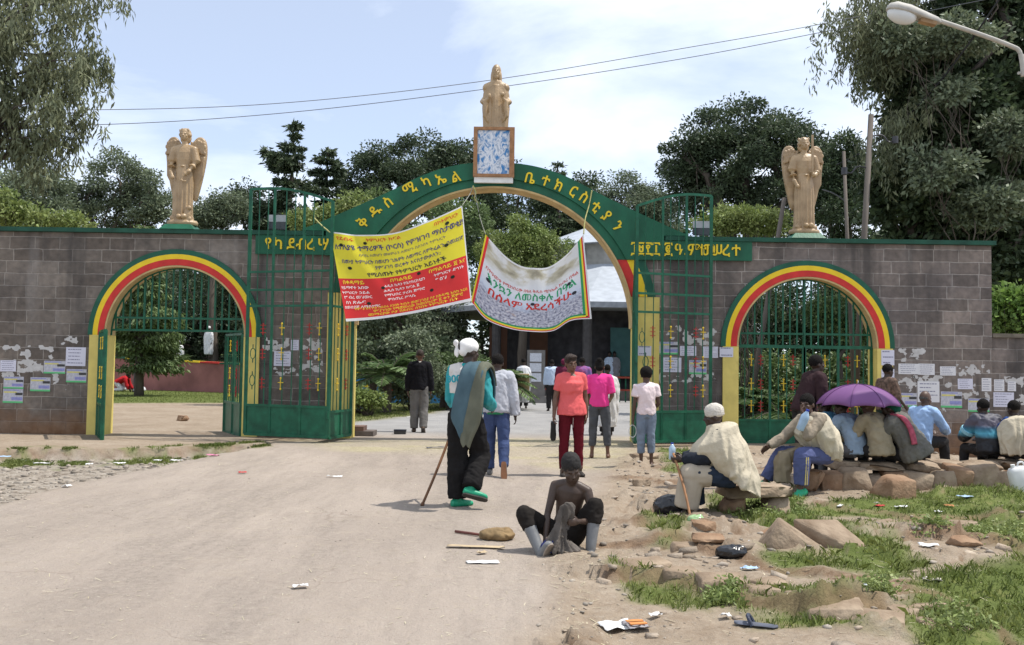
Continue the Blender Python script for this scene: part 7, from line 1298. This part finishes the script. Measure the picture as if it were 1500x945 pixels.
low = [(1222, 11.35, .30, .26, 'reddish stone beneath the left end slab'), (1254, 11.3, .40, .30, 'large rounded stone left of the fallen stone'), (1284, 11.4, .28, .22, 'small stone just behind the fallen stone'), (1318, 11.4, .34, .26, 'stone under the right half of the broadest slab'), (1346, 11.35, .42, .28, 'wide stone below the hunched man'), (1382, 11.4, .32, .27, 'stone right of the wide one below the hunched man'), (1410, 11.4, .34, .26, 'blocky stone in the middle of the lower row'), (1440, 11.45, .42, .36, 'tall tilted stone below the man in black jacket'), (1472, 11.5, .34, .28, 'stone left of the white canister'), (1503, 11.5, .34, .28, 'stone behind the white canister at right edge')]
for k, (px, Y, w, h, lab) in enumerate(low): rock(px, 715, Y, w, .38, h, lab, M_ROCKB if k % 3 == 0 else M_ROCK, sd=50+k, grp=LG, n=8+k%3, rz=random.uniform(-.4, .4), tilt=(random.uniform(-.12, .12), random.uniform(-.15, .15)), z=hz1(at(px, 715, Y).x, Y)-.05)
rock(1316, 740, 10.55, .38, .34, .26, 'fallen square stone lying on grass in front of the ledge', M_ROCKB, 81, rz=.4, tilt=(.1, .12), n=8); rock(1190, 712, 11.25, .42, .4, .32, 'upright stone serving as seat of the youth in cream shawl', M_ROCKB, 82, z=-.02)
rock(1110, 745, 9.30, .90, .55, .15, 'long pale stone slab the old man sits on', M_ROCK, 83, 'stone_slab', sharp=.98, n=46, z=.17, rz=.08); rock(1075, 760, 9.25, .34, .4, .25, 'stone propping the left end of the old man\'s slab', M_ROCKB, 84, z=-.03); rock(1140, 760, 9.35, .34, .4, .25, 'stone propping the right end of the old man\'s slab', M_ROCK, 85, z=-.03)
rock(1166, 838, 7.05, .54, .34, .25, 'big angular boulder lying tilted in the grass at right', M_ROCK, 86, z=-.08, pts=[(-.27, -.02, -.02), (-.09, .02, .29), (-.03, .26, .27), (.29, -.06, -.02), (.28, .02, .06), (.22, .34, .05), (-.24, .3, .0), (-.16, -.04, .10), (.02, -.06, -.05), (-.2, .1, -.1), (.2, .2, -.1)]); rock(1228, 848, 7.15, .56, .42, .26, 'broad flat-topped boulder leaning behind the angular one', M_ROCK, 99, z=-.06, pts=[(-.27, .12, .24), (.10, .20, .23), (.27, -.03, .06), (.02, -.10, .10), (.27, -.03, -.08), (.05, -.10, -.08), (-.27, .12, .08), (.16, .3, .1), (-.2, .3, .1), (-.2, .1, -.1)])
for k, (px, py, w, h, lab, m) in enumerate(((1078, 776, .22, .12, 'small grey stone below the old man\'s slab', M_ROCK), (1032, 778, .24, .13, 'reddish stone beside the green plastic bag', M_ROCKB), (1040, 795, .30, .10, 'flat reddish stone in the dirt below the old man', M_ROCKB), (940, 712, .30, .12, 'half buried stone at the road edge by the old man', M_ROCK), (1045, 640, .34, .2, 'pale stone lying against the foot of the gate post', M_ROCK), (1148, 790, .5, .10, 'flat earthy stone above the angular boulder', M_ROCKB), (1330, 905, .26, .09, 'small flat stone at the lower right corner', M_ROCK), (266, 617, .36, .2, 'reddish stone on the court earth in the left arch', M_ROCKB), (945, 672, .55, .12, 'buried stone by the barefoot girl', M_ROCK), (1418, 800, .3, .1, 'flat stone among the weeds at right', M_ROCKB))):
    p = G(px, py); rock(px, py, p.y, w, w*.8, h, lab, m, 120+k, z=p.z-.03*h/.1*.6, rz=random.uniform(-1, 1))
LS = ((948, 850, .42, .12), (1002, 858, .36, .14), (1062, 868, .42, .16), (1122, 872, .34, .11), (1190, 884, .40, .11), (1236, 903, .46, .12), (1296, 893, .34, .09), (1352, 898, .34, .09), (1012, 806, .40, .11), (1130, 858, .30, .08), (1392, 920, .36, .10), (1300, 770, .40, .08), (1420, 768, .42, .09), (1000, 716, .46, .10), (1085, 700, .44, .10))
OR = ['first', 'second', 'third', 'fourth', 'fifth', 'sixth', 'seventh', 'eighth', 'ninth', 'tenth', 'eleventh', 'twelfth', 'thirteenth', 'fourteenth', 'fifteenth', 'sixteenth']
for k, (px, py, w, h) in enumerate(sorted(LS)): p = G(px, py); rock(px, py, p.y, w*.85, w*.6, h*1.15, OR[k]+' from the left of the flat stones set in the bare earth at right', M_ROCK, 200+k, 'embedded_stone', 'flat stones set in the bare earth', rz=random.uniform(-.5, .5), tilt=(random.uniform(.0, .12), random.uniform(-.08, .08)), n=8, z=lowz(p.x, p.y+.1, w*.4)-h*.72)
# ---------------------------------------------------------------- umbrella
uc = at(1257, 563, 11.75); um = empty('umbrella', (uc.x, uc.y, uc.z-.78), 'open purple umbrella shading the seated row', 'umbrella'); R0 = .50; H0 = .27; MU = mat('purple umbrella cloth', (.25, .11, .285), .55, .06, 3, trans=.3); uw = um.location
V = []; Fc = []; nS = 64; nR = 12
for j in range(nR+1):
    t = j/nR
    for k in range(nS):
        a = 2*math.pi*k/nS+.25; ph = (k % 8)/8; sc = 1-.085*t*math.sin(math.pi*ph); r = R0*math.sin(t*1.25)/math.sin(1.25)*sc*math.cos(math.pi/8)/math.cos(math.pi*2/8*(ph-.5))*1.04; zz = -H0*(1-math.cos(t*1.25))/(1-math.cos(1.25))+(-.0+.02*t*math.sin(math.pi*ph)); V.append((r*math.cos(a), r*math.sin(a), .78+zz))
for j in range(nR):
    for k in range(nS): Fc.append((j*nS+k, (j+1)*nS+k, (j+1)*nS+(k+1) % nS, j*nS+(k+1) % nS))
o = mk('canopy', V, Fc, MU, um, True); sd_ = o.modifiers.new('t', 'SOLIDIFY'); sd_.thickness = .003
for k in range(8): c = MB(); c.tube([V[j*nS+8*k] for j in range(0, nR+1, 2)], .0035, 5); r_ = c.build('rib', mat('umbrella rib', (.12, .06, .14), .4, .1, 9), um); r_.location = (0, 0, -.004)
for k in range(8): c = MB(); c.tube([Vector(V[j*nS+8*k])+V3(0, 0, .004) for j in range(0, nR+1)], .0035, 5); c.build('seam', mat('purple seam', (.10, .03, .13), .6, .1, 9), um)
c = MB(); c.tube([(0, 0, .0), (0, 0, .80)], .007, 8); c.tube([(0, 0, .78), (0, 0, .825)], [.01, .004], 8); c.build('shaft', mat('umbrella steel', (.4, .4, .42), .35, .1, 9, metal=.8), um, True); c = MB(); c.tube([(0, 0, -.06), (0, 0, .06)], .014, 8); c.build('handle', M_BLK, um)
# ---------------------------------------------------------------- things lying about
def paper(px, py, w, d, m, lab, name='paper', cat='litter', rz=0., crump=.012, z=0., grp=None, sd=1):
    p = G(px, py); n = 10; c = MB(); vs = []
    for j in range(n+1):
        for i in range(n+1): x = (i/n-.5)*w; y = (j/n-.5)*d; vs.append((x*(1+.08*noise.noise((i*.7, j*.3, sd))), y*(1+.12*noise.noise((j*.7, i*.4, sd+4))), .006+crump*(1+noise.noise((x*9/w*.4+sd, y*9/w*.4, sd*1.7)))+crump*.6*abs(noise.noise((x*25, y*25, sd)))))
    fs = [(j*(n+1)+i, j*(n+1)+i+1, (j+1)*(n+1)+i+1, (j+1)*(n+1)+i) for j in range(n) for i in range(n)]
    o = mk(name, vs, fs, m, None, True); o.location = (p.x, p.y, .5*p.z+.5*lowz(p.x, p.y, w*.4)+z); o.rotation_euler = (0, 0, rz); s_ = o.modifiers.new('t', 'SOLIDIFY'); s_.thickness = .002; return tag(o, lab, cat, grp)
def bag(px, py, w, d, h, m, lab, name='plastic_bag', sd=1, cat='bag'):
    p = G(px, py); c = MB(); c.ball((0, 0, h*.45), (w/2, d/2, h*.55), 20, 14); c.ball((w*.25, 0, h*.6), (w*.22, d*.3, h*.45)); c.ball((-w*.25, .02, h*.3), (w*.25, d*.35, h*.4)); o = remesh(c, name, .01, 1, None, m); wrinkle(o, .022*w/.35, 5/w, (1, 1, 1), sd); o.location = (p.x, p.y, lowz(p.x, p.y, w*.35)); return tag(o, lab, cat)
WP = mat('litter white', (.68, .68, .67), .7, .06, 9); BLKP = mat('black plastic', (.012, .012, .014), .25, .2, 9, spec=.6); GRP_ = mat('green clear plastic', (.30, .45, .22), .2, .25, 9, spec=.6); BLU = mat('pale blue plastic', (.38, .52, .68), .35, .15, 9); CARD = mat('cardboard', (.46, .36, .23), .9, .12, 6)
o = paper(905, 922, .20, .17, WP, 'folded white magazine page lying in the dirt at bottom centre', 'magazine', rz=.3, crump=.02, sd=3); q = paper(932, 921, .13, .15, mat('magazine print', (.28, .26, .27), .6, .1, 4), 'grey and orange printed flap of the magazine', 'flap', rz=.25, crump=.02, sd=4); q['kind'] = 'thing'
MO = mat('magazine orange', (.62, .24, .07), .6, .1, 6)
for k in range(2): c = MB(); c.box((-.05, -.045+k*.055, .038), (.05, -.012+k*.055, .044)); s_ = c.build('orange_band', MO, q)
for k_ in ('label', 'category', 'kind'):
    if k_ in q: del q[k_]
q.parent = o; q.matrix_parent_inverse = (Matrix.Translation(o.location) @ Matrix.Rotation(.3, 4, 'Z')).inverted()
p = G(1108, 918); o = empty('sandal', p, 'worn dark blue sandal lying near the bottom of the picture', 'sandal', None, 1.2); c = MB(); c.rings([[(w_*math.cos(t), y_ if False else .0+y_, .004+.018*(1+math.sin(t))*.5) for t in [2*math.pi*k/10 for k in range(10)]] for y_, w_ in ((-.12, .012), (-.1, .034), (-.03, .030), (.05, .042), (.1, .036), (.125, .012))]); c.build('sole', mat('sandal sole', (.10, .11, .14), .7, .2, 12), o); c = MB(); c.tube(bez([(-.042, .02, .01), (-.02, .045, .055), (.02, .045, .055), (.042, .02, .01)], 4), .012, 6); c.build('strap', mat('sandal strap', (.04, .05, .08), .6, .2, 12), o)
paper(697, 803, .46, .07, CARD, 'long strip of pale cardboard on the road before the boy', 'cardboard_strip', rz=-.06, crump=.008, sd=5); paper(707, 825, .24, .09, WP, 'flat white paper on the road in front of the boy', rz=.12, crump=.006, sd=6); paper(706, 812, .0 or .08, .05, CARD, 'scrap of brown card between strip and white paper', rz=.5, sd=7)
o = bag(728, 790, .30, .2, .09, mat('old sacking', (.22, .15, .075), .9, .4, 9), 'crumpled brown sacking on the road beside the boy\'s boot', 'sacking', 4, 'sack'); a, b = G(667, 781), G(712, 788); c = MB(); c.tube([a+V3(0, 0, .015), b+V3(0, 0, .02)], .012, 8); o = c.build('stick', mat('dark red stick', (.12, .04, .03), .6, .3, 9), None, True); tag(o, 'dark red stick lying on the road by the sacking', 'stick')
bag(984, 752, .36, .25, .20, BLKP, 'black plastic bag at the feet of the old man', sd=6); bag(1019, 766, .16, .13, .09, GRP_, 'crumpled clear green plastic bag beside the old man\'s shoe', sd=7); bag(1072, 803, .24, .14, .09, BLKP, 'black and grey plastic scrap on the dirt below the slab', sd=8)
paper(1092, 800, .14, .08, mat('grey plastic', (.45, .45, .47), .4, .15, 9), 'grey plastic sheet next to the black plastic scrap', rz=.4, sd=9)
for k, (px, py, w, d, m, lab) in enumerate(((1098, 836, .12, .07, BLU, 'pale blue plastic scrap left of the angular boulder'), (1283, 859, .15, .10, mat('icy plastic', (.55, .60, .64), .4, .1, 9), 'whitish crumpled plastic right of the big boulders'), (1360, 802, .14, .09, WP, 'small white tray lying on bare earth at right'), (1280, 742, .09, .06, WP, 'white scrap left of the red one by the ledge'), (1288, 744, .10, .06, mat('red litter', (.45, .03, .03), .6, .1, 9), 'red scrap in the grass before the ledge'), (1321, 745, .16, .07, WP, 'white scrap right of the red one by the ledge'), (1413, 727, .16, .10, BLU, 'greyish blue plastic in the grass before the ledge'), (1375, 752, .08, .05, WP, 'tiny white scrap on grass at right'), (1390, 743, .10, .07, mat('orange litter', (.45, .20, .08), .8, .1, 9), 'orange brown scrap on grass at right'), (1235, 748, .16, .06, WP, 'pale strip lying on earth below the ledge'), (1365, 857, .12, .1, mat('dirty white', (.5, .46, .42), .8, .2, 20), 'shredded whitish litter at right'), (1404, 917, .10, .06, mat('pinkish litter', (.6, .42, .42), .7, .1, 9), 'pinkish scrap in the grass at the lower right'), (1063, 906, .06, .05, WP, 'small white scrap in the earth at the bottom'), (960, 905, .07, .05, WP, 'tiny pale scrap by the magazine'),
        (312, 668, .18, .10, mat('pink plastic', (.62, .22, .34), .4, .2, 9), 'pink and white plastic at the left road edge'), (258, 668, .17, .14, WP, 'white paper standing on the left gravel bank'), (175, 672, .16, .1, WP, 'white crumpled scrap on gravel left of the white paper'), (231, 668, .12, .08, WP, 'small white scrap between two others on left gravel'), (62, 672, .22, .07, WP, 'long white scrap on the far left gravel'), (35, 676, .10, .07, WP, 'small white scrap on the far left gravel'), (131, 673, .10, .07, WP, 'small pale scrap in the middle of left gravel'), (355, 694, .10, .08, mat('red litter', (.45, .03, .03), .6, .1, 9), 'small red scrap on the road at left'), (98, 714, .10, .07, WP, 'white scrap at the gravel edge lower left'), (5, 662, .22, .1, BLU, 'blue plastic at the left picture edge by the bank'), (600, 612, .16, .1, WP, 'white scrap on the verge inside the gate'), (638, 657, .34, .10, mat('flattened dark cloth', (.06, .065, .085), .8, .3, 9), 'flattened dark cloth on straw behind the cane'), (440, 862, .10, .05, WP, 'pale scrap on the road at bottom left'), (490, 700, .2, .04, WP, 'thin pale strip on the road at left centre'))):
    paper(px, py, w, d, m, lab, rz=random.uniform(-.6, .6), crump=.016, sd=20+k)
p = G(586, 636); o = empty('shoe_box', p, 'small dark object lying on the straw by the dark jacketed man', 'box'); c = MB(); c.box((-.12, -.06, 0), (.12, .06, .07)); c.build('body', BLKP, o); c = MB(); c.box((-.125, -.065, .071), (.125, .065, .095)); c.build('lid', mat('dark card', (.03, .032, .045), .6, .2, 9), o)
def bottle(loc, r, h, m, mc, lab, tilt=(0, 0)):
    o = empty('plastic_bottle', loc, lab, 'bottle'); o.rotation_euler = (tilt[0], tilt[1], 0); c = MB(); c.rings([[(rr*math.cos(t), rr*math.sin(t), z) for t in [2*math.pi*k/14 for k in range(14)]] for z, rr in ((0, r*.8), (h*.04, r), (h*.3, r*.96), (h*.5, r), (h*.68, r), (h*.84, r*.5), (h*.92, r*.36))]); c.build('bottle_body', m, o, True); c = MB(); c.tube([(0, 0, h*.925), (0, 0, h)], r*.42, 10); c.build('cap', mc, o); return o
CLR = mat('clear blue plastic', (.42, .55, .68), .15, .1, 5, spec=.6); BCAP = mat('blue cap', (.03, .06, .40), .4, .1, 5)
h_ = wpt(f8, f8.J['wR']+f8.J['hR']*.09+V3(0, .02, .035)); bottle(h_-V3(0, 0, .05), .034, .17, CLR, BCAP, 'clear water bottle with blue cap on the old man\'s lap')
h_ = wpt(f10, f10.J['wL']+f10.J['hL']*.03+V3(-.02, .05, -.20)); o = bottle(h_, .05, .26, BLU, BCAP, 'pale blue plastic bottle held near the mouth of the youth', (.2, .3))
pl = at(1182, 668, 11.3); o = empty('wooden_plank', (pl.x, 11.3, pl.z-.02), 'orange edged plank under the youth in cream shawl', 'plank'); c = MB(); c.box((-.22, -.12, 0), (.22, .25, .03)); c.build('board', CARD, o); c = MB(); c.box((-.22, -.127, -.002), (.22, -.121, .032)); c.build('edge', mat('orange edge', (.55, .18, .04), .6, .1, 9), o)
p = at(1499, 727, 10.9); p.z = hz1(p.x, 10.9); o = empty('canister', p, 'white plastic canister standing at the right edge of the picture', 'canister'); c = MB(); c.rings([[(.11*a*sx_, .07*a*sy_, z) for sx_, sy_ in ((-1, -.7), (-.7, -1), (.7, -1), (1, -.7), (1, .7), (.7, 1), (-.7, 1), (-1, .7))] for z, a in ((0, .9), (.02, 1), (.26, 1), (.30, .8), (.31, .5))]); o2 = c.build('canister_body', WP, o, True); o.rotation_euler = (0, -.22, 0); c = MB(); c.tube([(-.05, 0, .305), (-.05, 0, .345)], .025, 10); c.build('spout', WP, o); c = MB(); c.tube(bez([(0, 0, .30), (.02, 0, .35), (.07, 0, .35), (.09, 0, .29)], 4), .012, 6); c.build('handle', WP, o)
c = MB(); hh = wpt(f7, f7.J['wL']+f7.J['hL']*.11); ring = [hh+V3(.055*math.cos(t), 0, -.09+.09*math.sin(t)) for t in [2*math.pi*k/18 for k in range(19)]]; c.tube(ring, .006, 6, False); o = c.build('bag_loop', WP); tag(o, 'thin white loop hanging from the left hand of the girl', 'loop')
q = at(522, 625, 18.6); p = V3(q.x, 18.6, hz1(q.x, 18.6)); o = empty('stacked_slabs', p, 'two dark stone slabs stacked at the foot of the left gate pillar', 'step'); c = MB(); c.box((-.55, -.25, 0), (.38, .25, .10)); c.build('lower_slab', mat('dark slab', (.12, .10, .09), .9, .3, 6, .4), o); c = MB(); c.box((-.55, -.22, .102), (.18, .22, .19)); c.build('upper_slab', mat('brown slab', (.16, .10, .08), .9, .3, 6, .4), o)
